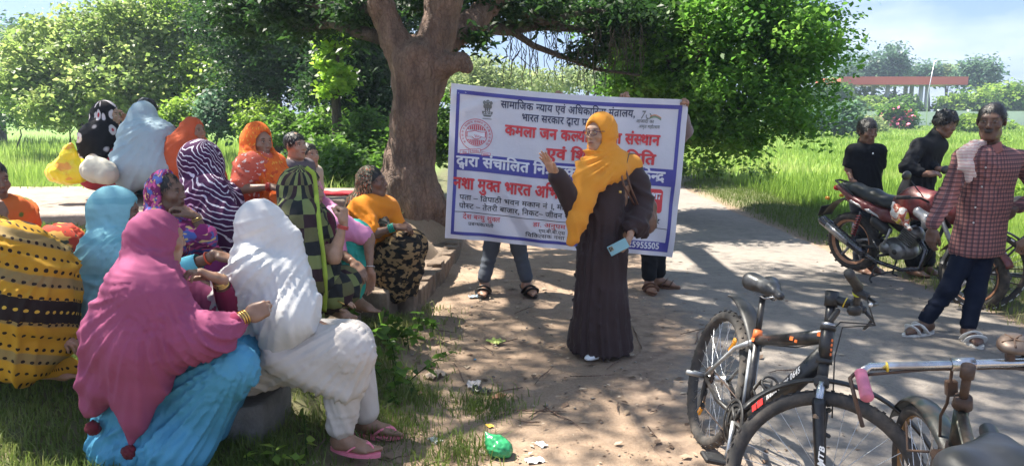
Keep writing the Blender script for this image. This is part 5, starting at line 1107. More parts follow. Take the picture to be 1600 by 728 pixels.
# ------------------------------------------------------------------ the standing speaker
def speaker():
    D = 4.85
    w = lambda x, y, d=D: W(x, y, d)
    J = dict(head=w(938,207), shR=w(918,264,4.83), shL=w(986,262,4.93), elR=w(900,318,4.72), wrR=w(868,272,4.55),
             elL=w(1002,322,4.90), wrL=w(985,366,4.72), pelvis=w(944,368,4.92), knR=w(925,455,4.85), anR=w(914,528,5.02),
             knL=w(955,455,4.85), anL=w(946,531,4.78))
    P = Person('woman in orange headscarf, glasses and long dark brown gown speaking before the banner', 'tan', J, (-.72,-.66,-.06), (J['pelvis'][0], D, 0), fat=.95)
    P.body(hands={'R': ('open', (-.55,-.25,.85), (-.6,-.6,-.4)), 'L': ('hold', (-.25,-.35,-.9), (-.9,.1,.2))}, feet={}, h=.012)
    gown = cloth('brown_gown', (.040,.025,.026), None, rough=.6, sheen=.4, wr=.15, wrink=8)
    c = J['pelvis']; S = Sdf()
    S.cone(J['shL'], J['shR'], .068, .064, .05)
    ch = (J['shL']+J['shR'])/2
    S.cone(ch+A3(-.01,-.02,-.08), w(940,330,4.88), .125, .130, .08).cone(w(940,330,4.88), w(940,400,4.88), .132, .15, .08)
    S.cone(w(940,400,4.88), w(938,560,4.86), .15, .225, .08)
    S.path([J['shR'], J['elR'], J['wrR']+nrm(J['elR']-J['wrR'])*.03], [.062,.066,.062], .05)
    S.tri(J['elR']+A3(.02,0,0), w(874,290,4.6), w(898,372,4.74), .022, .05)
    S.path([J['shL'], w(1000,290,4.92), J['elL']], [.060,.066,.074], .05)
    S.path([J['elL'], w(996,352,4.78)], [.078,.070], .05).tri(J['elL'], w(1008,366,4.85), w(983,352,4.75), .03, .05)
    S.half(A3(0,0,.025), (0,0,-1), .01)
    ax = A3(*w(940,400,4.88)[:2], 1.0)
    V = P.garment('gown', S, gown, .012, [((c[0],c[1],.3), .85, (ax, (0,0,1)), .34, .022, 1.0), (J['elL'], .3, (.5,0,1), .09, .010, 1.2), (J['elR'], .25, (1,0,.5), .07, .008, 1)], lapl=1)
    # lace cuffs
    lace = cloth('black_lace', (.012,.010,.012), p_spots((.06,.045,.045), .012, .35))
    for a, q in (('L', .055), ('R', .03)):
        d = nrm(J['el'+a]-J['wr'+a]); mb = MB(); p = J['wr'+a]; mb.tube([p+d*.012, p+d*.03, p+d*q, p+d*(q+.03)], [.036,.038,.042,.055], 16, caps=False); P.mb('lace_cuff', mb, lace)
    scarf = cloth('orange_scarf', (.78,.32,.04), None, sheen=.4, wr=.3, trans=.12)
    H = J['head']; R = P.HR; S = Sdf()
    S.ell(H+R@A3(0,-.012,.022), (.094,.112,.112), R, .03).cone(H+R@A3(0,-.02,-.03), H+R@A3(0,-.01,-.13), .09, .085, .05)
    S.cone(H+A3(.0,0,-.15), ch+A3(0,-.02,-.02), .09, .11, .06)
    S.path([J['shR']+A3(0,-.01,.01), ch+A3(0,0,.03), J['shL']+A3(0,0,.012)], [.075,.10,.078], .06)
    S.tri(w(915,262,4.76), w(968,268,4.78), w(936,285,4.72), .05, .06)
    S.path([w(912,275,4.72), w(905,310,4.68), w(898,345,4.66), w(892,378,4.66)], [.07,.055,.045,.032], .05)
    S.path([w(926,285,4.71), w(918,315,4.68), w(908,345,4.66), w(900,372,4.65)], [.055,.045,.038,.025], .04)
    P.face_open(S, (.063,.105,.086), (0,.094,-.016))
    P.garment('headscarf', S, scarf, .0085, [(w(925,272), .24, (w(990,225), (0.25,1,0)), .14, .020, .8), (w(897,345), .29, (1,.2,.3), .06, .019, .6), (w(935,240), .12, (.3,0,1), .05, .012, 1)], excess=1.05, iters=24, depth=.018)
    # glasses
    mb = MB(); fr_ = mat_simple('glasses_frame', (.05,.02,.05), .3)
    for sx in (-1, 1):
        th = np.arange(20)*2*math.pi/20; e = np.abs(np.cos(th))**.7*np.sign(np.cos(th)); f_ = np.abs(np.sin(th))**.7*np.sign(np.sin(th))
        pts = np.stack([sx*.033+.0235*e, np.full(20,.112)-.010*(np.abs(sx*.033+.0235*e)/.05)**2, .006+.016*f_], 1)
        mb.tube(pts@R.T+H, .0023, 6, closed=True)
        mb.tube(np.array([[sx*.056,.10,.012],[sx*.078,.06,.012],[sx*.085,.0,.008]])@R.T+H, .0022, 6)
    mb.tube(np.array([[-.01,.113,.01],[0,.116,.012],[.01,.113,.01]])@R.T+H, .0022, 6)
    P.mb('glasses', mb, fr_)
    shoe = mat_simple('white_shoe', (.72,.73,.74), .5, var=.06)
    for a, d in (('R', (-.5,-.85,0)), ('L', (-.72,-.68,0))):
        J[a and 'an'+a][2] = .098
        S = Sdf(); A = J['an'+a]; FR = frame(d); T = lambda *p: A+FR@A3(*p)
        S.cone(T(0,-.02,-.050), T(0,.09,-.062), .038, .036, .03).ell(T(.004,.135,-.070), (.036,.060,.022), FR, .03).half(T(0,0,-.085), (0,0,-1), .008)
        P.garment('shoe', S, shoe, .008)
    # handbag over the left shoulder
    bag = empty('handbag', w(1003,372,5.0)+A3(0,0,0), 'brown leather shoulder bag hanging from the arm of the speaking woman', 'handbag')
    B0 = A3(*bag.location); lea = mat_simple('brown_leather', (.16,.085,.06), .35, var=.2)
    S = Sdf(); p = [q-B0 for q in (w(1002,300,4.98), w(1016,322,5.0), w(1010,352,5.0), w(996,345,4.98))]
    S.tri(p[0], p[1], p[2], .045, .05).tri(p[0], p[2], p[3], .045, .05).ell((w(1014,345,5.0)-B0), (.05,.06,.07), None, .04)
    V, F = mesh_sdf(S, .011); V = folds(V, F, [(V.mean(0), .3, (1,.3,.4), .05, .004, 1.3)])
    link('bag_body', mesh_np('bag_body', V, F, lea), bag)
    for dx, r in ((0, .008), (9, .008)):
        mb = MB(); k = [w(996+dx*.5,330,4.86), w(975+dx,290,4.70), w(968+dx,262,4.76), w(974+dx,240,4.86), w(984+dx,242,4.98), w(998,275,5.06), w(1006,312,5.02)]
        mb.tube(np.array(k)-B0, r, 8, flat=.4); mb.build('strap', lea, bag)
    mb = MB(); mb.cyl(w(967,300,4.7)-B0, w(971,300,4.7)-B0, .01); mb.build('buckle', GOLD, bag)
    # phone
    c = w(966,386,4.64); ph = empty('mobile_phone', c, 'mobile phone in a light blue case in the left hand of the speaking woman', 'phone')
    FR = np.stack([nrm(A3(.62,-.3,.5)), nrm(np.cross(nrm(A3(.62,-.3,.5)), A3(.2,-.9,.1))), nrm(A3(0,0,1))], 1)
    x = nrm(A3(.75,-.1,.42)); n = nrm(A3(-.25,-1,.1)-x*A3(-.25,-1,.1).dot(x)); y = np.cross(n, x); FR = np.stack([x, y, n], 1)
    mb = MB(); mb.box((0,0,0), (.130,.066,.009), FR, 0, .003); mb.build('case', mat_simple('phone_case', (.22,.42,.47), .35, var=.05), ph)
    mb = MB(); mb.box(FR@A3(-.045,.010,.0065), (.028,.030,.004), FR, 0, .001); mb.build('camera_island', mat_simple('phone_cam', (.22,.19,.12), .3), ph)
    mb = MB()
    for q in ((-.051,.017),(-.051,.003),(-.039,.010)): mb.cyl(FR@A3(*q,.008), FR@A3(*q,.0098), .0052)
    mb.build('lens', mat_simple('lens', (.01,.01,.012), .1), ph)
speaker()
# ------------------------------------------------------------------ the seated women
GRP = None
def woman_white():
    w = W
    J = dict(head=w(418,356,3.35), shR=w(392,428,3.22), shL=w(428,418,3.52), pelvis=w(392,560,3.42), elR=w(418,505,3.18), wrR=w(470,518,3.22), elL=w(455,490,3.55), wrL=w(490,505,3.4),
             knR=w(545,548,3.22), knL=w(548,538,3.5), anR=w(535,676,3.22), anL=w(572,654,3.5))
    P = Person('woman in white shawl and white suit seated sideways with pink flip-flops on', 'brown', J, (1,-.12,-.28), w(400,600,3.4), hs=.93)
    P.body(hands={'R': ('relax', (1,.1,-.35), (0,.2,-1)), 'L': ('relax', (1,-.3,-.3), (0,0,-1))}, feet={'R': ((1,-.28,-.02),(0,0,1)), 'L': ((1,-.1,0),(0,0,1))})
    wh = cloth('white_shawl', (.60,.585,.57), None, wr=.25, wrink=9); wk = cloth('white_cotton', (.56,.505,.465), None, wr=.35, wrink=16)
    # trousers
    S = Sdf()
    for a in 'RL': S.path([J['pelvis'], J['kn'+a], J['an'+a]+A3(-.005,0,.045)], [.13,.105,.072], .05)
    V = P.garment('trousers', S, wk, .011, [(J['knR']+A3(0,0,-.15), .4, (1,.1,.25), .055, .007, 1.3), (J['anR']+A3(0,0,.08), .13, (0,0,1), .03, .005, 1)], lapl=1)
    # long shirt over the lap
    S = Sdf(); S.ell(J['pelvis']+A3(.01,0,.02), (.20,.21,.14), None, .08)
    S.path([J['pelvis']+A3(0,-.07,.02), J['knR']+A3(0,-.01,.01)], [.155,.118], .08).path([J['pelvis']+A3(0,.1,.02), J['knL']+A3(0,0,.01)], [.15,.115], .08)
    S.tri(w(430,560,3.15), w(568,555,3.16), w(540,612,3.16), .035, .07).tri(w(430,560,3.15), w(540,612,3.16), w(468,590,3.2), .04, .07)
    S.cone(J['knR'], w(567,600,3.18), .09, .035, .05)
    P.garment('long_shirt', S, wk, .0105, [(w(500,560,3.1), .5, (w(610,480,3.1),(.1,1,.1)), .085, .011, 1.1), (w(400,560,3.3), .35, (.6,0,1), .07, .008, 1.2)], excess=1.05, iters=25)
    S = P.veil(-.002, back=.02, low=.30, armr=.060)
    S.path([w(392,420,3.2), w(352,470,3.22), w(350,520,3.25)], [.065,.07,.06], .1)
    S.path([w(455,430,3.28), w(475,470,3.22), w(470,512,3.22)], [.06,.055,.05], .08)
    S.path([w(440,440,3.25), w(452,500,3.16), w(430,540,3.18)], [.09,.085,.06], .08)
    S.tri(w(440,390,3.35), w(455,370,3.33), w(470,450,3.28), .05, .06)
    S.ell(J['head']+P.HR@A3(0,.055,-.035), (.066,.066,.085), P.HR, .04)      # veil drawn over the face
    P.garment('shawl', S, wh, .0095, [(w(420,470,3.15), .5, (w(500,330,3.2),(.1,1,.05)), .095, .009, .9), (w(470,470,3.2), .25, (1,.2,.25), .05, .006, .6), (J['head']+A3(0,0,.0), .17, (1,0,.55), .06, .004, 1.5), (w(360,480,3.2), .25, (w(420,400,3.2),(.1,1,.1)), .13, .012, .8)], excess=1.06, iters=28)
    pk = mat_simple('pink_rubber', (.80,.22,.30), .5, var=.08)
    for a, d in (('R', (1,-.28,-.02)), ('L', (1,-.1,0))): sandal(P, a, d, (0,0,1), pk, pk, .96)
def woman_magenta():
    w = W
    J = dict(head=w(250,372,2.98), shR=w(212,452,2.82), shL=w(262,440,3.18), pelvis=w(225,600,3.1), elR=w(318,528,2.80), wrR=w(386,494,2.95), elL=w(362,490,3.2), wrL=w(343,436,3.05),
             knR=w(362,575,2.92), knL=w(375,560,3.2), anR=w(262,700,2.95), anL=w(290,690,3.2))
    P = Person('woman in magenta shawl and bright blue skirt crouching at the front with gold bangles', 'brown', J, (.66,.74,-.12), w(240,690,3.05), hs=.93)
    P.body(hands={'R': ('fist', (.9,.25,.35), (.1,.9,-.2)), 'L': ('cup', (-.80,-.25,.45), (-.3,-.2,-.8))}, legs=False)
    mg = cloth('magenta_shawl', (.31,.075,.155), None, wr=.35, wrink=12, trans=.06)
    bl = cloth('blue_satin', (.08,.29,.45), None, wr=.3, wrink=10, rough=.5)
    S = Sdf(); S.ell(J['pelvis']+A3(0,0,-.02), (.19,.22,.17), None, .08)
    for a in 'RL': S.path([J['pelvis']+A3(.02,-.04 if a=='R' else .06,-.02), J['kn'+a], J['an'+a]+A3(.05,0,.0)], [.155,.09,.12], .09)
    S.tri(w(205,650,2.92), w(180,712,2.86), w(285,712,2.86), .06, .1).cone(w(180,705,2.95), w(262,708,2.82), .07, .07, .08)
    S.cone(J['pelvis'], w(185,690,2.98), .15, .12, .08)
    S.half(A3(0,0,J['anR'][2]-.075), (0,0,-1), .01)
    P.garment('skirt', S, bl, .0105, [(w(300,630,2.9), .55, (w(410,520,2.85),(.1,1,.1)), .085, .014, .8), (w(200,680,2.9), .3, (w(230,560,2.9),(.1,1,0)), .11, .012, .8)], excess=1.05, iters=20)
    S = P.veil(-.008, back=.01, low=.38, armr=.068, k=.07)
    S.path([w(215,455,2.83), w(180,520,2.84), w(160,590,2.84)], [.09,.10,.085], .12)
    S.path([w(240,470,2.82), w(230,540,2.80), w(215,610,2.80)], [.115,.12,.08], .12)
    S.path([J['elR'], w(370,505,2.93)], [.075,.045], .06)
    S.path([w(225,600,2.80), w(212,650,2.80), w(205,692,2.80)], [.085,.05,.014], .06).path([w(165,600,2.84), w(146,632,2.84), w(136,648,2.86)], [.08,.035,.014], .06)
    S.tri(w(280,520,2.82), w(340,520,2.84), w(240,560,2.80), .06, .08)
    P.face_open(S, (.052,.10,.075), (.01,.10,-.03))
    P.garment('shawl', S, mg, .0095, [(w(240,540,2.78), .50, (w(262,425,2.8),(.0,1,.1)), .13, .011, .9), (w(300,520,2.8), .3, (w(240,440,2.8),(0,1,0)), .09, .010, .8), (w(250,420,2.85), .16, (.25,0,1), .045, .007, .8), (w(160,580,2.8), .25, (1,0,-.35), .06, .012, .7)], excess=1.06, iters=28)
    cuff = cloth('floral_cuff', (.20,.02,.06), p_blotch((.45,.25,.4), (.05,.1,.3), 40)); 
    for a, q in (('R', .05), ('L', .05)):
        d = nrm(J['el'+a]-J['wr'+a]); p = J['wr'+a]; mb = MB(); mb.tube([p+d*.045, p+d*.06, p+d*.12, p+d*.2], [.036,.040,.045,.05], 14, caps=False); P.mb('sleeve', mb, cuff)
    bangle(P, 'R', .008, GOLD, .030, .0035, 3); bangle(P, 'L', .008, GOLD, .030, .0035, 3)
    rd = mat_simple('dark_red_wool', (.12,.010,.02), .9, var=.3)
    for q in ((145,668,2.84), (202,706,2.79)):
        V, F = mesh_sdf(Sdf().ell(w(*q), (.028,.028,.030)), .006); N = vnormals(V, F); V = V+N*(fbm(V, 90, 2)*.012)[:,None]; P.add('tassel', V, F, rd)
def woman_skyblue():
    w = W
    J = dict(head=w(188,330,3.85), shR=w(160,402,3.72), shL=w(212,392,4.0), pelvis=w(170,520,3.9), elR=w(262,430,3.75), wrR=w(338,398,3.75), elL=w(250,440,4.1), wrL=w(300,440,4.05),
             knR=w(250,500,3.75), knL=w(270,490,4.0), anR=w(240,580,3.75), anL=w(250,570,4.0))
    P = Person('woman in pale sky blue shawl seated behind the magenta shawl', 'dark', J, (.95,.25,-.2), w(170,560,3.9), hs=.93)
    P.body(hands={'R': ('relax', (1,0,-.3), (0,.2,-1)), 'L': ('relax', (1,0,-.2), (0,0,-1))})
    m = cloth('sky_shawl', (.22,.46,.52), p_stripe((.16,.38,.44), .18, .8), wr=.35, wrink=14)
    S = P.veil(.004, back=.015, low=.42, armr=.075, k=.08)
    S.path([w(165,400,3.7), w(140,450,3.72), w(140,495,3.75)], [.11,.12,.10], .1)
    P.face_open(S, (.064,.12,.092), (.0,.095,-.02))
    P.garment('shawl', S, m, .011, [(w(165,440,3.65), .45, (w(215,330,3.7),(0,1,0)), .12, .011, .9), (w(180,370,3.8), .16, (.5,0,1), .05, .006, .8), (w(150,450,3.7), .25, (.4,0,1), .07, .007, 1)], excess=1.05, iters=22)
    P.garment('skirt', P.lower(.02), cloth('dark_blue_print', (.04,.07,.10), p_blotch((.5,.4,.1), (.3,.3,.32), 30)), .014, [(J['knR'], .4, (1,0,.4), .06, .008, 1)])
    mb = MB(); d = nrm(J['elR']-J['wrR']); mb.tube([J['wrR']+d*.10, J['wrR']+d*.14, J['wrR']+d*.26], [.046,.052,.065], 14, caps=False); P.mb('sleeve', mb, cloth('sky_blouse', (.14,.46,.55)))
    bangle(P, 'R', .05, mat_simple('red_thread', (.5,.06,.02)), .031, .005)
def woman_floral():
    w = W
    J = dict(head=w(262,300,4.4), shR=w(242,352,4.3), shL=w(290,346,4.6), pelvis=w(262,470,4.55), elR=w(322,372,4.3), wrR=w(305,338,4.28), elL=w(330,390,4.6), wrL=w(350,400,4.5),
             knR=w(330,430,4.3), knL=w(345,425,4.6), anR=w(320,500,4.3), anL=w(335,500,4.6))
    P = Person('dark skinned woman in pink and blue floral veil resting a hand at her mouth', 'dark', J, (1,-.15,-.05), w(262,510,4.5))
    P.body(hands={'R': ('cup', (-.75,-.1,.55), (-.3,.1,-.8)), 'L': ('relax', (1,0,-.3), (0,0,-1))})
    P.hairmesh(hair_mat())
    m = cloth('floral_veil', (.22,.03,.12), p_blotch((.10,.14,.42), (.60,.10,.28), 16, .50, .55, (.75,.5,.2)), wr=.2, wrink=20)
    S = P.veil(.0, low=.36, armr=.07); S.ell(J['head']+P.HR@A3(0,.075,.0), (.13,.085,.16), P.HR, .015, 's')
    P.garment('veil', S, m, .011, [(w(260,370,4.3), .4, (w(250,300,4.3),(0,1,0)), .14, .010, .9)], excess=1.04, iters=18)
    P.garment('skirt', P.lower(.02), cloth('plum_cloth', (.16,.02,.09)), .014, [(J['knR'], .4, (1,0,.4), .06, .008, 1)])
    mb = MB(); mb.tube([w(306,356,4.28), w(314,362,4.29), w(322,372,4.3)], [.045,.055,.06], 14, caps=False); P.mb('sleeve', mb, cloth('plum_sleeve', (.26,.03,.15)))
    bangle(P, 'R', .012, GOLD, .03, .003, 2)
def woman_purple():
    w = W
    J = dict(head=w(322,252,4.9), shR=w(300,318,4.78), shL=w(352,312,5.05), pelvis=w(325,440,4.95), elR=w(322,380,4.72), wrR=w(350,390,4.7), elL=w(375,370,5.05), wrL=w(392,372,4.95),
             knR=w(378,400,4.75), knL=w(385,395,5.0), anR=w(370,470,4.75), anL=w(378,470,5.0))
    P = Person('woman wrapped in dark purple shawl with wavy white stripes', 'dark', J, (.85,.45,-.15), w(325,460,4.95), hs=.93)
    P.body(hands={'R': ('relax', (1,0,-.3), (0,.2,-1)), 'L': ('relax', (1,0,-.2), (0,0,-1))}, legs=False)
    def pat(t, u, o, base):
        uu = t.map(u, rot=(0,0,.5)); d = t.math('MULTIPLY', t.math('SUBTRACT', t.noise(5, 2, uu), .5), .22)
        y = t.N('SeparateXYZ', {0: uu}).outputs[1]; s_ = t.math('SINE', t.math('MULTIPLY', t.math('ADD', y, d), 2*math.pi/.036))
        b = t.math('GREATER_THAN', t.noise(60, 2, u), .36); f = t.math('MULTIPLY', t.ramp(s_, [(.70,0.0),(.84,1.0)]), b)
        return t.mix(f, base, (.62,.58,.66))
    m = cloth('purple_leheriya', (.060,.016,.060), pat, wr=.2, wrink=16)
    S = P.veil(.014, back=.015, low=.40, armr=.085, k=.09); S.ell(J['head']+P.HR@A3(0,.05,-.04), (.07,.07,.085), P.HR, .04)
    S.path([w(330,300,4.75), w(345,350,4.7), w(345,385,4.68)], [.11,.12,.10], .1)
    P.garment('shawl', S, m, .011, [(w(330,340,4.7), .5, (w(345,230,4.7),(0,1,0)), .11, .010, .9), (w(335,365,4.68), .15, (0,0,1), .045, .006, .8)], excess=1.05, iters=22, uvr=.22)
    P.garment('skirt', P.lower(.025), m, .014, [(J['knR'], .4, (1,0,.4), .06, .008, 1)])
def woman_orange_sari():
    w = W
    J = dict(head=w(404,221,5.35), shR=w(384,262,5.2), shL=w(428,258,5.5), pelvis=w(398,350,5.45), elR=w(372,296,5.1), wrR=w(425,292,5.08), elL=w(440,300,5.5), wrL=w(450,305,5.3),
             knR=w(440,320,5.2), knL=w(455,318,5.5), anR=w(400,360,5.1), anL=w(430,360,5.4))
    P = Person('older woman in orange sari with peach flowered blouse facing right beside the boy', 'brown', J, (.86,-.5,-.1), w(398,375,5.45))
    P.body(hands={'R': ('relax', (1,-.2,-.2), (0,.1,-1)), 'L': ('relax', (.5,-.9,-.1), (0,0,-1))})
    fl = p_blotch((.75,.62,.55), (.60,.06,.03), 34, .60, .64)
    bl = cloth('peach_blouse', (.58,.12,.075), fl, wr=.2)
    S = Sdf().cone(J['shL'], J['shR'], .075, .075, .06); n = nrm(J['shR']-J['shL']); ch = (J['shR']+J['shL'])/2
    for sg in (-1,1): S.cone(ch+n*.06*sg, J['pelvis']+n*.06*sg+A3(0,0,.05), .115, .13, .08)
    for a in 'LR': S.cone(J['sh'+a], J['sh'+a]*.25+J['el'+a]*.75, .078, .072, .05)
    P.garment('blouse', S, bl, .011, [(J['shR']+A3(0,0,-.1), .4, (.6,0,1), .07, .009, 1)])
    m = cloth('orange_sari', (.80,.16,.030), p_blotch((.62,.09,.03), (.80,.34,.06), 22, .58, .60), wr=.25, trans=.06)
    S = P.veil(.006, arms='', low=.05); S.cone(ch+A3(.02,0,-.02), w(440,285,5.3), .10, .07, .07).cone(w(440,285,5.3), w(425,315,5.25), .08, .09, .07)
    S.ell(w(372,262,5.1), (.12,.16,.16), None, .03, 's')
    S.path([J['shL'], w(448,285,5.45)], [.085,.075], .06)
    P.face_open(S, (.066,.11,.092), (.008,.094,-.014))
    P.garment('sari_veil', S, m, .0105, [(w(425,265,5.2), .4, (w(395,200,5.2),(0,1,0)), .13, .009, .9), (w(410,240,5.25), .2, (.5,0,1), .04, .005, .8)], excess=1.04, iters=18)
    P.garment('skirt', P.lower(.03), m, .013, [(J['knR'], .4, (1,0,.4), .06, .008, 1)])
    bangle(P, 'R', .01, mat_simple('red_bangle', (.5,.03,.02), .3), .03, .0035, 3)
def woman_green():
    w = W
    J = dict(head=w(476,296,4.32), shR=w(455,352,4.2), shL=w(498,350,4.48), pelvis=w(468,480,4.4), elR=w(522,402,4.08), wrR=w(537,350,4.1), elL=w(515,420,4.5), wrL=w(512,470,4.18),
             knR=w(520,455,4.2), knL=w(535,445,4.45), anR=w(515,470,4.3), anL=w(540,465,4.4))
    P = Person('woman in green and black checked shawl with lime border raising her fist', 'tan', J, (1,.05,-.1), w(468,505,4.4))
    P.body(hands={'R': ('fist', (.05,.05,1), (-.9,.2,0)), 'L': ('relax', (1,.0,.05), (0,.3,-1))}, feet={'R': ((1,-.5,-.15),(0,0,1))}, legs=False)
    m = cloth('green_check', (.1,.12,.05), p_check((.17,.20,.075), (.020,.022,.024), (.055,.020,.028), .072), wr=.25, wrink=14)
    S = P.veil(.004, back=.01, low=.44, armr=.075, k=.08)
    S.path([w(470,350,4.15), w(480,420,4.12), w(475,490,4.14)], [.14,.15,.12], .1).path([w(455,380,4.15), w(450,440,4.17)], [.12,.12], .1)
    S.ell(w(525,395,4.05), (.07,.13,.18), None, .03, 's')
    P.face_open(S, (.056,.10,.09), (.0,.098,-.02))
    V = P.garment('shawl', S, m, .0105, [(w(475,430,4.1), .5, (w(495,290,4.1),(0,1,0)), .10, .011, .8), (w(470,280,4.25), .2, (1,0,.4), .06, .004, 1)], excess=1.05, iters=20, uvr=.24)
    # the bright border that runs down the front edge
    mb = MB(); pts = [P.snap(*q) for q in ((478,262,4.2),(490,272,4.2),(494,300,4.2),(497,335,4.15),(501,370,4.1),(505,400,4.1),(508,430,4.1),(508,462,4.1),(506,492,4.1))]
    P_ = []; 
    for i in range(len(pts)-1):
        for f in np.linspace(0, 1, 5, endpoint=False): P_.append(pts[i]*(1-f)+pts[i+1]*f)
    mb.tube(P_, .015, 10, flat=.4, up=(0,1,0)); P.mb('border', mb, cloth('lime_border', (.30,.40,.06), wr=.3))
    bl = cloth('maroon_blouse', (.075,.014,.030)); S = Sdf().cone(J['shL'], J['shL']*.5+J['elL']*.5, .07, .06, .04).cone((J['shL']+J['shR'])/2, J['pelvis']+A3(0,0,.1), .12, .12).cone(J['shR'], J['shR']*.35+J['elR']*.65, .068, .062, .04).cone(w(508,345,4.35), w(512,385,4.3), .055, .06)
    P.garment('blouse', S, bl, .013, [(J['shR'], .4, (.3,0,1), .05, .004, 1)])
    P.garment('skirt', P.lower(.02), m, .014, [(J['knR'], .4, (1,0,.4), .06, .008, 1)])
    bangle(P, 'R', .012, mat_simple('red_bangle2', (.55,.06,.05), .3), .03, .004, 2); bangle(P, 'L', .0, GOLD, .03, .003, 1)
    mb = MB(); mb.tube([w(528,470,4.06), w(538,475,4.05)], .004, 6); P.mb('ring', mb, GOLD)
def woman_teal():
    w = W
    J = dict(head=w(482,302,5.0), shR=w(530,352,4.85), shL=w(505,350,5.1), pelvis=w(500,440,5.05), elR=w(576,372,4.8), wrR=w(578,422,4.72), elL=w(528,392,4.75), wrL=w(552,410,4.68),
             knR=w(552,372,4.92), knL=w(535,400,5.15), anR=w(556,462,4.80), anL=w(535,462,5.0))
    P = Person('woman in pink blouse and turquoise trousers sitting barefoot behind the checked shawl', 'brown', J, (.9,-.3,-.2), w(500,475,5.05))
    P.body(hands={'R': ('relax', (.05,-.05,-1), (-.2,-.9,0)), 'L': ('relax', (.7,-.3,-.6), (0,.3,-1))}, feet={'R': ((1,-.35,-.22),(.2,0,1)), 'L': ((1,-.4,-.15),(0,0,1))})
    tl = cloth('teal_cloth', (.05,.42,.34), None, wr=.3, wrink=14); pk = cloth('pink_cloth', (.70,.28,.46), None, wr=.3)
    S = Sdf(); 
    for a in 'RL': S.path([J['pelvis'], J['kn'+a], J['an'+a]+A3(0,0,.06)], [.14,.115,.075], .07)
    S.tri(J['knR'], J['anR']+A3(-.02,-.02,.06), w(530,455,4.8), .05, .07)
    P.garment('trousers', S, tl, .011, [(w(550,410,4.8), .4, (w(548,340,4.8),(0,1,0)), .16, .012, .9), (w(545,390,4.8), .2, (.4,0,1), .05, .005, .9)], excess=1.04, iters=16)
    S = Sdf().cone(J['shL'], J['shR'], .075, .078, .06).cone((J['shL']+J['shR'])/2, J['pelvis']+A3(0,0,.05), .125, .13, .08).cone(J['shR'], J['shR']*.15+J['elR']*.85, .078, .066, .05).cone(J['shL'], J['elL'], .07, .062, .05)
    P.garment('blouse', S, pk, .011, [(J['shR'], .4, (1,0,.3), .05, .005, 1)])
    S = P.veil(.0, arms='', low=.10); P.face_open(S); P.garment('veil', S, pk, .013, [(J['head'], .3, (w(482,280,5),(0,1,0)), .16, .006, 1)])
    bangle(P, 'R', .02, mat_simple('silver', (.6,.6,.62), .25, 1.0), .031, .004, 1)
def woman_edge():
    w = W
    J = dict(head=w(583,284,5.72), shR=w(562,328,5.58), shL=w(606,326,5.85), pelvis=w(572,418,5.85), elR=w(585,366,5.45), wrR=w(618,354,5.45), elL=w(625,362,5.8), wrL=w(634,352,5.62),
             knR=w(632,388,5.55), knL=w(642,384,5.8), anR=w(618,455,5.6), anL=w(630,455,5.8))
    P = Person('elderly woman in bright orange blouse and patterned olive headscarf perched by the tree', 'dark', J, (1,-.12,.03), w(578,440,5.8), fat=1.0)
    P.body(hands={'R': ('cup', (1,.1,-.1), (0,.4,-1)), 'L': ('cup', (.3,-.9,-.2), (0,0,-1))}, legs=False)
    P.hairmesh(hair_mat())
    ob = cloth('orange_blouse', (.85,.27,.02), None, wr=.35, sheen=.3)
    S = Sdf().cone(J['shL'], J['shR'], .078, .078, .06); ch = (J['shL']+J['shR'])/2; n = nrm(J['shR']-J['shL'])
    for sg in (-1,1): S.cone(ch+n*.06*sg, J['pelvis']+n*.05*sg+A3(0,0,.05), .118, .135, .08)
    for a in 'LR': S.cone(J['sh'+a], J['sh'+a]*.2+J['el'+a]*.8, .08, .075, .05)
    P.garment('blouse', S, ob, .011, [(J['shR']+A3(0,0,-.12), .4, (.8,0,1), .07, .010, 1), (w(585,360,5.5), .3, (w(575,310,5.5),(0,1,0)), .16, .012, 1)], excess=1.03, iters=14)
    m = cloth('olive_scarf', (.13,.125,.085), p_blotch((.35,.31,.22), (.035,.04,.03), 26, .54, .53, (.42,.09,.04)), wr=.3)
    H = J['head']; R = P.HR; S = Sdf()
    S.ell(H+R@A3(0,-.028,.02), (.095,.108,.112), R, .03).cone(H+R@A3(0,-.045,-.03), ch+R@A3(0,-.08,.02), .085, .09, .05)
    S.path([ch+A3(-.03,.02,.02), w(596,345,5.66), w(606,358,5.62)], [.075,.045,.035], .05).path([w(558,318,5.72), w(550,340,5.75), w(545,365,5.78)], [.09,.07,.05], .05)
    S.ell(H+R@A3(0,.10,-.02), (.13,.10,.17), R, .015, 's')
    P.garment('headscarf', S, m, .0095, [(w(575,300,5.6), .4, (w(590,240,5.6),(0,1,0)), .14, .007, .9)], excess=1.04, iters=16)
    sk = cloth('black_floral_skirt', (.30,.20,.10), p_blotch((.030,.024,.018), (.014,.014,.015), 19, .50, .54), wr=.25)
    S = P.lower(.025, .10, .10, .16); S.tri(w(600,400,5.55), w(655,415,5.6), w(625,442,5.55), .05, .07).cone(w(590,435,5.6), w(650,432,5.6), .06, .05, .06)
    P.garment('skirt', S, sk, .0115, [(w(620,410,5.5), .45, (w(640,360,5.5),(0,1,0)), .12, .012, .8)], excess=1.04, iters=16)
    bangle(P, 'R', .015, mat_simple('green_glass', (.02,.35,.25), .15), .031, .0045, 4)
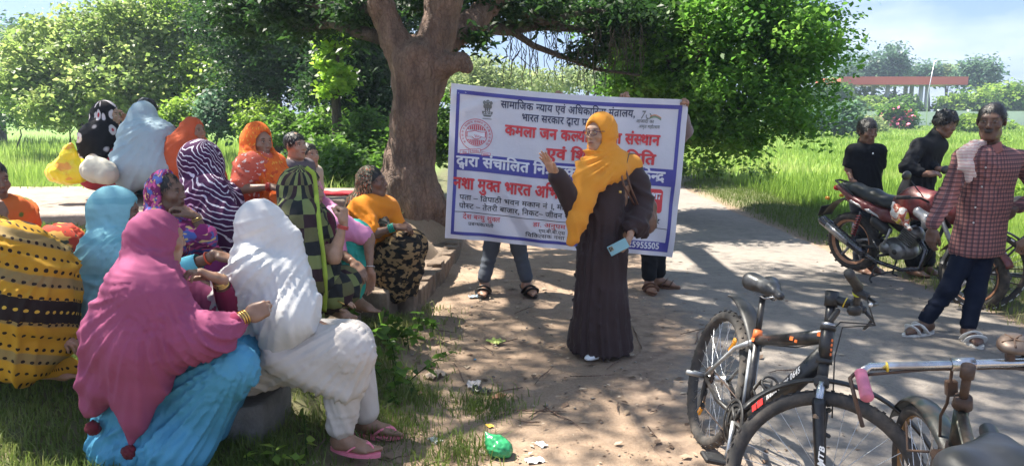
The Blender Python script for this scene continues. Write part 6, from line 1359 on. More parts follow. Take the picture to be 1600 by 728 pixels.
def woman_rust():
    w = W
    J = dict(head=w(303,206,6.3), shR=w(286,240,6.2), shL=w(318,238,6.4), pelvis=w(288,288,6.4), elR=w(300,268,6.1), wrR=w(318,275,6.15), knR=w(325,280,6.2), knL=w(330,278,6.5), anR=w(318,305,6.2), anL=w(322,305,6.5), elL=w(325,265,6.45), wrL=w(335,270,6.4))
    P = Person('woman in rust orange veil seated behind the striped purple shawl', 'brown', J, (.9,-.35,0), w(288,305,6.4), hs=.96)
    P.body(hands={'R': ('relax', (1,0,-.3), (0,.2,-1))}, h=.013)
    m = cloth('rust_veil', (.52,.105,.045), p_spots((.55,.25,.04), .16, .16, (.52,.10,.045), rnd=1.0), wr=.3)
    S = P.veil(.0, low=.34, armr=.075, k=.07); P.face_open(S, (.055,.10,.085))
    S.path([w(280,230,6.2), w(272,265,6.2)], [.12,.13], .1)
    P.garment('veil', S, m, .0125, [(w(295,250,6.1), .5, (w(310,190,6.1),(0,1,0)), .13, .010, .9)], excess=1.04, iters=14)
    P.garment('skirt', P.lower(.03), m, .015)
def woman_greyblue():
    w = W
    J = dict(head=w(227,184,6.35), shL=w(205,212,6.3), shR=w(256,212,6.3), pelvis=w(235,268,6.3), elL=w(203,240,6.25), wrL=w(215,262,6.45), elR=w(262,240,6.3), wrR=w(262,262,6.55), knL=w(225,262,6.75), knR=w(268,255,6.75), anL=w(225,290,6.8), anR=w(262,290,6.8))
    P = Person('broad woman seen from behind in a pale grey blue shawl on the slab', 'brown', J, (.25,.95,-.1), w(232,292,6.3))
    P.body(hands={}, h=.014, legs=False)
    m = cloth('greyblue_shawl', (.34,.44,.50), None, wr=.45, wrink=10)
    S = P.veil(.004, low=.40, armr=.085, k=.09); S.path([w(215,220,6.2), w(205,255,6.15), w(205,278,6.15)], [.13,.14,.12], .1).path([w(240,220,6.2), w(245,262,6.15)], [.14,.15], .1)
    P.face_open(S)
    P.garment('shawl', S, m, .012, [(w(230,240,6.1), .5, (w(262,180,6.1),(0,1,0)), .12, .014, .9), (w(225,190,6.2), .2, (1,0,.3), .05, .006, .9)], excess=1.06, iters=24)
    S = P.lower(.03, .10, .09, .19); S.path([J['elR'], w(272,235,6.35), w(272,265,6.4)], [.06,.07,.08], .05)
    P.garment('skirt', S, cloth('teal_grey', (.16,.33,.36)), .014, [(w(262,262,6.2), .3, (w(262,220,6.2),(0,1,0)), .15, .010, .9)])
def woman_black_red():
    w = W
    J = dict(head=w(168,181,6.5), shR=w(150,212,6.35), shL=w(186,210,6.6), pelvis=w(158,268,6.5), elR=w(160,245,6.3), wrR=w(185,255,6.35), elL=w(195,240,6.7), wrL=w(200,250,6.6), knR=w(195,258,6.4), knL=w(200,258,6.7), anR=w(190,290,6.4), anL=w(195,290,6.7))
    P = Person('woman in black and white shawl with red blotches beside the yellow bag', 'tan', J, (.95,.12,-.05), w(160,292,6.5))
    P.body(hands={'R': ('relax', (1,0,-.2), (0,.2,-1))}, h=.013)
    m = cloth('ikat_shawl', (.014,.014,.018), p_spots((.62,.56,.58), .11, .40, (.42,.03,.05), rnd=.85), wr=.25)
    S = P.veil(.0, low=.34, armr=.075, k=.07); P.face_open(S, (.055,.10,.085)); S.path([w(145,220,6.35), w(143,255,6.35)], [.11,.12], .1)
    P.garment('shawl', S, m, .0115, [(w(155,230,6.3), .5, (w(180,170,6.3),(0,1,0)), .12, .010, .9)], excess=1.05, iters=18)
    P.garment('skirt', P.lower(.035, .12, .10), cloth('crimson_cloth', (.32,.035,.055)), .014, [(J['knR'], .4, (1,0,.5), .07, .008, 1)])
def woman_behind():
    w = W
    J = dict(head=w(229,176,7.0), shR=w(248,200,7.0), shL=w(212,200,7.0), pelvis=w(230,260,7.1), elR=w(268,205,6.7), wrR=w(262,225,6.5), elL=w(205,212,6.8), wrL=w(199,194,6.65), knR=w(262,262,6.9), knL=w(215,262,6.9), anR=w(255,285,6.9), anL=w(222,285,6.9))
    P = Person('dark haired person half hidden behind the grey blue shawl holding up a hand', 'brown', J, (.1,-1,-.1), w(230,290,7.1), up=(0,0,1))
    P.body(hands={'L': ('cup', (-.1,-.2,1), (-.5,-.8,0)), 'R': ('relax', (0,-.3,-1), (0,1,0))}, h=.014)
    P.hairmesh(hair_mat(), r=(.088,.106,.10), nz=.014)
    S = P.torso_sdf(.02, legs=False, arms=()); S.ell(J['head'], (.1,.1,.14), None, .02, 's').cone(J['shR'], J['elR'], .07, .06, .04)
    P.garment('shirt', S, cloth('dim_brown', (.06,.05,.045)), .014); P.garment('trousers', P.lower(.02), BLACKCLOTH, .016)
def woman_yellow():
    w = W
    J = dict(head=w(-48,318,3.45), shR=w(-28,395,3.3), shL=w(-10,380,3.6), pelvis=w(-15,545,3.55), elR=w(30,470,3.2), wrR=w(75,520,3.25), elL=w(50,450,3.65), wrL=w(85,480,3.6), knR=w(62,425,3.35), knL=w(72,418,3.6), anR=w(70,565,3.35), anL=w(92,560,3.5))
    P = Person('woman at the left edge wrapped in mustard shawl with rows of black dots', 'brown', J, (.9,.3,-.15), w(-10,580,3.5))
    P.body(hands={'R': ('relax', (1,0,-.4), (0,.2,-1))}, feet={'R': ((1,-.1,-.02),(0,0,1)), 'L': ((1,-.2,0),(0,0,1))}, h=.013)
    def pat(t, u, o, base):
        y = t.N('SeparateXYZ', {0: u}).outputs[1]; x = t.N('SeparateXYZ', {0: u}).outputs[0]
        band = t.math('SINE', t.math('MULTIPLY', y, 2*math.pi/.17)); fy = t.math('ABSOLUTE', t.math('SUBTRACT', t.math('FRACT', t.math('MULTIPLY', y, 1/.0567)), .5)); fx = t.math('ABSOLUTE', t.math('SUBTRACT', t.math('FRACT', t.math('MULTIPLY', x, 1/.032)), .5))
        r2 = t.math('ADD', t.math('MULTIPLY', t.math('MULTIPLY', fy, fy), 3.2), t.math('MULTIPLY', fx, fx)); dot = t.math('LESS_THAN', r2, .055)
        b2 = t.mix(t.ramp(band, [(.55,0.0),(.75,.65)]), base, (.15,.14,.09))
        b3 = t.mix(t.math('GREATER_THAN', t.math('SINE', t.math('MULTIPLY', t.math('ADD', y, .02), 2*math.pi/.42)), .72), b2, (.020,.013,.012))
        yel = t.math('GREATER_THAN', t.math('SINE', t.math('MULTIPLY', t.math('ADD', y, .02), 2*math.pi/.42)), .72)
        return t.mix(dot, b3, t.mix(yel, (.022,.014,.012), (.55,.36,.05)))
    m = cloth('mustard_shawl', (.44,.235,.022), pat, wr=.25, wrink=12)
    S = P.veil(.0, low=.40, armr=.085, k=.09)
    S.path([w(-20,395,3.3), w(20,400,3.25), w(66,425,3.3), w(86,450,3.35)], [.13,.13,.12,.09], .12)
    S.path([w(-10,460,3.25), w(40,480,3.2), w(85,500,3.28)], [.17,.15,.09], .12).path([w(-20,540,3.3), w(40,555,3.2), w(92,540,3.3)], [.17,.11,.05], .1)
    S.half(w(0,595,3.3), (0,0,-1), .02)
    P.face_open(S)
    P.garment('shawl', S, m, .011, [(w(40,470,3.2), .7, (w(85,385,3.2),(0,1,0)), .16, .013, .9), (w(40,440,3.2), .4, (.7,0,1), .12, .008, 1)], excess=1.04, iters=20, uvr=.36, uvrot=.35)
    S = Sdf().tri(w(60,540,3.3), w(122,575,3.36), w(40,585,3.25), .03, .04); P.garment('shawl_corner', S, m, .012)
def woman_left_back():
    w = W
    J = dict(head=w(-12,282,4.25), shR=w(-8,345,4.15), shL=w(34,335,4.42), pelvis=w(12,450,4.4), elR=w(20,385,4.05), wrR=w(4,340,4.05), elL=w(52,385,4.45), wrL=w(80,400,4.4), knR=w(85,390,4.25), knL=w(98,385,4.5), anR=w(98,450,4.3), anL=w(105,445,4.5))
    P = Person('woman at the left edge in orange blouse and printed red skirt touching her cheek', 'dark', J, (.85,-.45,-.05), w(20,480,4.4))
    P.body(hands={'R': ('cup', (-.25,-.1,1), (-.6,.6,0)), 'L': ('relax', (1,0,-.2), (0,0,-1))}, feet={'R': ((1,-.2,-.1),(0,0,1))})
    P.hairmesh(hair_mat())
    S = Sdf().cone(J['shL'], J['shR'], .075, .075, .06).cone((J['shL']+J['shR'])/2, J['pelvis']+A3(0,0,.05), .14, .15, .08)
    for a in 'LR': S.cone(J['sh'+a], J['sh'+a]*.35+J['el'+a]*.65, .077, .07, .05)
    P.garment('blouse', S, cloth('vermilion_blouse', (.60,.13,.03), p_spots((.10,.14,.03), .09, .2, rnd=1)), .0125, [(J['shL'], .5, (.8,0,1), .08, .011, 1)])
    S = P.lower(.03, .10, .08, .17); P.garment('skirt', S, cloth('red_print', (.36,.045,.025), p_blotch((.55,.28,.07), (.05,.05,.035), 18, .56, .58)), .0125, [(J['knR'], .5, (w(95,370,4.2),(0,1,0)), .12, .012, .9)], excess=1.04, iters=14)
def boy_pair():
    w = W
    J = dict(head=w(462,228,5.6), shR=w(446,262,5.5), shL=w(480,260,5.7), pelvis=w(462,330,5.65), elR=w(445,295,5.45), wrR=w(458,315,5.4), elL=w(486,295,5.7), wrL=w(484,318,5.6), knR=w(468,345,5.45), knL=w(482,345,5.65), anR=w(462,385,5.5), anL=w(480,385,5.7))
    P = Person('short haired boy in grey shirt looking to the right beside the orange sari', 'tan', J, (.82,-.55,0), w(462,385,5.6), hs=.85, fat=.70)
    P.body(hands={'R': ('relax', (.3,-.3,-1), (0,1,0))}, h=.012, fine=.004); P.hairmesh(hair_mat(), r=(.082,.10,.088), low=-.03)
    S = P.torso_sdf(.014, legs=False, arms=()); S.ell(J['head'], (.1,.1,.135), None, .02, 's')
    for a in 'LR': S.cone(J['sh'+a], (J['sh'+a]+J['el'+a])/2, .055, .055, .04)
    P.garment('shirt', S, cloth('grey_shirt', (.13,.11,.12)), .011, [(J['shR'], .3, (.4,0,1), .05, .004, 1)]); P.garment('trousers', P.lower(.0, .06, .05, .11), cloth('dun', (.10,.09,.08)), .015)
    J = dict(head=w(483,243,6.0), shR=w(470,268,5.95), shL=w(494,268,6.1), pelvis=w(484,325,6.05), elR=w(468,295,5.95), wrR=w(475,315,5.9), elL=w(498,292,6.1), wrL=w(495,312,6.0), knR=w(480,335,5.9), knL=w(492,335,6.0), anR=w(478,370,6.0), anL=w(490,370,6.0))
    P = Person('small child peeping out behind the boy in grey shirt', 'tan', J, (.8,-.6,.05), w(484,370,6.0), hs=.84, fat=.6)
    P.body(h=.013); P.hairmesh(hair_mat(), r=(.082,.10,.088), low=-.03)
    S = P.torso_sdf(.014, legs=False, arms=('L','R')); S.ell(J['head'], (.09,.09,.12), None, .02, 's'); P.garment('shirt', S, cloth('cream_shirt', (.45,.38,.3)), .013); P.garment('trousers', P.lower(.0, .05, .045, .10), cloth('dun2', (.10,.08,.08)), .016)
# ------------------------------------------------------------------ men and boys
def trousers(P, mat, g=.014, knee=.062, ank=.055, fold=True, name='trousers', low=.05):
    J = P.J; S = Sdf(); n = nrm(J['shR']-J['shL']); S.ell(J['pelvis']+A3(0,0,0), (.125*P.fat+g,.10*P.fat+g,.11), np.stack([n*[1,1,0], np.cross((0,0,1), n), A3(0,0,1)], 1) if False else None, .05)
    for a, sg in (('R',1),('L',-1)): S.path([J['pelvis']+n*.075*sg, J['kn'+a], J['an'+a]+A3(0,0,low)], [.095*P.fat+g, knee+g, ank+g], .04)
    f = [(J['knR'], .28, (.35,.1,1), .10, .004, 2), (J['knL'], .28, (-.35,.1,1), .10, .004, 2), (J['anR']+A3(0,0,.1), .2, (.3,0,1), .06, .0035, 2), (J['anL']+A3(0,0,.1), .2, (-.3,0,1), .06, .0035, 2), (J['pelvis']+A3(0,0,-.1), .2, (.7,0,1), .08, .005, 2)] if fold else ()
    P.garment(name, S, mat, .0115, f)
def man_checked():
    w = W
    J = dict(head=w(1549,190,5.25), shR=w(1508,248,5.15), shL=w(1592,252,5.38), elR=w(1477,312,5.12), wrR=w(1457,358,5.02), elL=w(1632,300,5.42), wrL=w(1584,328,5.28), pelvis=w(1527,378,5.3),
             knR=w(1482,452,5.22), anR=w(1447,511,5.28), knL=w(1524,458,5.18), anL=w(1512,521,5.12))
    for a in ('anR','anL'): J[a][2] = .108
    P = Person('bearded man in maroon checked shirt and dark trousers with a towel round his neck', 'deep', J, (-.62,-.75,-.08), w(1480,535,5.2), female=False, hs=1.06)
    P.beard = True
    P.body(hands={'R': ('cup', (-.1,-.1,-1), (.7,.5,0)), 'L': ('relax', (-.8,-.3,-.5), (0,1,0))}, feet={'R': ((-1,-.30,-.02),(0,0,1)), 'L': ((-.12,-1,0),(0,0,1))}, h=.012)
    P.hairmesh(hair_mat(), r=(.080,.098,.088), low=-.03, nz=.006)
    H = J['head']; R = P.HR
    def pat(t, u, o, base):
        out = base; X = t.N('SeparateXYZ', {0: u})
        for ax in (0, 1):
            s_ = t.math('SINE', t.math('MULTIPLY', X.outputs[ax], 2*math.pi/.029)); out = t.mix(t.ramp(s_, [(.15,0.0),(.5,.7)]), out, (.040,.028,.040))
            s_ = t.math('SINE', t.math('MULTIPLY', X.outputs[ax], 2*math.pi/.0145)); out = t.mix(t.ramp(s_, [(.8,0.0),(.95,.25)]), out, (.5,.36,.36))
        return out
    m = cloth('maroon_check', (.32,.135,.12), pat, wr=.3, wrink=10)
    ch = (J['shR']+J['shL'])/2; n = nrm(J['shR']-J['shL']); S = Sdf()
    S.path([J['shR'], ch+A3(0,.01,.03), J['shL']], [.075,.085,.075], .05)
    for sg in (-1,0,1): S.path([ch+n*.10*sg+A3(0,0,-.07), (ch+J['pelvis'])/2+n*.085*sg, J['pelvis']+n*.075*sg+A3(0,0,-.05)], [.112,.108,.134], .06)
    S.path([J['shR'], J['elR'], J['wrR']+A3(0,0,.04)], [.075,.062,.048], .04).path([J['shL'], J['elL'], J['wrL']*.85+J['elL']*.15], [.075,.062,.046], .04)
    S.half(J['pelvis']+A3(0,0,-.095), (0,0,-1), .01)
    S.ell(H+A3(0,0,-.01), (.075,.085,.15), None, .02, 's')
    P.garment('shirt', S, m, .0105, [(J['elR'], .3, (.2,0,1), .055, .007, 1.2), (w(1535,330,5.1), .35, (w(1560,240,5.1),(0,1,0)), .15, .008, 1), (w(1530,290,5.1), .35, (.6,0,1), .09, .006, 1.3), (J['elL'], .25, (1,0,.6), .05, .007, 1)], excess=1.03, iters=14, uvc=A3(*w(1535,300,5.35)))
    # collar, buttons, pocket
    mb = MB(); 
    for sg in (-1,1): mb.add([H+R@A3(sg*.02,.065,-.165), H+R@A3(sg*.075,.045,-.13), H+R@A3(sg*.09,.075,-.19), H+R@A3(sg*.04,.10,-.225), H+R@A3(sg*.02,.05,-.172), H+R@A3(sg*.075,.03,-.137), H+R@A3(sg*.09,.06,-.197), H+R@A3(sg*.04,.085,-.232)], [(0,1,2,3),(7,6,5,4),(0,4,5,1),(1,5,6,2),(2,6,7,3),(3,7,4,0)], smooth=False)
    P.mb('collar', mb, m)
    for i, (x, y) in enumerate(((1540,262),(1534,292),(1524,324),(1521,348))):
        c = w(x, y, 5.3); d = nrm(c-A3(0,0,1.6)); t = 4.7
        for _ in range(40):
            q = A3(0,0,1.6)+d*t; dd = P.lastS(q[None])[0]
            if dd < .006: break
            t += max(dd-.004, .002)
        mb = MB(); mb.cyl(q+d*.003, q-d*.002, .0065, n=10); P.mb('button', mb, mat_simple('button', (.7,.68,.64), .3))
    dn = cloth('navy_denim', (.008,.012,.026), None, wr=.35, wrink=12, rough=.9)
    trousers(P, dn, -.004, .066, .060, low=.02)
    ws = mat_simple('white_sandal', (.62,.61,.58), .5, var=.08)
    sandal(P, 'R', (-1,-.30,-.02), (0,0,1), ws, ws, 1.08, 'cross'); sandal(P, 'L', (-.12,-1,0), (0,0,1), ws, ws, 1.08, 'two')
    tw = cloth('towel', (.56,.47,.44), p_stripe((.48,.30,.29), .022, .5), wr=.4, wrink=30)
    S = Sdf(); S.path([H+R@A3(.07,.0,-.165), H+R@A3(.02,-.075,-.15), w(1524,226,5.14), w(1514,236,4.98), w(1511,260,4.95), w(1514,282,4.95)], [.020,.024,.028,.034,.030,.018], .03)
    S.path([w(1522,226,5.02), w(1503,240,4.98), w(1499,264,4.96)], [.03,.026,.012], .03).path([w(1514,260,4.95), w(1524,276,4.95)], [.024,.010], .03)
    P.garment('towel', S, tw, .0075, [(w(1517,255,4.98), .3, (1,.1,.12), .028, .006, .6)], excess=1.04, iters=14)
def boys_black():
    w = W
    J = dict(head=w(1356,206,7.5), shR=w(1333,236,7.48), shL=w(1374,236,7.5), elR=w(1325,264,7.5), wrR=w(1331,282,7.38), elL=w(1374,268,7.52), wrL=w(1370,294,7.45), pelvis=w(1352,305,7.5), knR=w(1345,360,7.45), knL=w(1360,360,7.5), anR=w(1343,412,7.5), anL=w(1362,412,7.52))
    P = Person('boy in black T-shirt resting a hand on the motorcycle seat', 'dark', J, (.12,-1,-.12), w(1352,424,7.5), female=False, fat=.85)
    P.body(hands={'R': ('grip', (.3,-.3,-.9), (.6,.3,0)), 'L': ('relax', (-.1,-.1,-1), (1,0,0))}, feet={'R': ((.1,-1,0),(0,0,1)), 'L': ((.3,-1,0),(0,0,1))}, h=.012)
    P.hairmesh(hair_mat(), r=(.092,.108,.10), low=-.03, nz=.016, cut=(0,.125,-.03))
    S = P.torso_sdf(.02, legs=False, arms=()); S.ell(J['head'], (.085,.09,.15), None, .02, 's').ell(J['pelvis']+A3(0,0,.02), (.15,.12,.09), None, .05)
    for a in 'LR': S.cone(J['sh'+a], J['sh'+a]*.35+J['el'+a]*.65, .064, .070, .04)
    P.garment('t_shirt', S, BLACKCLOTH, .011, [(w(1352,280,7.4), .4, (w(1352,225,7.4),(0,1,0)), .16, .008, 1), (J['shL'], .2, (.4,0,1), .05, .005, 1)])
    mb = MB(); mb.sph(w(1364,240,7.37), (.008,.004,.01), 8); P.mb('chest_logo', mb, mat_simple('logo_white', (.8,.8,.8)))
    trousers(P, cloth('dark_jeans', (.03,.035,.05)), .014); 
    J = dict(head=w(1478,194,7.2), shR=w(1436,228,7.12), shL=w(1468,228,7.25), elR=w(1417,262,6.95), wrR=w(1446,272,6.85), elL=w(1448,264,7.2), wrL=w(1468,264,7.0), pelvis=w(1430,305,7.2), knR=w(1432,360,7.1), knL=w(1448,360,7.15), anR=w(1425,415,7.2), anL=w(1448,415,7.2))
    P = Person('smiling curly haired boy in black kurta leaning forward behind the motorcycle', 'dark', J, (.35,-.9,-.3), w(1435,428,7.2), female=False, fat=.9, up=(.15,0,1))
    P.body(hands={'L': ('cup', (1,-.2,0), (0,.5,-1)), 'R': ('relax', (1,0,.1), (0,.5,-1))}, feet={'R': ((.3,-1,0),(0,0,1)), 'L': ((.3,-1,0),(0,0,1))}, h=.012)
    P.hairmesh(hair_mat(), r=(.098,.112,.105), low=-.02, nz=.026, cut=(0,.125,-.03))
    S = P.torso_sdf(.022, legs=False, arms=()); S.path([J['pelvis'], w(1434,345,7.15)], [.15,.17], .05).half(w(1434,350,7.15), (0,0,-1), .02)
    S.ell(J['head']+A3(0,0,-.02), (.08,.09,.13), None, .02, 's')
    for a in 'LR': S.path([J['sh'+a], J['el'+a], J['wr'+a]*.7+J['el'+a]*.3], [.07,.066,.05], .04)
    P.garment('kurta', S, BLACKCLOTH, .0115, [(w(1440,280,7.0), .5, (w(1455,215,7.0),(0,1,0)), .15, .010, 1), (J['elR'], .2, (.4,0,1), .05, .006, 1)])
    trousers(P, BLACKCLOTH, .02)
def holders():
    w = W
    J = dict(head=w(786,172,6.68), shR=w(762,212,6.65), shL=w(812,212,6.65), elR=w(728,178,6.5), wrR=w(712,152,6.34), elL=w(850,190,6.55), wrL=w(872,160,6.4), pelvis=w(790,318,6.7),
             knR=w(768,386,6.62), knL=w(810,386,6.62), anR=w(757,452,6.52), anL=w(822,452,6.52))
    for a in ('anR','anL'): J[a][2] = .108
    P = Person('person in faded jeans and black sandals standing behind the left half of the banner', 'brown', J, (0,-1,0), w(790,465,6.6), female=False)
    P.body(hands={'R': ('grip', (-.15,-.5,.9), (.3,-1,0)), 'L': ('grip', (.1,-.5,.9), (0,-1,0))}, feet={'R': ((-.1,-1,0),(0,0,1)), 'L': ((.45,-1,0),(0,0,1))}, h=.012)
    P.hairmesh(hair_mat())
    S = P.torso_sdf(.018, legs=False); S.ell(J['head'], (.09,.1,.15), None, .02, 's').ell(J['wrR'], .09, None, .02, 's').ell(J['wrL'], .09, None, .02, 's'); P.garment('shirt', S, cloth('plain_shirt', (.3,.3,.34)), .013)
    trousers(P, cloth('faded_jeans', (.075,.085,.105), None, wr=.4), .012, .058, .050)
    bk = mat_simple('black_sandal', (.015,.014,.014), .5)
    sandal(P, 'R', (-.1,-1,0), (0,0,1), bk, bk, 1.05, 'back'); sandal(P, 'L', (.45,-1,0), (0,0,1), bk, bk, 1.05, 'back')
    J = dict(head=w(1030,188,6.75), shR=w(1004,228,6.7), shL=w(1052,228,6.7), elR=w(985,190,6.55), wrR=w(975,162,6.4), elL=w(1072,205,6.55), wrL=w(1066,172,6.32), pelvis=w(1022,322,6.75),
             knR=w(1014,385,6.68), knL=w(1028,385,6.7), anR=w(1014,444,6.62), anL=w(1028,440,6.75))
    for a in ('anR','anL'): J[a][2] = .108
    P = Person('person in black trousers and brown sandals standing behind the right end of the banner', 'brown', J, (0,-1,0), w(1022,462,6.7), female=False)
    P.body(hands={'R': ('grip', (-.1,-.5,.9), (0,-1,0)), 'L': ('grip', (.1,-.5,.9), (0,-1,0))}, feet={'R': ((.0,-1,0),(0,0,1)), 'L': ((1,-.35,0),(0,0,1))}, h=.012)
    P.hairmesh(hair_mat())
    S = P.torso_sdf(.018, legs=False); S.ell(J['head'], (.09,.1,.15), None, .02, 's').ell(J['wrR'], .09, None, .02, 's').ell(J['wrL'], .09, None, .02, 's'); P.garment('shirt', S, cloth('plain_shirt2', (.25,.2,.2)), .013)
    trousers(P, BLACKCLOTH, .014, .062, .056)
    br = mat_simple('brown_sandal', (.12,.055,.03), .5)
    sandal(P, 'R', (0,-1,0), (0,0,1), br, br, 1.05, 'two'); sandal(P, 'L', (1,-.35,0), (0,0,1), br, br, 1.05, 'two')
def person_right():
    w = W
    J = dict(head=w(1700,195,4.9), shR=w(1655,255,4.85), shL=w(1745,255,4.95), elR=w(1640,325,5.1), wrR=w(1612,374,5.3), elL=w(1770,330,4.9), wrL=w(1765,390,4.8), pelvis=w(1690,390,4.9),
             knR=w(1665,480,4.75), knL=w(1690,490,4.7), anR=w(1622,566,4.78), anL=w(1634,590,4.52))
    for a in ('anR','anL'): J[a][2] = .115
    P = Person('barely visible bystander at the right edge with black strapped sandals', 'brown', J, (-.9,-.3,0), w(1640,590,4.7), female=False)
    P.body(hands={'R': ('grip', (-.7,.3,-.5), (.2,.5,-1))}, feet={'R': ((-1,.0,0),(0,0,1)), 'L': ((-1,-.1,0),(0,0,1))}, h=.013)
    P.hairmesh(hair_mat())
    S = P.torso_sdf(.018, legs=False, arms=()); S.ell(J['head'], (.09,.1,.15), None, .02, 's').cone(J['shR'], J['elR'], .07, .06, .04).cone(J['shL'], J['elL'], .07, .06, .04); P.garment('shirt', S, cloth('shirt_r', (.2,.22,.3)), .013)
    trousers(P, cloth('slate', (.04,.045,.05)), .014)
    so = mat_simple('pale_sole', (.45,.47,.50), .6); bk = mat_simple('black_strap', (.015,.014,.014), .6)
    sandal(P, 'R', (-1,0,0), (0,0,1), so, bk, 1.05, 'two'); sandal(P, 'L', (-1,-.1,0), (0,0,1), so, bk, 1.05, 'two')
import time as _t
for fn in (woman_white, woman_magenta, woman_skyblue, woman_floral, woman_purple, woman_orange_sari, woman_green, woman_teal, woman_edge, woman_rust, woman_greyblue, woman_black_red, woman_behind, woman_yellow, woman_left_back, boy_pair, man_checked, boys_black, holders, person_right):
    _a = _t.time(); fn(); print(fn.__name__, round(_t.time()-_a, 2))
# ------------------------------------------------------------------ bicycles
BLK = mat_simple('black_paint', (.016,.016,.018), .32, var=.2, dirt=(.12,.10,.08), dirtamt=.35); RUB = mat_simple('dusty_rubber', (.045,.042,.040), .85, var=.25, scale=40, dirt=(.17,.14,.115), dirtamt=.65)
ALU = mat_simple('aluminium', (.55,.55,.55), .35, .9, var=.1, dirt=(.25,.22,.18), dirtamt=.3); CHR = mat_simple('worn_chrome', (.52,.53,.55), .25, .95, dirt=(.13,.065,.035), dirtamt=.55, scale=18); RUST = mat_simple('rusty_steel', (.075,.054,.046), .7, .4, dirt=(.2,.1,.05), dirtamt=.5)
ORG = mat_simple('orange_decal', (.75,.17,.04), .5, var=.1); PLS = mat_simple('black_plastic', (.02,.02,.021), .5, dirt=(.1,.09,.08), dirtamt=.3); WHT = mat_simple('white_decal', (.7,.7,.7), .5, var=.05); REDD = mat_simple('red_decal', (.55,.03,.03), .5, var=.05)
def wheel(root, c, r, T, rim=ALU, tyre=RUB, nsp=32, knobs=True, tw=.026, reflector=None, hubr=.022, dashes=False, fl=.035, rimw=.014, disc=False):
    """c hub centre in bike space, T(points) bike space -> root space; plane x-z"""
    c = A3(*c); mb = MB(); mb.lathe([(.004,-.06),(.009,-.06),(.009,-fl-.002),(hubr+.008,-fl),(hubr+.008,-fl+.003),(hubr*.7,-fl+.006),(hubr*.7,fl-.006),(hubr+.008,fl-.003),(hubr+.008,fl),(.009,fl+.002),(.009,.06),(.004,.06)], c, (0,1,0), 20)
    def build(mb, name, m, par): V = np.concatenate(mb.V); mb.V = [T(V)]; return mb.build(name, m, par)
    hub = build(mb, 'wheel', [ALU], root)
    th = np.arange(64)*2*math.pi/64; circ = lambda R, y=0: c+np.stack([np.cos(th)*R, np.full(64, y), np.sin(th)*R], 1)
    mb = MB(); rr = r-tw*1.25; prof = [(rr-.016,-rimw*.5),(rr-.018,0),(rr-.016,rimw*.5),(rr+.004,rimw),(rr+.006,rimw-.003),(rr-.006,0),(rr+.006,-rimw+.003),(rr+.004,-rimw),(rr-.016,-rimw*.5)]; mb.lathe(prof, c, (0,1,0), 64); build(mb, 'rim', [rim], hub)
    mb = MB(); P = circ(r-tw); n = 14; ph = np.arange(n)*2*math.pi/n; V = []
    for k in range(64):
        d = nrm(P[k]-c); V.append(P[k]+np.outer(np.cos(ph)*tw, d)+np.outer(np.sin(ph)*tw, (0,1,0)))
    mb.add(np.concatenate(V), [(k*n+q, k*n+(q+1)%n, ((k+1)%64)*n+(q+1)%n, ((k+1)%64)*n+q) for k in range(64) for q in range(n)]); ty = build(mb, 'tyre', [tyre], hub)
    if knobs:
        mb = MB()
        for k in range(72):
            a = 2*math.pi*k/72
            for lat in ((-.65,.65) if k % 2 else (.0,)):
                d = A3(math.cos(a), 0, math.sin(a)); q = nrm(d*math.cos(lat)+A3(0,1,0)*math.sin(lat)); p = c+d*(r-tw)+q*(tw+.001); t_ = A3(-math.sin(a), 0, math.cos(a)); mb.box(p, (.013,.010,.007), np.stack([t_, np.cross(q, t_), q], 1))
        tag(build(mb, 'tread', [tyre], hub), kind='stuff')
    if dashes:
        for k in range(30):
            a = 2*math.pi*k/30; mb = MB(); d = A3(math.cos(a), 0, math.sin(a))
            for sy in (-1, 1): t_ = A3(-math.sin(a), 0, math.cos(a)); q = nrm(d*.35+A3(0,1,0)*sy); mb.box(c+d*(r-tw)+q*(tw+.0005), (.030,.010,.002), np.stack([t_, np.cross(q, t_), q], 1))
            build(mb, 'tyre_mark', [WHT], hub)
    sm = mat_simple('spoke_steel', (.6,.6,.6), .3, .9) if 'spoke_steel' not in bpy.data.materials else bpy.data.materials['spoke_steel']; me = None
    for k in range(nsp):
        a = 2*math.pi*k/nsp; sg = 1 if k % 2 else -1; off = (.85 if (k//2) % 2 else -.85)*.35; p = c+A3(math.cos(a+off*2.4)*hubr, sg*fl*.9, math.sin(a+off*2.4)*hubr); q = c+A3(math.cos(a)*(rr-.012), sg*.002, math.sin(a)*(rr-.012)); mb = MB(); mb.tube([p, q], .0013, 5, caps=False); build(mb, 'spoke', [sm], hub)
    if reflector:
        for a in reflector: d = A3(math.cos(a), 0, math.sin(a)); t_ = A3(-math.sin(a), 0, math.cos(a)); mb = MB(); mb.box(c+d*r*.62, (.085,.014,.030), np.stack([d, A3(0,1,0), t_], 1), bev=.006); build(mb, 'reflector', [mat_simple('amber_plastic', (.75,.30,.02), .25)], hub)
    return hub
class Bike:
    def __init__(s, label, contact, yaw, lean, steer, head, ang, cat='bicycle', name='bicycle'):
        s.root = empty(name, contact, label, cat); s.R = rotm((0,0,1), yaw)@rotm((1,0,0), lean); s.h = A3(*head); s.ax = nrm(A3(-math.cos(ang), 0, math.sin(ang))); s.SR = rotm(s.ax, steer)
    def T(s, P): return np.asarray(P, float)@s.R.T
    def TF(s, P): return ((np.asarray(P, float)-s.h)@s.SR.T+s.h)@s.R.T
    def add(s, name, mb, m, front=False, par=None, label=None):
        V = np.concatenate(mb.V); mb.V = [(s.TF if front else s.T)(V)]; o = mb.build(name, m if isinstance(m, list) else [m], par or s.root)
        if label: o['label'] = label
        return o
    def sdf(s, name, S, m, h=.008, front=False, par=None): V, F = mesh_sdf(S, h); return link(name, mesh_np(name, (s.TF if front else s.T)(V), F, m), par or s.root)
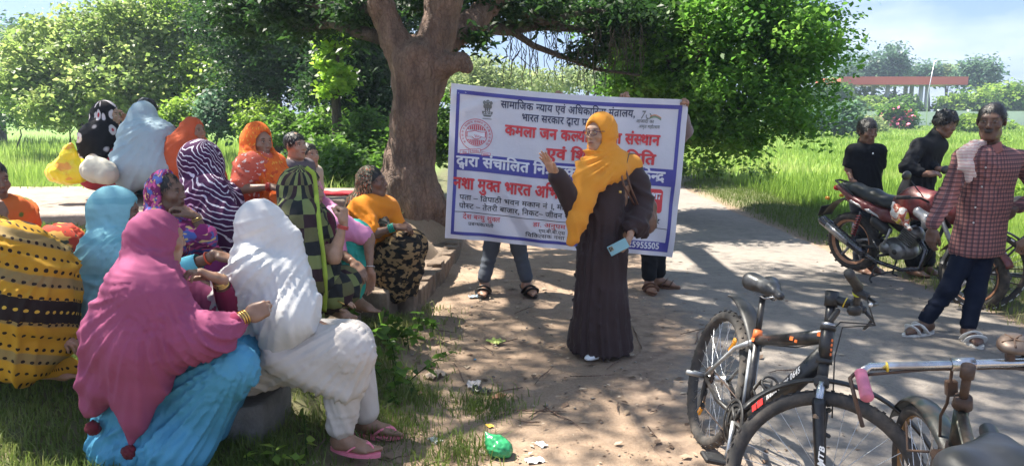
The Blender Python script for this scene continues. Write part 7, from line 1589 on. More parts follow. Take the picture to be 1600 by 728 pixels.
def arcpts(c, r, a0, a1, n=14): a = np.linspace(a0, a1, n); return A3(*c)+np.stack([np.cos(a)*r, np.zeros(n), np.sin(a)*r], 1)
def guard(b, name, c, r, a0, a1, w, m, front=False, par=None, n=20, taper=None):
    a = np.linspace(a0, a1, n); V = []; ks = np.linspace(-1, 1, 7)
    for i, t_ in enumerate(a):
        ww = w*(taper(i/(n-1)) if taper else 1); d = A3(math.cos(t_), 0, math.sin(t_))
        for k in ks: V.append(A3(*c)+d*(r-.012*k*k*(ww/w))+A3(0, k*ww, 0))
    for i, t_ in enumerate(a):
        ww = w*(taper(i/(n-1)) if taper else 1); d = A3(math.cos(t_), 0, math.sin(t_))
        for k in ks: V.append(A3(*c)+d*(r-.004-.012*k*k*(ww/w))+A3(0, k*ww*.97, 0))
    F = [(i*7+k, i*7+k+1, (i+1)*7+k+1, (i+1)*7+k) for i in range(n-1) for k in range(6)]; F += [tuple(j+7*n for j in f[::-1]) for f in F]; N = 7*n
    for i in range(n-1): F += [(i*7, (i+1)*7, N+(i+1)*7, N+i*7), (i*7+6, N+i*7+6, N+(i+1)*7+6, (i+1)*7+6)]
    for e in (0, n-1): F += [(e*7+k, N+e*7+k, N+e*7+k+1, e*7+k+1) for k in range(6)]
    mb = MB(); mb.add(V, F); return b.add(name, mb, m, front, par)
def saddle(b, c, m, L=.25, w=.066, h=.03, groove=True):
    c = A3(*c); S = Sdf(); S.path([c+A3(L*.62,0,-.006), c+A3(L*.25,0,.0), c+A3(-.02,0,.004)], [.018,.022,.035], .03)
    for sg in (-1,1): S.path([c+A3(.05,sg*.012,.0), c+A3(-L*.25,sg*w*.72,.0), c+A3(-L*.42,sg*w*.55,-.002)], [.022,.032,.026], .04)
    if groove: S.ell(c+A3(-L*.15,0,.07), (L*.35,.012,.055), None, .02, 's')
    else: S.ell(c+A3(-L*.2,0,-.004), (L*.30,w*.95,.034), None, .05)
    o = b.sdf('saddle', S, m, .007)
    mb = MB()
    for sg in (-1,1): mb.tube([c+A3(L*.5,sg*.008,-.018), c+A3(.06,sg*.022,-.045), c+A3(-.06,sg*.024,-.045), c+A3(-L*.35,sg*.04,-.02)], .0038, 6)
    b.add('rail', mb, CHR, par=o); return o
def mtb():
    ct = G(1092, 690, 0.0); fwd = nrm(A3(.05,-1,0)); yaw = math.atan2(fwd[1], fwd[0])
    b = Bike('black mountain bicycle with orange decals standing nearest the camera, front wheel turned', ct, yaw, R_(-13), R_(60), (.885,0,.740), R_(71))
    r = .335; H = b.h; ax = b.ax; BB = A3(.425,0,.285); ST = A3(.305,0,.640); HT = H+ax*.115; HB = H
    hub = wheel(b.root, (0,0,r), r, b.T, reflector=[1.2, 4.3])
    fh = H-ax*.44; fh = A3(fh[0]+.045, 0, r); fr = wheel(b.root, fh, r, b.TF, reflector=[3.9])
    mb = MB(); mb.tube([BB, ST+nrm(ST-BB)*.02], .0175, 12); b.add('seat_tube', mb, BLK)
    mb = MB(); mb.tube([ST+A3(.0,0,-.012), (ST+HT)/2+A3(.02,0,-.02), HT-ax*.03], [.017,.021,.023], 14, flat=1.25, up=(0,0,1)); tt = b.add('top_tube', mb, BLK)
    mb = MB(); mb.tube([BB, (BB+HB)/2+A3(0,0,-.006), HB+ax*.02], [.026,.031,.030], 14, flat=1.35, up=(0,0,1)); dt = b.add('down_tube', mb, BLK)
    mb = MB(); mb.cyl(HB-ax*.005, HT+ax*.005, .0245, n=18); b.add('head_tube', mb, BLK)
    for sg in (-1, 1):
        mb = MB(); mb.tube([BB+A3(-.03,sg*.03,.01), (BB+A3(0,0,r))/2*[1,0,1]+A3(-.02,sg*.05,-.02), A3(0,sg*.062,r)], [.013,.011,.009], 8); b.add('chain_stay', mb, BLK)
        mb = MB(); mb.tube([ST+A3(0,sg*.016,-.02), ST+A3(-.09,sg*.045,-.085), A3(0,sg*.062,r)], [.011,.010,.008], 8); b.add('seat_stay', mb, mat_simple('silver_paint', (.36,.38,.40), .4, .3))
    mb = MB(); mb.tube([BB+A3(-.012,-.019,.03)+nrm(ST-BB)*0, BB+(ST-BB)*.9+A3(-.010,-.017,0)], .008, 6); mb.tube([BB+A3(-.012,.019,.03), BB+(ST-BB)*.9+A3(-.010,.017,0)], .008, 6); b.add('silver_decal', mb, bpy.data.materials['silver_paint'])
    sp = nrm(ST-BB); top = ST+sp*.19; mb = MB(); mb.cyl(ST, top, .0135, n=12); b.add('seat_post', mb, BLK); mb = MB(); mb.cyl(ST-sp*.004, ST+sp*.035, .022, .019, 14); b.add('seat_clamp', mb, ORG)
    saddle(b, top+A3(.01,0,.045), mat_simple('saddle_vinyl', (.022,.022,.024), .38, dirt=(.3,.3,.3), dirtamt=.25))
    mb = MB()
    for f, dy in ((.02,.0),(.62,.0),(.97,0)): p = (ST+A3(.0,0,-.012))*(1-f)+(HT-ax*.03)*f; mb.box(p+A3(0,-.0215,.004*f-.01*math.sin(f*3.1)), (.028,.003,.016), rotm((0,1,0), -.2), bev=.001)
    for f in (.7,): p = (ST+A3(.0,0,-.012))*(1-f)+(HT-ax*.03)*f; mb.box(p+A3(0,-.0235,-.02), (.02,.003,.012), rotm((0,1,0), -.2), bev=.001)
    b.add('orange_decal', mb, ORG, par=tt)
    def deco(s, p, d, up, n, L, hgt_, m, par, bold=.03, ital=.2, front=False, name='lettering'):
        V, F, w = layout(s, bold); V = V.copy(); V[:,0] += V[:,1]*ital; P = A3(*p)+V[:,:1]/w*L*nrm(d)+(V[:,1:2]/.7*hgt_)*nrm(up)+0*A3(*n); mb = MB(); mb.add(P, F, 0, False); b.add(name, mb, m, front, par)
    # the side seen is the bike's right (-y); reading direction runs up the tube
    dd = nrm(HB-BB); upd = nrm(np.cross(A3(0,-1,0), dd)); upd = upd if upd[2] > 0 else -upd; s0 = BB+dd*.27+A3(0,-.0375,0)-upd*.010
    deco('Rebit Stunt 0645', s0, dd, upd, (0,0,0), .27, .024, WHT, dt)
    mb = MB(); q = BB+dd*.215+A3(0,-.0375,0); mb.box(q, (.045,.002,.03), np.stack([dd, A3(0,1,0), upd], 1)); mb.box(q-dd*.052, (.035,.002,.028), np.stack([dd, A3(0,1,0), upd], 1)); b.add('red_decal', mb, REDD, par=dt)
    d2 = nrm(HT-ST); u2 = A3(-d2[2],0,d2[0]); deco('Rockride', ST+d2*.17+A3(0,-.0245,-.012), d2, u2, (0,0,0), .13, .014, bpy.data.materials['silver_paint'], tt, .01) if False else None
    # crank, rings, chain
    mb = MB(); mb.cyl(BB+A3(0,-.045,0), BB+A3(0,.045,0), .021); b.add('bottom_bracket', mb, RUST)
    for R0, y in ((.088,-.048),(.068,-.042)):
        mb = MB(); mb.lathe([(R0-.022,y-.002),(R0,y-.002),(R0,y+.002),(R0-.022,y+.002),(R0-.022,y-.002)], BB, (0,1,0), 40)
        for k in range(5): a = 2*math.pi*k/5; mb.cyl(BB+A3(0,y,0), BB+A3(math.cos(a)*(R0-.018), y, math.sin(a)*(R0-.018)), .007, n=6)
        b.add('chainring', mb, PLS)
    mb = MB(); mb.lathe([(.088,-.058),(.100,-.058),(.100,-.054),(.088,-.054),(.088,-.058)], BB, (0,1,0), 36); b.add('chain_guard', mb, PLS)
    for sg, a in ((-1, R_(-62)), (1, R_(118))):
        e = BB+A3(math.cos(a)*.17, sg*.075, math.sin(a)*.17); mb = MB(); mb.tube([BB+A3(0,sg*.052,0), BB+A3(math.cos(a)*.08,sg*.062,math.sin(a)*.08), e], [.013,.010,.010], 8, flat=.7); b.add('crank_arm', mb, ALU)
        mb = MB(); mb.box(e+A3(0,sg*.055,0), (.085,.095,.022), bev=.006); b.add('pedal', mb, PLS)
    mb = MB(); y = -.042; mb.lathe([(.02,y),(.052,y),(.052,y+.003),(.02,y+.003)], (0,0,r), (0,1,0), 30); mb.lathe([(.02,y+.008),(.036,y+.008),(.036,y+.011),(.02,y+.011)], (0,0,r), (0,1,0), 24); mb.lathe([(.02,y+.016),(.03,y+.016),(.03,y+.019),(.02,y+.019)], (0,0,r), (0,1,0), 24); b.add('sprockets', mb, RUST)
    mb = MB(); mb.tube([A3(0,y,r+.048), BB+A3(0,y,.085)], .0045, 6, flat=.5); mb.tube([A3(.03,y,r-.14), BB+A3(0,y,-.082)], .0045, 6, flat=.5); mb.tube([A3(0,y,r-.045), A3(.028,y,r-.1), A3(.03,y,r-.14)], .0045, 6); b.add('chain', mb, RUST)
    mb = MB(); mb.box((.012,y-.012,r-.07), (.022,.014,.16), rotm((0,1,0), -.12), bev=.004); mb.lathe([(.004,y-.004),(.017,y-.004),(.017,y+.004),(.004,y+.004)], (.028,0,r-.14), (0,1,0), 12); mb.lathe([(.004,y-.004),(.017,y-.004),(.017,y+.004),(.004,y+.004)], (.015,0,r-.075), (0,1,0), 12); b.add('derailleur', mb, PLS)
    mb = MB(); mb.tube([A3(-.01,-.07,r), A3(-.02,-.115,r+.0)], .012, 8); mb.cyl(A3(0,-.06,r), A3(0,-.155,r), .013, n=10); b.add('axle_peg', mb, mat_simple('grey_peg', (.28,.29,.30), .4, .6))
    mb = MB(); mb.tube([A3(.03,.07,r-.02), A3(.02,.14,.16), A3(.03,.235,.012)], [.010,.009,.008], 8); mb.cyl(A3(.03,.235,.012), A3(.05,.27,.008), .012, n=8); b.add('kickstand', mb, RUST)
    # bottle cage on the down tube
    cg = BB+dd*.17+upd*.055; mb = MB()
    for k in (-1,1): mb.tube([cg+A3(0,k*.012,0)-dd*.05-upd*.02, cg+A3(0,k*.036,0)-dd*.02+upd*.02, cg+A3(0,k*.036,0)+dd*.07+upd*.035, cg+A3(0,k*.02,0)+dd*.12+upd*.01, cg+A3(0,k*.012,0)+dd*.10-upd*.02], .006, 6)
    th = np.arange(14)*2*math.pi/14
    for f in (.0,.075): mb.tube([cg+dd*f+upd*.02+A3(0,1,0)*math.cos(a)*.037+upd*math.sin(a)*.037 for a in th], .0055, 6, closed=True)
    b.add('bottle_cage', mb, PLS)
    # rear mudguard: short blade fixed to the seat tube
    guard(b, 'rear_mudguard', (0,0,r), r+.085, R_(38), R_(98), .038, PLS, taper=lambda f: .75+.45*math.sin(f*2.6))
    mb = MB(); mb.tube([ST+A3(-.01,0,.03), A3(math.cos(R_(40))*(r+.075),0,r+math.sin(R_(40))*(r+.075)), A3(math.cos(R_(55))*(r+.075),0,r+math.sin(R_(55))*(r+.075))], .007, 6); b.add('mudguard_stay', mb, PLS)
    # front end
    crown = H-ax*.085; mb = MB(); mb.cyl(H, crown, .019); mb.box(crown, (.05,.135,.045), rotm((0,1,0), -R_(19)), bev=.012); b.add('fork_crown', mb, PLS, True)
    for sg in (-1,1):
        mb = MB(); mb.cyl(crown+A3(0,sg*.055,0), crown-ax*.13+A3(0,sg*.055,0), .0145, n=14); b.add('fork_stanchion', mb, BLK if sg > 0 else CHR, True)
        lo = fh+A3(-.01,sg*.055,0); mb = MB(); mb.tube([crown-ax*.06+A3(0,sg*.055,0), crown-ax*.08+A3(0,sg*.055,0), (crown-ax*.08+lo)/2+A3(0,sg*.055,0)*0, lo], [.021,.023,.021,.015], 14); q = b.add('fork_leg', mb, BLK, True)
        if sg < 0:
            pos = (crown-ax*.08)*.25+lo*.75; deco('MTB', pos+A3(.008,-.026,0)-ax*.0, -ax*-1, A3(-1,0,0), (0,0,0), .07, .018, WHT, q, .03, 0, True)
            mb = MB()
            for k in range(3): mb.box(lo+ax*(.05+k*.014)+A3(.0,-.021,0), (.018,.003,.006), rotm((0,1,0), .4))
            b.add('white_decal', mb, WHT, True, q)
    mb = MB(); mb.tube([crown-ax*.11+A3(0,-.055,0), crown-ax*.10+A3(.03,0,.02), crown-ax*.11+A3(0,.055,0)], .009, 8); b.add('fork_brace', mb, BLK, True)
    for z, rr in ((-.008,.028),(.115,.0275),(.125,.024)): mb = MB(); mb.cyl(H+ax*(z-.008), H+ax*(z+.008), rr, n=18); b.add('headset_ring', mb, PLS if z < .12 else CHR, True)
    mb = MB(); mb.cyl(H+ax*.12, H+ax*.20, .0165, n=12); b.add('steerer', mb, BLK, True)
    st0 = H+ax*.225; st1 = st0+A3(.085,0,.012); mb = MB(); mb.tube([st0, st1], [.017,.019], 12); mb.cyl(st0-ax*.03, st0+ax*.026, .0235, n=16); b.add('stem', mb, PLS, True)
    mb = MB(); mb.cyl(st1-A3(0,.03,0), st1+A3(0,.03,0), .021, n=14); b.add('stem_clamp', mb, PLS, True)
    mb = MB(); mb.cyl(st0*.45+st1*.55-A3(.002,0,0), st0*.45+st1*.55+A3(.002,0,0), .0205, n=14); b.add('yellow_tie', mb, mat_simple('yellow_tie', (.7,.5,.05), .5), True)
    bar = [st1+A3(0,y,z) for y, z in ((-.30,.040),(-.17,.036),(-.09,.012),(0,0),(.09,.012),(.17,.036),(.30,.040))]; bar = [p+A3(-.05*(abs(p[1])/.3)**2,0,0) for p in bar]; mb = MB(); mb.tube(bar, .0125, 12); b.add('handlebar', mb, BLK, True)
    for sg in (-1,1):
        e0 = bar[6 if sg > 0 else 0]; e1 = bar[5 if sg > 0 else 1]; mb = MB(); mb.tube([e0+(e0-e1)*.05, e0*.9+e1*.1, e0*.5+e1*.5, e1], [.017,.0175,.0165,.0185], 14); b.add('grip', mb, PLS, True)
        mb = MB(); p = e1*.7+bar[4 if sg > 0 else 2]*.3; mb.box(p+A3(.022,0,-.006), (.045,.03,.026), bev=.006); mb.cyl(p-A3(0,.013,0), p+A3(0,.013,0), .0175); lv = b.add('brake_mount', mb, PLS, True)
        mb = MB(); mb.tube([p+A3(.04,sg*.0,-.008), p+A3(.075,sg*.03,-.02), p+A3(.072,sg*.085,-.035), p+A3(.062,sg*.145,-.052)], [.008,.007,.0062,.006], 8, flat=.8); b.add('brake_lever', mb, PLS if sg < 0 else BLK, True, lv)
        mb = MB(); mb.sph(p+A3(.062,sg*.145,-.052), .0075, 8); b.add('lever_tip', mb, ALU, True, lv)
    mb = MB(); p = bar[2]*.6+bar[1]*.4; mb.lathe([(.0,.034),(.018,.030),(.025,.018),(.025,.008),(.02,.0),(0,0)], p+A3(.01,0,-.045), (.5,0,-1), 18); b.add('bell', mb, PLS, True); mb = MB(); mb.cyl(p-A3(0,.003,0)+A3(0,-.02,0), p+A3(0,.003,0)+A3(0,-.02,0), .0165); b.add('yellow_band', mb, mat_simple('lime_band', (.45,.5,.05), .5), True); mb = MB(); mb.cyl(bar[4]-A3(0,.003,0), bar[4]+A3(0,.003,0), .0150); b.add('yellow_band', mb, bpy.data.materials['lime_band'], True)
    mb = MB(); mb.box(st0+A3(.035,0,-.055), (.018,.05,.06), rotm((0,1,0), .15), bev=.006); b.add('front_reflector', mb, PLS, True)
    mb = MB(); mb.tube([bar[1]+A3(.03,0,-.01), bar[2]+A3(.09,0,-.06), H+ax*.14+A3(.05,-.01,0), H+ax*.02+A3(.035,-.02,0), crown-ax*.10+A3(.05,0,0)], .0026, 6); mb.tube([bar[5]+A3(.03,0,-.01), bar[4]+A3(.085,0,-.03), H+ax*.16+A3(.04,.03,0), H+ax*.09+A3(.0,.035,0)], .0026, 6); b.add('brake_cable', mb, PLS, True)
    mb = MB(); mb.tube([H+ax*.06+A3(-.03,.03,0), ST+A3(.3,.026,.06), ST+A3(.05,.024,-.01), A3(.1,.05,r+.16)], .0025, 6); b.add('brake_cable', mb, PLS)
    for sg in (-1,1): mb = MB(); mb.box(crown-ax*.13+A3(.030,sg*.035,-.01), (.016,.014,.10), rotm((0,1,0), -.3), bev=.004); mb.box(crown-ax*.155+A3(.03,sg*.026,-.01), (.05,.010,.014), bev=.003); b.add('brake_arm', mb, PLS, True)
    guard(b, 'front_mudguard', fh, r+.045, R_(60), R_(163), .030, PLS, True, taper=lambda f: .8+.4*f); guard(b, 'front_mudguard', fh, r+.048, R_(18), R_(60), .022, PLS, True, taper=lambda f: .15+.85*f)
    mb = MB(); mb.box(crown-ax*.045+A3(.02,0,0), (.06,.04,.05), bev=.01); b.add('mudguard_mount', mb, PLS, True)
    mb = MB()
    for k in range(4): mb.box(H+ax*(.025+k*.017)+A3(.020,-.014,0), (.006,.020,.010), rotm((0,1,0), -R_(19)), bev=.001)
    b.add('orange_decal', mb, ORG, True)
def roadster():
    ax0 = W(1506, 578, 1.98); back = W(1558, 700, 1.42); fwd = ax0-back; fwd[2] = 0; fwd = nrm(fwd); yaw = math.atan2(fwd[1], fwd[0]); r = .345
    # head tube top sits at ax0 : x=.93 along the bike
    ct = A3(ax0[0], ax0[1], 0)-fwd*.93
    b = Bike('old rusty roadster bicycle at the lower right corner with chrome bar and pink grip', ct, yaw, 0, R_(16), (.945,0,.66), R_(70)); H = b.h; ax = b.ax; HT = H+ax*.17; BB = A3(.44,0,.28); ST = A3(.28,0,.80)
    dk = mat_simple('dark_green_paint', (.012,.020,.020), .35, dirt=(.14,.08,.05), dirtamt=.5)
    wheel(b.root, (0,0,r), r, b.T, rim=CHR, knobs=False, tw=.019); fh = A3(1.16,0,r); goldrim = mat_simple('rusty_gold_rim', (.42,.27,.14), .45, .7, dirt=(.2,.1,.05), dirtamt=.5); wheel(b.root, fh, r, b.TF, rim=goldrim, knobs=False, tw=.020)
    for p, q, rr, nm in ((BB, ST, .0145, 'seat_tube'), (ST-A3(0,0,.03), HT-ax*.03, .0135, 'top_tube'), (BB, H+ax*.02, .0145, 'down_tube'), (H-ax*.01, HT, .019, 'head_tube')): mb = MB(); mb.cyl(p, q, rr, n=14); b.add(nm, mb, dk)
    mb = MB(); mb.tube([HT-ax*.03-A3(0,0,.03), (ST+HT)/2-A3(0,0,.05), ST-A3(0,0,.07)], .010, 10); b.add('pale_sticker_tube', mb, mat_simple('pale_sticker', (.40,.40,.33), .5))
    for sg in (-1,1):
        mb = MB(); mb.tube([BB+A3(0,sg*.02,0), A3(.2,sg*.05,.3), A3(0,sg*.055,r)], .009, 8); b.add('chain_stay', mb, dk); mb = MB(); mb.tube([ST+A3(0,sg*.015,-.03), A3(0,sg*.055,r)], .0075, 8); b.add('seat_stay', mb, dk)
        mb = MB(); mb.tube([H-ax*.03+A3(0,sg*.045,0), H-ax*.2+A3(.01,sg*.05,0), fh+A3(-.01,sg*.05,0)], [.013,.012,.008], 10); b.add('fork_leg', mb, dk, True)
        mb = MB(); mb.tube([H-ax*.02+A3(.02,sg*.062,0), fh+A3(-.01,sg*.065,.22), fh+A3(.03,sg*.055,.30)], .004, 6); b.add('brake_rod', mb, RUST, True)
    mb = MB(); mb.box(H-ax*.025, (.045,.12,.03), rotm((0,1,0), -R_(20)), bev=.01); b.add('fork_crown', mb, RUST, True); mb = MB(); mb.cyl(HT-ax*.012, HT+ax*.02, .026, .022, 18); b.add('headset_ring', mb, RUST); mb = MB(); mb.cyl(H-ax*.02, H+ax*.015, .026, n=18); b.add('headset_ring', mb, RUST)
    mb = MB(); mb.cyl(HT+ax*.015, HT+ax*.12, .0115, n=12); mb.cyl(HT+ax*.09, HT+ax*.125, .018, n=14); b.add('stem', mb, RUST, True)
    st = HT+ax*.118+A3(.035,0,.0); mb = MB(); mb.tube([HT+ax*.11, st], .013, 10); mb.cyl(st-A3(0,.028,0), st+A3(0,.028,0), .018, n=14); b.add('stem_clamp', mb, CHR, True)
    bar = [st+A3(-.125,.275,-.045), st+A3(-.035,.268,-.004), st+A3(.0,.235,.0), st, st+A3(.0,-.235,.0), st+A3(-.035,-.268,-.004), st+A3(-.125,-.275,-.045)]
    mb = MB(); mb.tube(bar[1:6], .0115, 12); b.add('handlebar', mb, CHR, True)
    pk = mat_simple('pink_grip', (.55,.16,.24), .6, dirt=(.25,.1,.1), dirtamt=.4)
    for sg, i0, i1 in ((1,0,1),(-1,6,5)):
        mb = MB(); mb.tube([bar[i0], bar[i0]*.95+bar[i1]*.05, bar[i0]*.5+bar[i1]*.5, bar[i1]], [.014,.0175,.0160,.0160], 14); b.add('grip', mb, pk, True)
        mb = MB(); mb.tube([bar[i1]+A3(.01,sg*.012,-.006), bar[i1]+A3(-.01,sg*.030,-.012), bar[i1]+A3(-.05,sg*.030,-.045), bar[i1]+A3(-.12,sg*.028,-.105)], .0055, 8); b.add('brake_lever', mb, RUST, True)
        mb = MB(); mb.tube([bar[i1]+A3(.01,sg*.005,-.012), st+A3(.012,sg*.08,-.016), st+A3(.02,sg*.02,-.02)], .0042, 6); b.add('brake_rod', mb, RUST, True)
    mb = MB(); mb.tube([st+A3(.02,.02,-.02), HT+A3(.05,.022,-.02), H+A3(.05,.02,.08), H-ax*.05+A3(.05,.02,0)], .0042, 6); mb.box(HT+A3(.035,.016,.03), (.02,.03,.045), bev=.003); b.add('brake_rod', mb, RUST, True)
    # bell lying on the bar
    p = st+A3(.0,-.115,.0); mb = MB(); mb.box(p+A3(0,0,.022), (.022,.02,.035), bev=.004); bl = b.add('bell', mb, RUST, True); n_ = nrm(A3(-.35,.1,.9)); mb = MB(); mb.lathe([(.0,.016),(.02,.0175),(.036,.012),(.0405,.003),(.0405,-.004),(.030,-.008),(0,-.008)], p+A3(.0,-.01,.050), n_, 26); b.add('bell_dome', mb, mat_simple('bell_brown', (.13,.105,.09), .35, .6, dirt=(.1,.05,.03), dirtamt=.5), True, bl)
    mb = MB()
    for k in range(5): a = 2*math.pi*k/5; e1 = nrm(np.cross(n_, (1,0,0))); e2 = np.cross(n_, e1); c = p+A3(0,-.01,.050)+n_*.0185; mb.tube([c, c+(e1*math.cos(a)+e2*math.sin(a))*.031-n_*.004], .0025, 5)
    b.add('bell_rib', mb, RUST, True, bl)
    mb = MB(); q = (bar[1]+bar[2])/2*.3+bar[2]*.5+bar[3]*.2; mb.cyl(q-A3(0,.002,0), q+A3(0,.002,0), .0135); b.add('yellow_string', mb, bpy.data.materials['yellow_tie'], True)
    guard(b, 'front_mudguard', fh, r+.025, R_(35), R_(195), .033, dk, True); guard(b, 'rear_mudguard', (0,0,r), r+.025, R_(20), R_(190), .033, dk)
    mb = MB(); mb.cyl(H-ax*.06+A3(.035,-.02,0), H-ax*.06+A3(.07,-.02,.01), .026, n=16); b.add('lamp_bracket', mb, RUST, True)
    mb = MB(); mb.cyl(ST-A3(0,0,.0), ST+A3(-.01,0,.10), .0125); b.add('seat_post', mb, CHR)
    saddle(b, ST+A3(-.03,0,.125), mat_simple('saddle_black', (.016,.017,.020), .42, var=.15), L=.30, w=.105, groove=False)
    mb = MB(); mb.lathe([(.06,-.045),(.085,-.045),(.085,-.041),(.06,-.041),(.06,-.045)], BB, (0,1,0), 36); b.add('chainring', mb, RUST)
    for sg, a in ((-1, R_(-50)), (1, R_(130))): e = BB+A3(math.cos(a)*.165, sg*.07, math.sin(a)*.165); mb = MB(); mb.tube([BB+A3(0,sg*.05,0), e], .009, 8); b.add('crank_arm', mb, RUST); mb = MB(); mb.box(e+A3(0,sg*.05,0), (.07,.09,.025), bev=.005); b.add('pedal', mb, RUB)
    mb = MB(); mb.tube([A3(0,-.05,r+.02), A3(.02,-.22,.2), A3(.03,-.25,.01)], .008, 6); mb.tube([A3(0,.05,r), A3(0,.12,.01)], .008, 6); b.add('kickstand', mb, RUST)
def bike_right():
    r = .33; hubp = W(1537, 434, 5.98); ct = A3(hubp[0], hubp[1], 0); a = R_(-8); fwd = A3(math.cos(a), math.sin(a), 0)
    b = Bike('black bicycle with white dashed tyres half hidden behind the man in checked shirt', ct, a, R_(4), R_(0), (.90,0,.66), R_(71)); H = b.h; ax = b.ax; BB = A3(.42,0,.285); ST = A3(.30,0,.70)
    wheel(b.root, (0,0,r), r, b.T, knobs=False, tw=.025, dashes=True); fh = A3(1.06,0,r); wheel(b.root, fh, r, b.T, knobs=False, tw=.025)
    for p, q, rr, nm, m in ((BB, ST, .016, 'seat_tube', BLK), (ST-A3(0,0,.03), H+ax*.09, .017, 'top_tube', bpy.data.materials['silver_paint']), (BB, H, .022, 'down_tube', BLK), (H-ax*.01, H+ax*.12, .022, 'head_tube', BLK), (ST, ST+nrm(ST-BB)*.16, .0125, 'seat_post', CHR)): mb = MB(); mb.cyl(p, q, rr, n=12); b.add(nm, mb, m)
    saddle(b, ST+nrm(ST-BB)*.17+A3(0,0,.045), PLS)
    for sg in (-1,1):
        for p, q, nm in ((BB, A3(0,sg*.06,r), 'chain_stay'), (ST-A3(0,0,.03), A3(0,sg*.06,r), 'seat_stay'), (H-ax*.03+A3(0,sg*.05,0), fh+A3(0,sg*.05,0), 'fork_leg')): mb = MB(); mb.cyl(p+A3(0,sg*.015,0), q, .009, n=8); b.add(nm, mb, BLK)
    mb = MB(); mb.lathe([(.05,-.045),(.085,-.045),(.085,-.041),(.05,-.041),(.05,-.045)], BB, (0,1,0), 36)
    for k in range(5): an = 2*math.pi*k/5; mb.cyl(BB+A3(0,-.043,0), BB+A3(math.cos(an)*.07,-.043,math.sin(an)*.07), .008, n=6)
    b.add('chainring', mb, PLS); mb = MB(); mb.tube([A3(0,-.043,r+.04), BB+A3(0,-.043,.084)], .005, 6); mb.tube([A3(0,-.043,r-.04), BB+A3(0,-.043,-.084)], .005, 6); b.add('chain', mb, RUST)
    for sg, an in ((-1, R_(-80)), (1, R_(100))): e = BB+A3(math.cos(an)*.165, sg*.07, math.sin(an)*.165); mb = MB(); mb.tube([BB+A3(0,sg*.05,0), e], .009, 8); b.add('crank_arm', mb, PLS); mb = MB(); mb.box(e+A3(0,sg*.05,0), (.08,.09,.022), bev=.005); b.add('pedal', mb, PLS)
    st = H+ax*.19+A3(.06,0,0); mb = MB(); mb.tube([H+ax*.1, H+ax*.19, st], .015, 8); b.add('stem', mb, PLS); mb = MB(); mb.tube([st+A3(-.04,-.28,.03), st+A3(0,-.1,.01), st, st+A3(0,.1,.01), st+A3(-.04,.28,.03)], .012, 10); b.add('handlebar', mb, PLS)
    guard(b, 'rear_mudguard', (0,0,r), r+.03, R_(40), R_(170), .03, PLS)
    mb = MB(); mb.tube([A3(.03,.07,r-.02), A3(.03,.22,.01)], .008, 6); b.add('kickstand', mb, RUST)
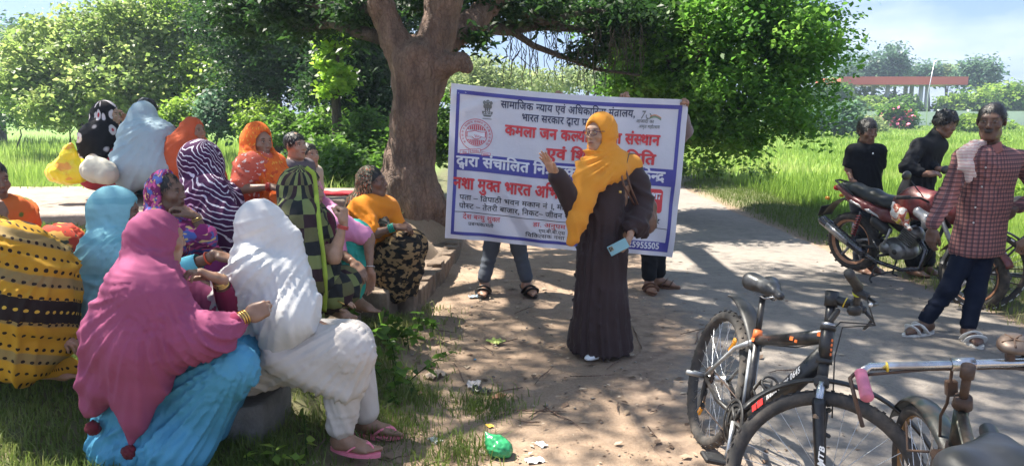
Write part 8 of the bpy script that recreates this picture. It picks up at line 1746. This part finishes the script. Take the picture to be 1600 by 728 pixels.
# ------------------------------------------------------------------ motorcycle
def motorcycle():
    ct = W(1330, 420, 7.2); ct[2] = .09; az = R_(155); fwd = A3(math.sin(az), math.cos(az), 0); yaw = math.atan2(fwd[1], fwd[0])
    b = Bike('red and silver commuter motorcycle with black seat parked behind the men', ct, yaw, R_(5), R_(6), (.98,0,.70), R_(64), 'motorcycle', 'motorcycle'); b.root.rotation_euler = (0, 0, 0); pitch = rotm(fwd@np.array([[0,1,0],[-1,0,0],[0,0,1]]), 0)
    b.R = rotm((0,0,1), yaw)@rotm((0,1,0), R_(4.0))@rotm((1,0,0), R_(5)); r = .30; H = b.h; ax = b.ax
    red = mat_simple('red_paint', (.13,.020,.020), .35, .1, var=.2, dirt=(.16,.11,.09), dirtamt=.5); sil = mat_simple('silver_plastic', (.45,.44,.45), .3, .4, var=.1); eng = mat_simple('engine_alloy', (.24,.24,.24), .42, .7, dirt=(.1,.08,.06), dirtamt=.5, scale=20); blk = PLS; exh = mat_simple('dark_chrome', (.09,.09,.10), .25, .8); cop = mat_simple('copper_stripe', (.42,.21,.12), .4, .3)
    def mwheel(c, T, w, disc):
        c = A3(*c)
        def bd(mb, nm, m, par): V = np.concatenate(mb.V); mb.V = [T(V)]; return mb.build(nm, [m], par)
        mb = MB(); mb.lathe([(.0,-.07),(.045,-.07),(.055,-.03),(.055,.03),(.045,.07),(0,.07)], c, (0,1,0), 24); hub = bd(mb, 'wheel', blk, b.root)
        mb = MB(); R0 = r-.078; mb.lathe([(R0-.02,-.02),(R0-.024,0),(R0-.02,.02),(R0+.004,w*.8),(R0+.010,w*.75),(R0-.004,0),(R0+.010,-w*.75),(R0+.004,-w*.8),(R0-.02,-.02)], c, (0,1,0), 48); rim = bd(mb, 'rim', blk, hub)
        for sg in (-1,1): mb = MB(); mb.lathe([(R0-.014,sg*(w*.5)),(R0+.0045,sg*(w*.8+.003)),(R0+.012,sg*(w*.8+.004))], c, (0,1,0), 48); bd(mb, 'copper_stripe', cop, hub)
        for k in range(5):
            a = 2*math.pi*k/5+.3; mb = MB(); p = [c+A3(math.cos(a+o_)*q, 0, math.sin(a+o_)*q) for q, o_ in ((.045,0),(.13,.05),(R0-.015,0))]; mb.tube(p, [.020,.013,.017], 8, flat=1.3, up=(0,1,0)); bd(mb, 'wheel_spoke', sil, hub)
        mb = MB(); n = 14; ph = np.arange(n)*2*math.pi/n; V = []
        for k in range(56):
            a = 2*math.pi*k/56; d = A3(math.cos(a), 0, math.sin(a)); V.append(c+d*(r-.038)+np.outer(np.cos(ph)*.040, d)+np.outer(np.sin(ph)*w, (0,1,0)))
        mb.add(np.concatenate(V), [(k*n+q, k*n+(q+1)%n, ((k+1)%56)*n+(q+1)%n, ((k+1)%56)*n+q) for k in range(56) for q in range(n)]); bd(mb, 'tyre', RUB, hub)
        mb = MB()
        for k in range(40):
            a = 2*math.pi*k/40; d = A3(math.cos(a), 0, math.sin(a)); t_ = A3(-math.sin(a), 0, math.cos(a)); mb.box(c+d*(r+.001)+A3(0,(k%2-.5)*w*.9,0), (.022,w*.7,.006), np.stack([t_, A3(0,1,0), d], 1))
        tag(bd(mb, 'tread', RUB, hub), kind='stuff')
    mwheel((0,0,r), b.T, .05, False); fh = A3(1.27,0,r-.02); mwheel(fh, b.TF, .04, True)
    S = Sdf(); S.path([A3(-.16,0,.86), A3(0,0,.83), A3(.22,0,.79), A3(.42,0,.755), A3(.56,0,.79)], [.035,.075,.085,.085,.06], .05); S.ell((.2,0,.60), (.6,.3,.155), None, .02, 's'); b.sdf('seat', S, mat_simple('seat_vinyl', (.016,.018,.017), .4, var=.15), .011)
    S = Sdf().path([A3(.52,0,.80), A3(.66,0,.84), A3(.84,0,.83), A3(.93,0,.79)], [.085,.125,.12,.07], .06).ell((.72,0,.76), (.2,.14,.09), None, .05); b.sdf('fuel_tank', S, red, .011)
    for sg in (-1,1):
        S = Sdf().path([A3(.80,sg*.13,.78), A3(.92,sg*.13,.72), A3(.86,sg*.12,.66)], [.05,.045,.03], .05); b.sdf('tank_shroud', S, sil, .011)
        S = Sdf().path([A3(-.20,sg*.035,.845), A3(.0,sg*.085,.775), A3(.22,sg*.105,.72), A3(.44,sg*.105,.67), A3(.55,sg*.1,.64)], [.022,.034,.040,.05,.03], .04); b.sdf('side_panel', S, red, .010)
        S = Sdf().path([A3(-.16,sg*.055,.815), A3(.05,sg*.118,.745), A3(.28,sg*.143,.695), A3(.45,sg*.146,.645)], [.007,.012,.016,.012], .02); b.sdf('silver_flash', S, sil, .008)
        S = Sdf().path([A3(.34,sg*.10,.60), A3(.46,sg*.10,.53)], [.06,.05], .04); b.sdf('under_panel', S, blk, .012)
        mb = MB(); mb.tube([A3(.42,sg*.09,.34), A3(.18,sg*.10,.31), A3(0,sg*.10,r)], .018, 8); b.add('swingarm', mb, blk)
        mb = MB(); mb.cyl(A3(.07,sg*.115,.34), A3(.16,sg*.11,.66), .012, n=8); b.add('shock_absorber', mb, exh); mb = MB(); q = np.linspace(0,1,60); mb.tube(A3(.085,sg*.115,.40)*(1-q[:,None])+A3(.15,sg*.11,.62)*q[:,None]+np.stack([np.cos(q*50)*.024, np.sin(q*50)*.024, q*0], 1), .0055, 5); b.add('shock_spring', mb, mat_simple('spring_red', (.25,.03,.03), .4) if 'spring_red' not in bpy.data.materials else bpy.data.materials['spring_red'])
        mb = MB(); mb.tube([H+ax*.12+A3(.02,sg*.085,0), H-ax*.08+A3(.03,sg*.085,0), fh+A3(-.02,sg*.085,.0)], [.017,.020,.024], 10); b.add('fork_leg', mb, eng, True)
        mb = MB(); mb.tube([H+ax*.17+A3(-.02,sg*.06,0), H+ax*.24+A3(-.05,sg*.18,0), H+ax*.25+A3(-.14,sg*.34,0)], .011, 8); b.add('handlebar', mb, blk, True); mb = MB(); mb.cyl(H+ax*.25+A3(-.09,sg*.27,0), H+ax*.25+A3(-.15,sg*.38,0), .018); b.add('grip', mb, RUB, True)
        mb = MB(); mb.tube([H+ax*.24+A3(-.03,sg*.17,.01), H+ax*.36+A3(-.05,sg*.27,.05)], .005, 6); b.add('mirror_stalk', mb, blk, True); S = Sdf().ell(H+ax*.40+A3(-.06,sg*.30,.06), (.022,.065,.042), None, .01); b.sdf('mirror', S, blk, .008, True)
        mb = MB(); mb.cyl(A3(.50,sg*.10,.30), A3(.50,sg*.24,.31), .015, n=8); b.add('footpeg', mb, RUB); mb = MB(); mb.cyl(A3(.24,sg*.11,.37), A3(.24,sg*.21,.38), .013, n=8); b.add('footpeg', mb, RUB)
    # grab rail, tail lamp, plate, mudguards
    mb = MB(); mb.tube([A3(.05,-.10,.80), A3(-.12,-.08,.875), A3(-.24,-.03,.90), A3(-.24,.03,.90), A3(-.12,.08,.875), A3(.05,.10,.80)], .011, 8); b.add('grab_rail', mb, blk)
    S = Sdf().ell((-.225,0,.825), (.04,.06,.032), None, .01); b.sdf('tail_lamp', S, mat_simple('red_lens', (.45,.01,.01), .15), .007); guard(b, 'rear_mudguard', (0,0,r+.06), r+.10, R_(70), R_(158), .075, blk)
    mb = MB(); mb.box((-.375,0,.56), (.012,.18,.12), rotm((0,1,0), .35), bev=.004); b.add('number_plate_holder', mb, blk); mb = MB(); mb.sph(A3(-.27,-.10,.72), (.03,.02,.02), 8); mb.sph(A3(-.27,.10,.72), (.03,.02,.02), 8); b.add('indicator', mb, bpy.data.materials['amber_plastic'])
    guard(b, 'front_mudguard', fh, r+.035, R_(25), R_(150), .065, red, True)
    # frame and engine
    mb = MB(); mb.tube([H+ax*.08, A3(.62,0,.69), A3(.40,0,.62), A3(.30,0,.40)], .017, 8); mb.tube([H, A3(.88,0,.42), A3(.80,0,.26)], .017, 8); mb.tube([A3(.45,-.08,.62), A3(-.05,-.08,.74)], .012, 8); mb.tube([A3(.45,.08,.62), A3(-.05,.08,.74)], .012, 8); b.add('frame', mb, blk); mb = MB(); mb.cyl(H-ax*.06, H+ax*.12, .032); b.add('head_tube', mb, blk)
    S = Sdf().ell((.56,0,.355), (.17,.115,.10), None, .05).cone((.62,0,.40), (.70,0,.54), .075, .065, .03).ell((.47,0,.35), (.10,.12,.085), None, .04); e_ = b.sdf('engine', S, eng, .011)
    for y, cx, cz, R0 in ((-.125,.60,.355,.082), (-.118,.47,.36,.06), (.12,.60,.355,.08)):
        s_ = -1 if y < 0 else 1; mb = MB(); mb.lathe([(R0,-.02*s_*-1*-1),(R0,.006*s_),(R0*.9,.016*s_),(R0*.55,.018*s_),(R0*.5,.026*s_),(0,.027*s_)], (cx,y,cz), (0,1,0), 28); b.add('engine_cover', mb, eng, par=e_)
    mb = MB()
    for k in range(7): p = A3(.63,0,.44)+A3(.07,0,.13)*k/7; mb.box(p, (.16,.17,.006), rotm((0,1,0), .45))
    b.add('cooling_fin', mb, eng, par=e_)
    mb = MB(); mb.cyl((.60,-.147,.355), (.60,-.153,.355), .026, n=20); b.add('engine_badge', mb, blk, par=e_)
    mb = MB(); mb.tube([A3(.52,-.13,.56), A3(.49,-.135,.46), A3(.46,-.13,.40)], [.012,.010,.014], 8); b.add('engine_stay', mb, sil)
    mb = MB(); mb.tube([A3(.74,-.03,.50), A3(.86,-.07,.42), A3(.84,-.10,.24), A3(.66,-.12,.19), A3(.42,-.15,.215), A3(.28,-.17,.27)], [.020,.020,.020,.020,.022,.026], 12); b.add('exhaust_pipe', mb, exh)
    mb = MB(); mb.tube([A3(.30,-.17,.26), A3(.24,-.175,.285), A3(.0,-.19,.40), A3(-.22,-.20,.51), A3(-.25,-.20,.525)], [.028,.045,.052,.050,.036], 16); b.add('silencer', mb, exh); mb = MB(); mb.tube([A3(.12,-.225,.35), A3(-.14,-.24,.48)], [.012,.014], 8, flat=2.2, up=(0,0,1)); b.add('heat_shield', mb, CHR)
    mb = MB(); mb.tube([A3(.42,-.14,.22), A3(.36,-.16,.02), A3(.40,-.18,-.0)], .010, 6); mb.tube([A3(.42,.14,.22), A3(.36,.16,.02), A3(.40,.18,.0)], .010, 6); mb.tube([A3(.37,-.16,.05), A3(.37,.16,.05)], .009, 6); b.add('centre_stand', mb, blk)
    mb = MB(); mb.tube([A3(.35,-.15,.42), A3(.44,-.165,.33)], .008, 6); mb.box((.30,-.16,.22), (.12,.03,.012), bev=.003); b.add('brake_pedal', mb, exh); mb = MB(); mb.box((.22,.085,.33), (.50,.03,.10), rotm((0,1,0), .05), bev=.012); b.add('chain_cover', mb, blk)
    S = Sdf().ell(H+ax*.11+A3(.13,0,0), (.085,.095,.11), None, .03).ell(H+ax*.22+A3(.08,0,.02), (.05,.10,.05), None, .04); hl = b.sdf('headlamp_cowl', S, red, .011, True); S = Sdf().ell(H+ax*.10+A3(.19,0,0), (.04,.07,.065), None, .01); b.sdf('headlamp', S, mat_simple('lamp_glass', (.6,.62,.65), .05), .009, True, hl)
    b.root.scale = (.95, .95, .95)
    # crumpled packet on the tank
    S = Sdf().ell((0,0,.03), (.10,.05,.07), rotm((0,1,0), .6), .03).cone((.03,0,.0), (.12,-.02,-.06), .04, .02, .03).cone((-.04,0,.05), (-.09,.01,.12), .035, .015, .03); V, F = mesh_sdf(S, .008); V = V+vnormals(V, F)*(fbm(V, 25, 3)*.022)[:,None]; t = NT('foil_packet'); o_ = t.obj(); c = t.ramp(t.noise(9, 2, o_), [(.42, (.65,.60,.55)), (.48, (.45,.12,.07)), (.55, (.62,.40,.30)), (.60, (.65,.52,.05))], 'CONSTANT'); t.bsdf(c, .3, .1, t.noise(40,3,o_), .5, .01)
    o = link('packet', mesh_np('packet', V@b.R.T, F, t.m)); o.location = Vector(np.array(b.root.location)+.95*b.T(A3(.66,-.19,.70))); tag(o, 'crumpled white and gold plastic packet hanging on the motorcycle tank', 'packet')
mtb(); roadster(); bike_right(); motorcycle()
# ------------------------------------------------------------------ haze
t = NT('haze'); t.t.links.new(t.N('VolumePrincipled', {'Color': (.66,.80,1.0), 'Density': .0012, 'Anisotropy': .35}).outputs[0], t.out.inputs['Volume'])
mb = MB(); mb.box((0, 90, 12), (420, 260, 27)); tag(mb.build('haze', [t.m]), kind='stuff')
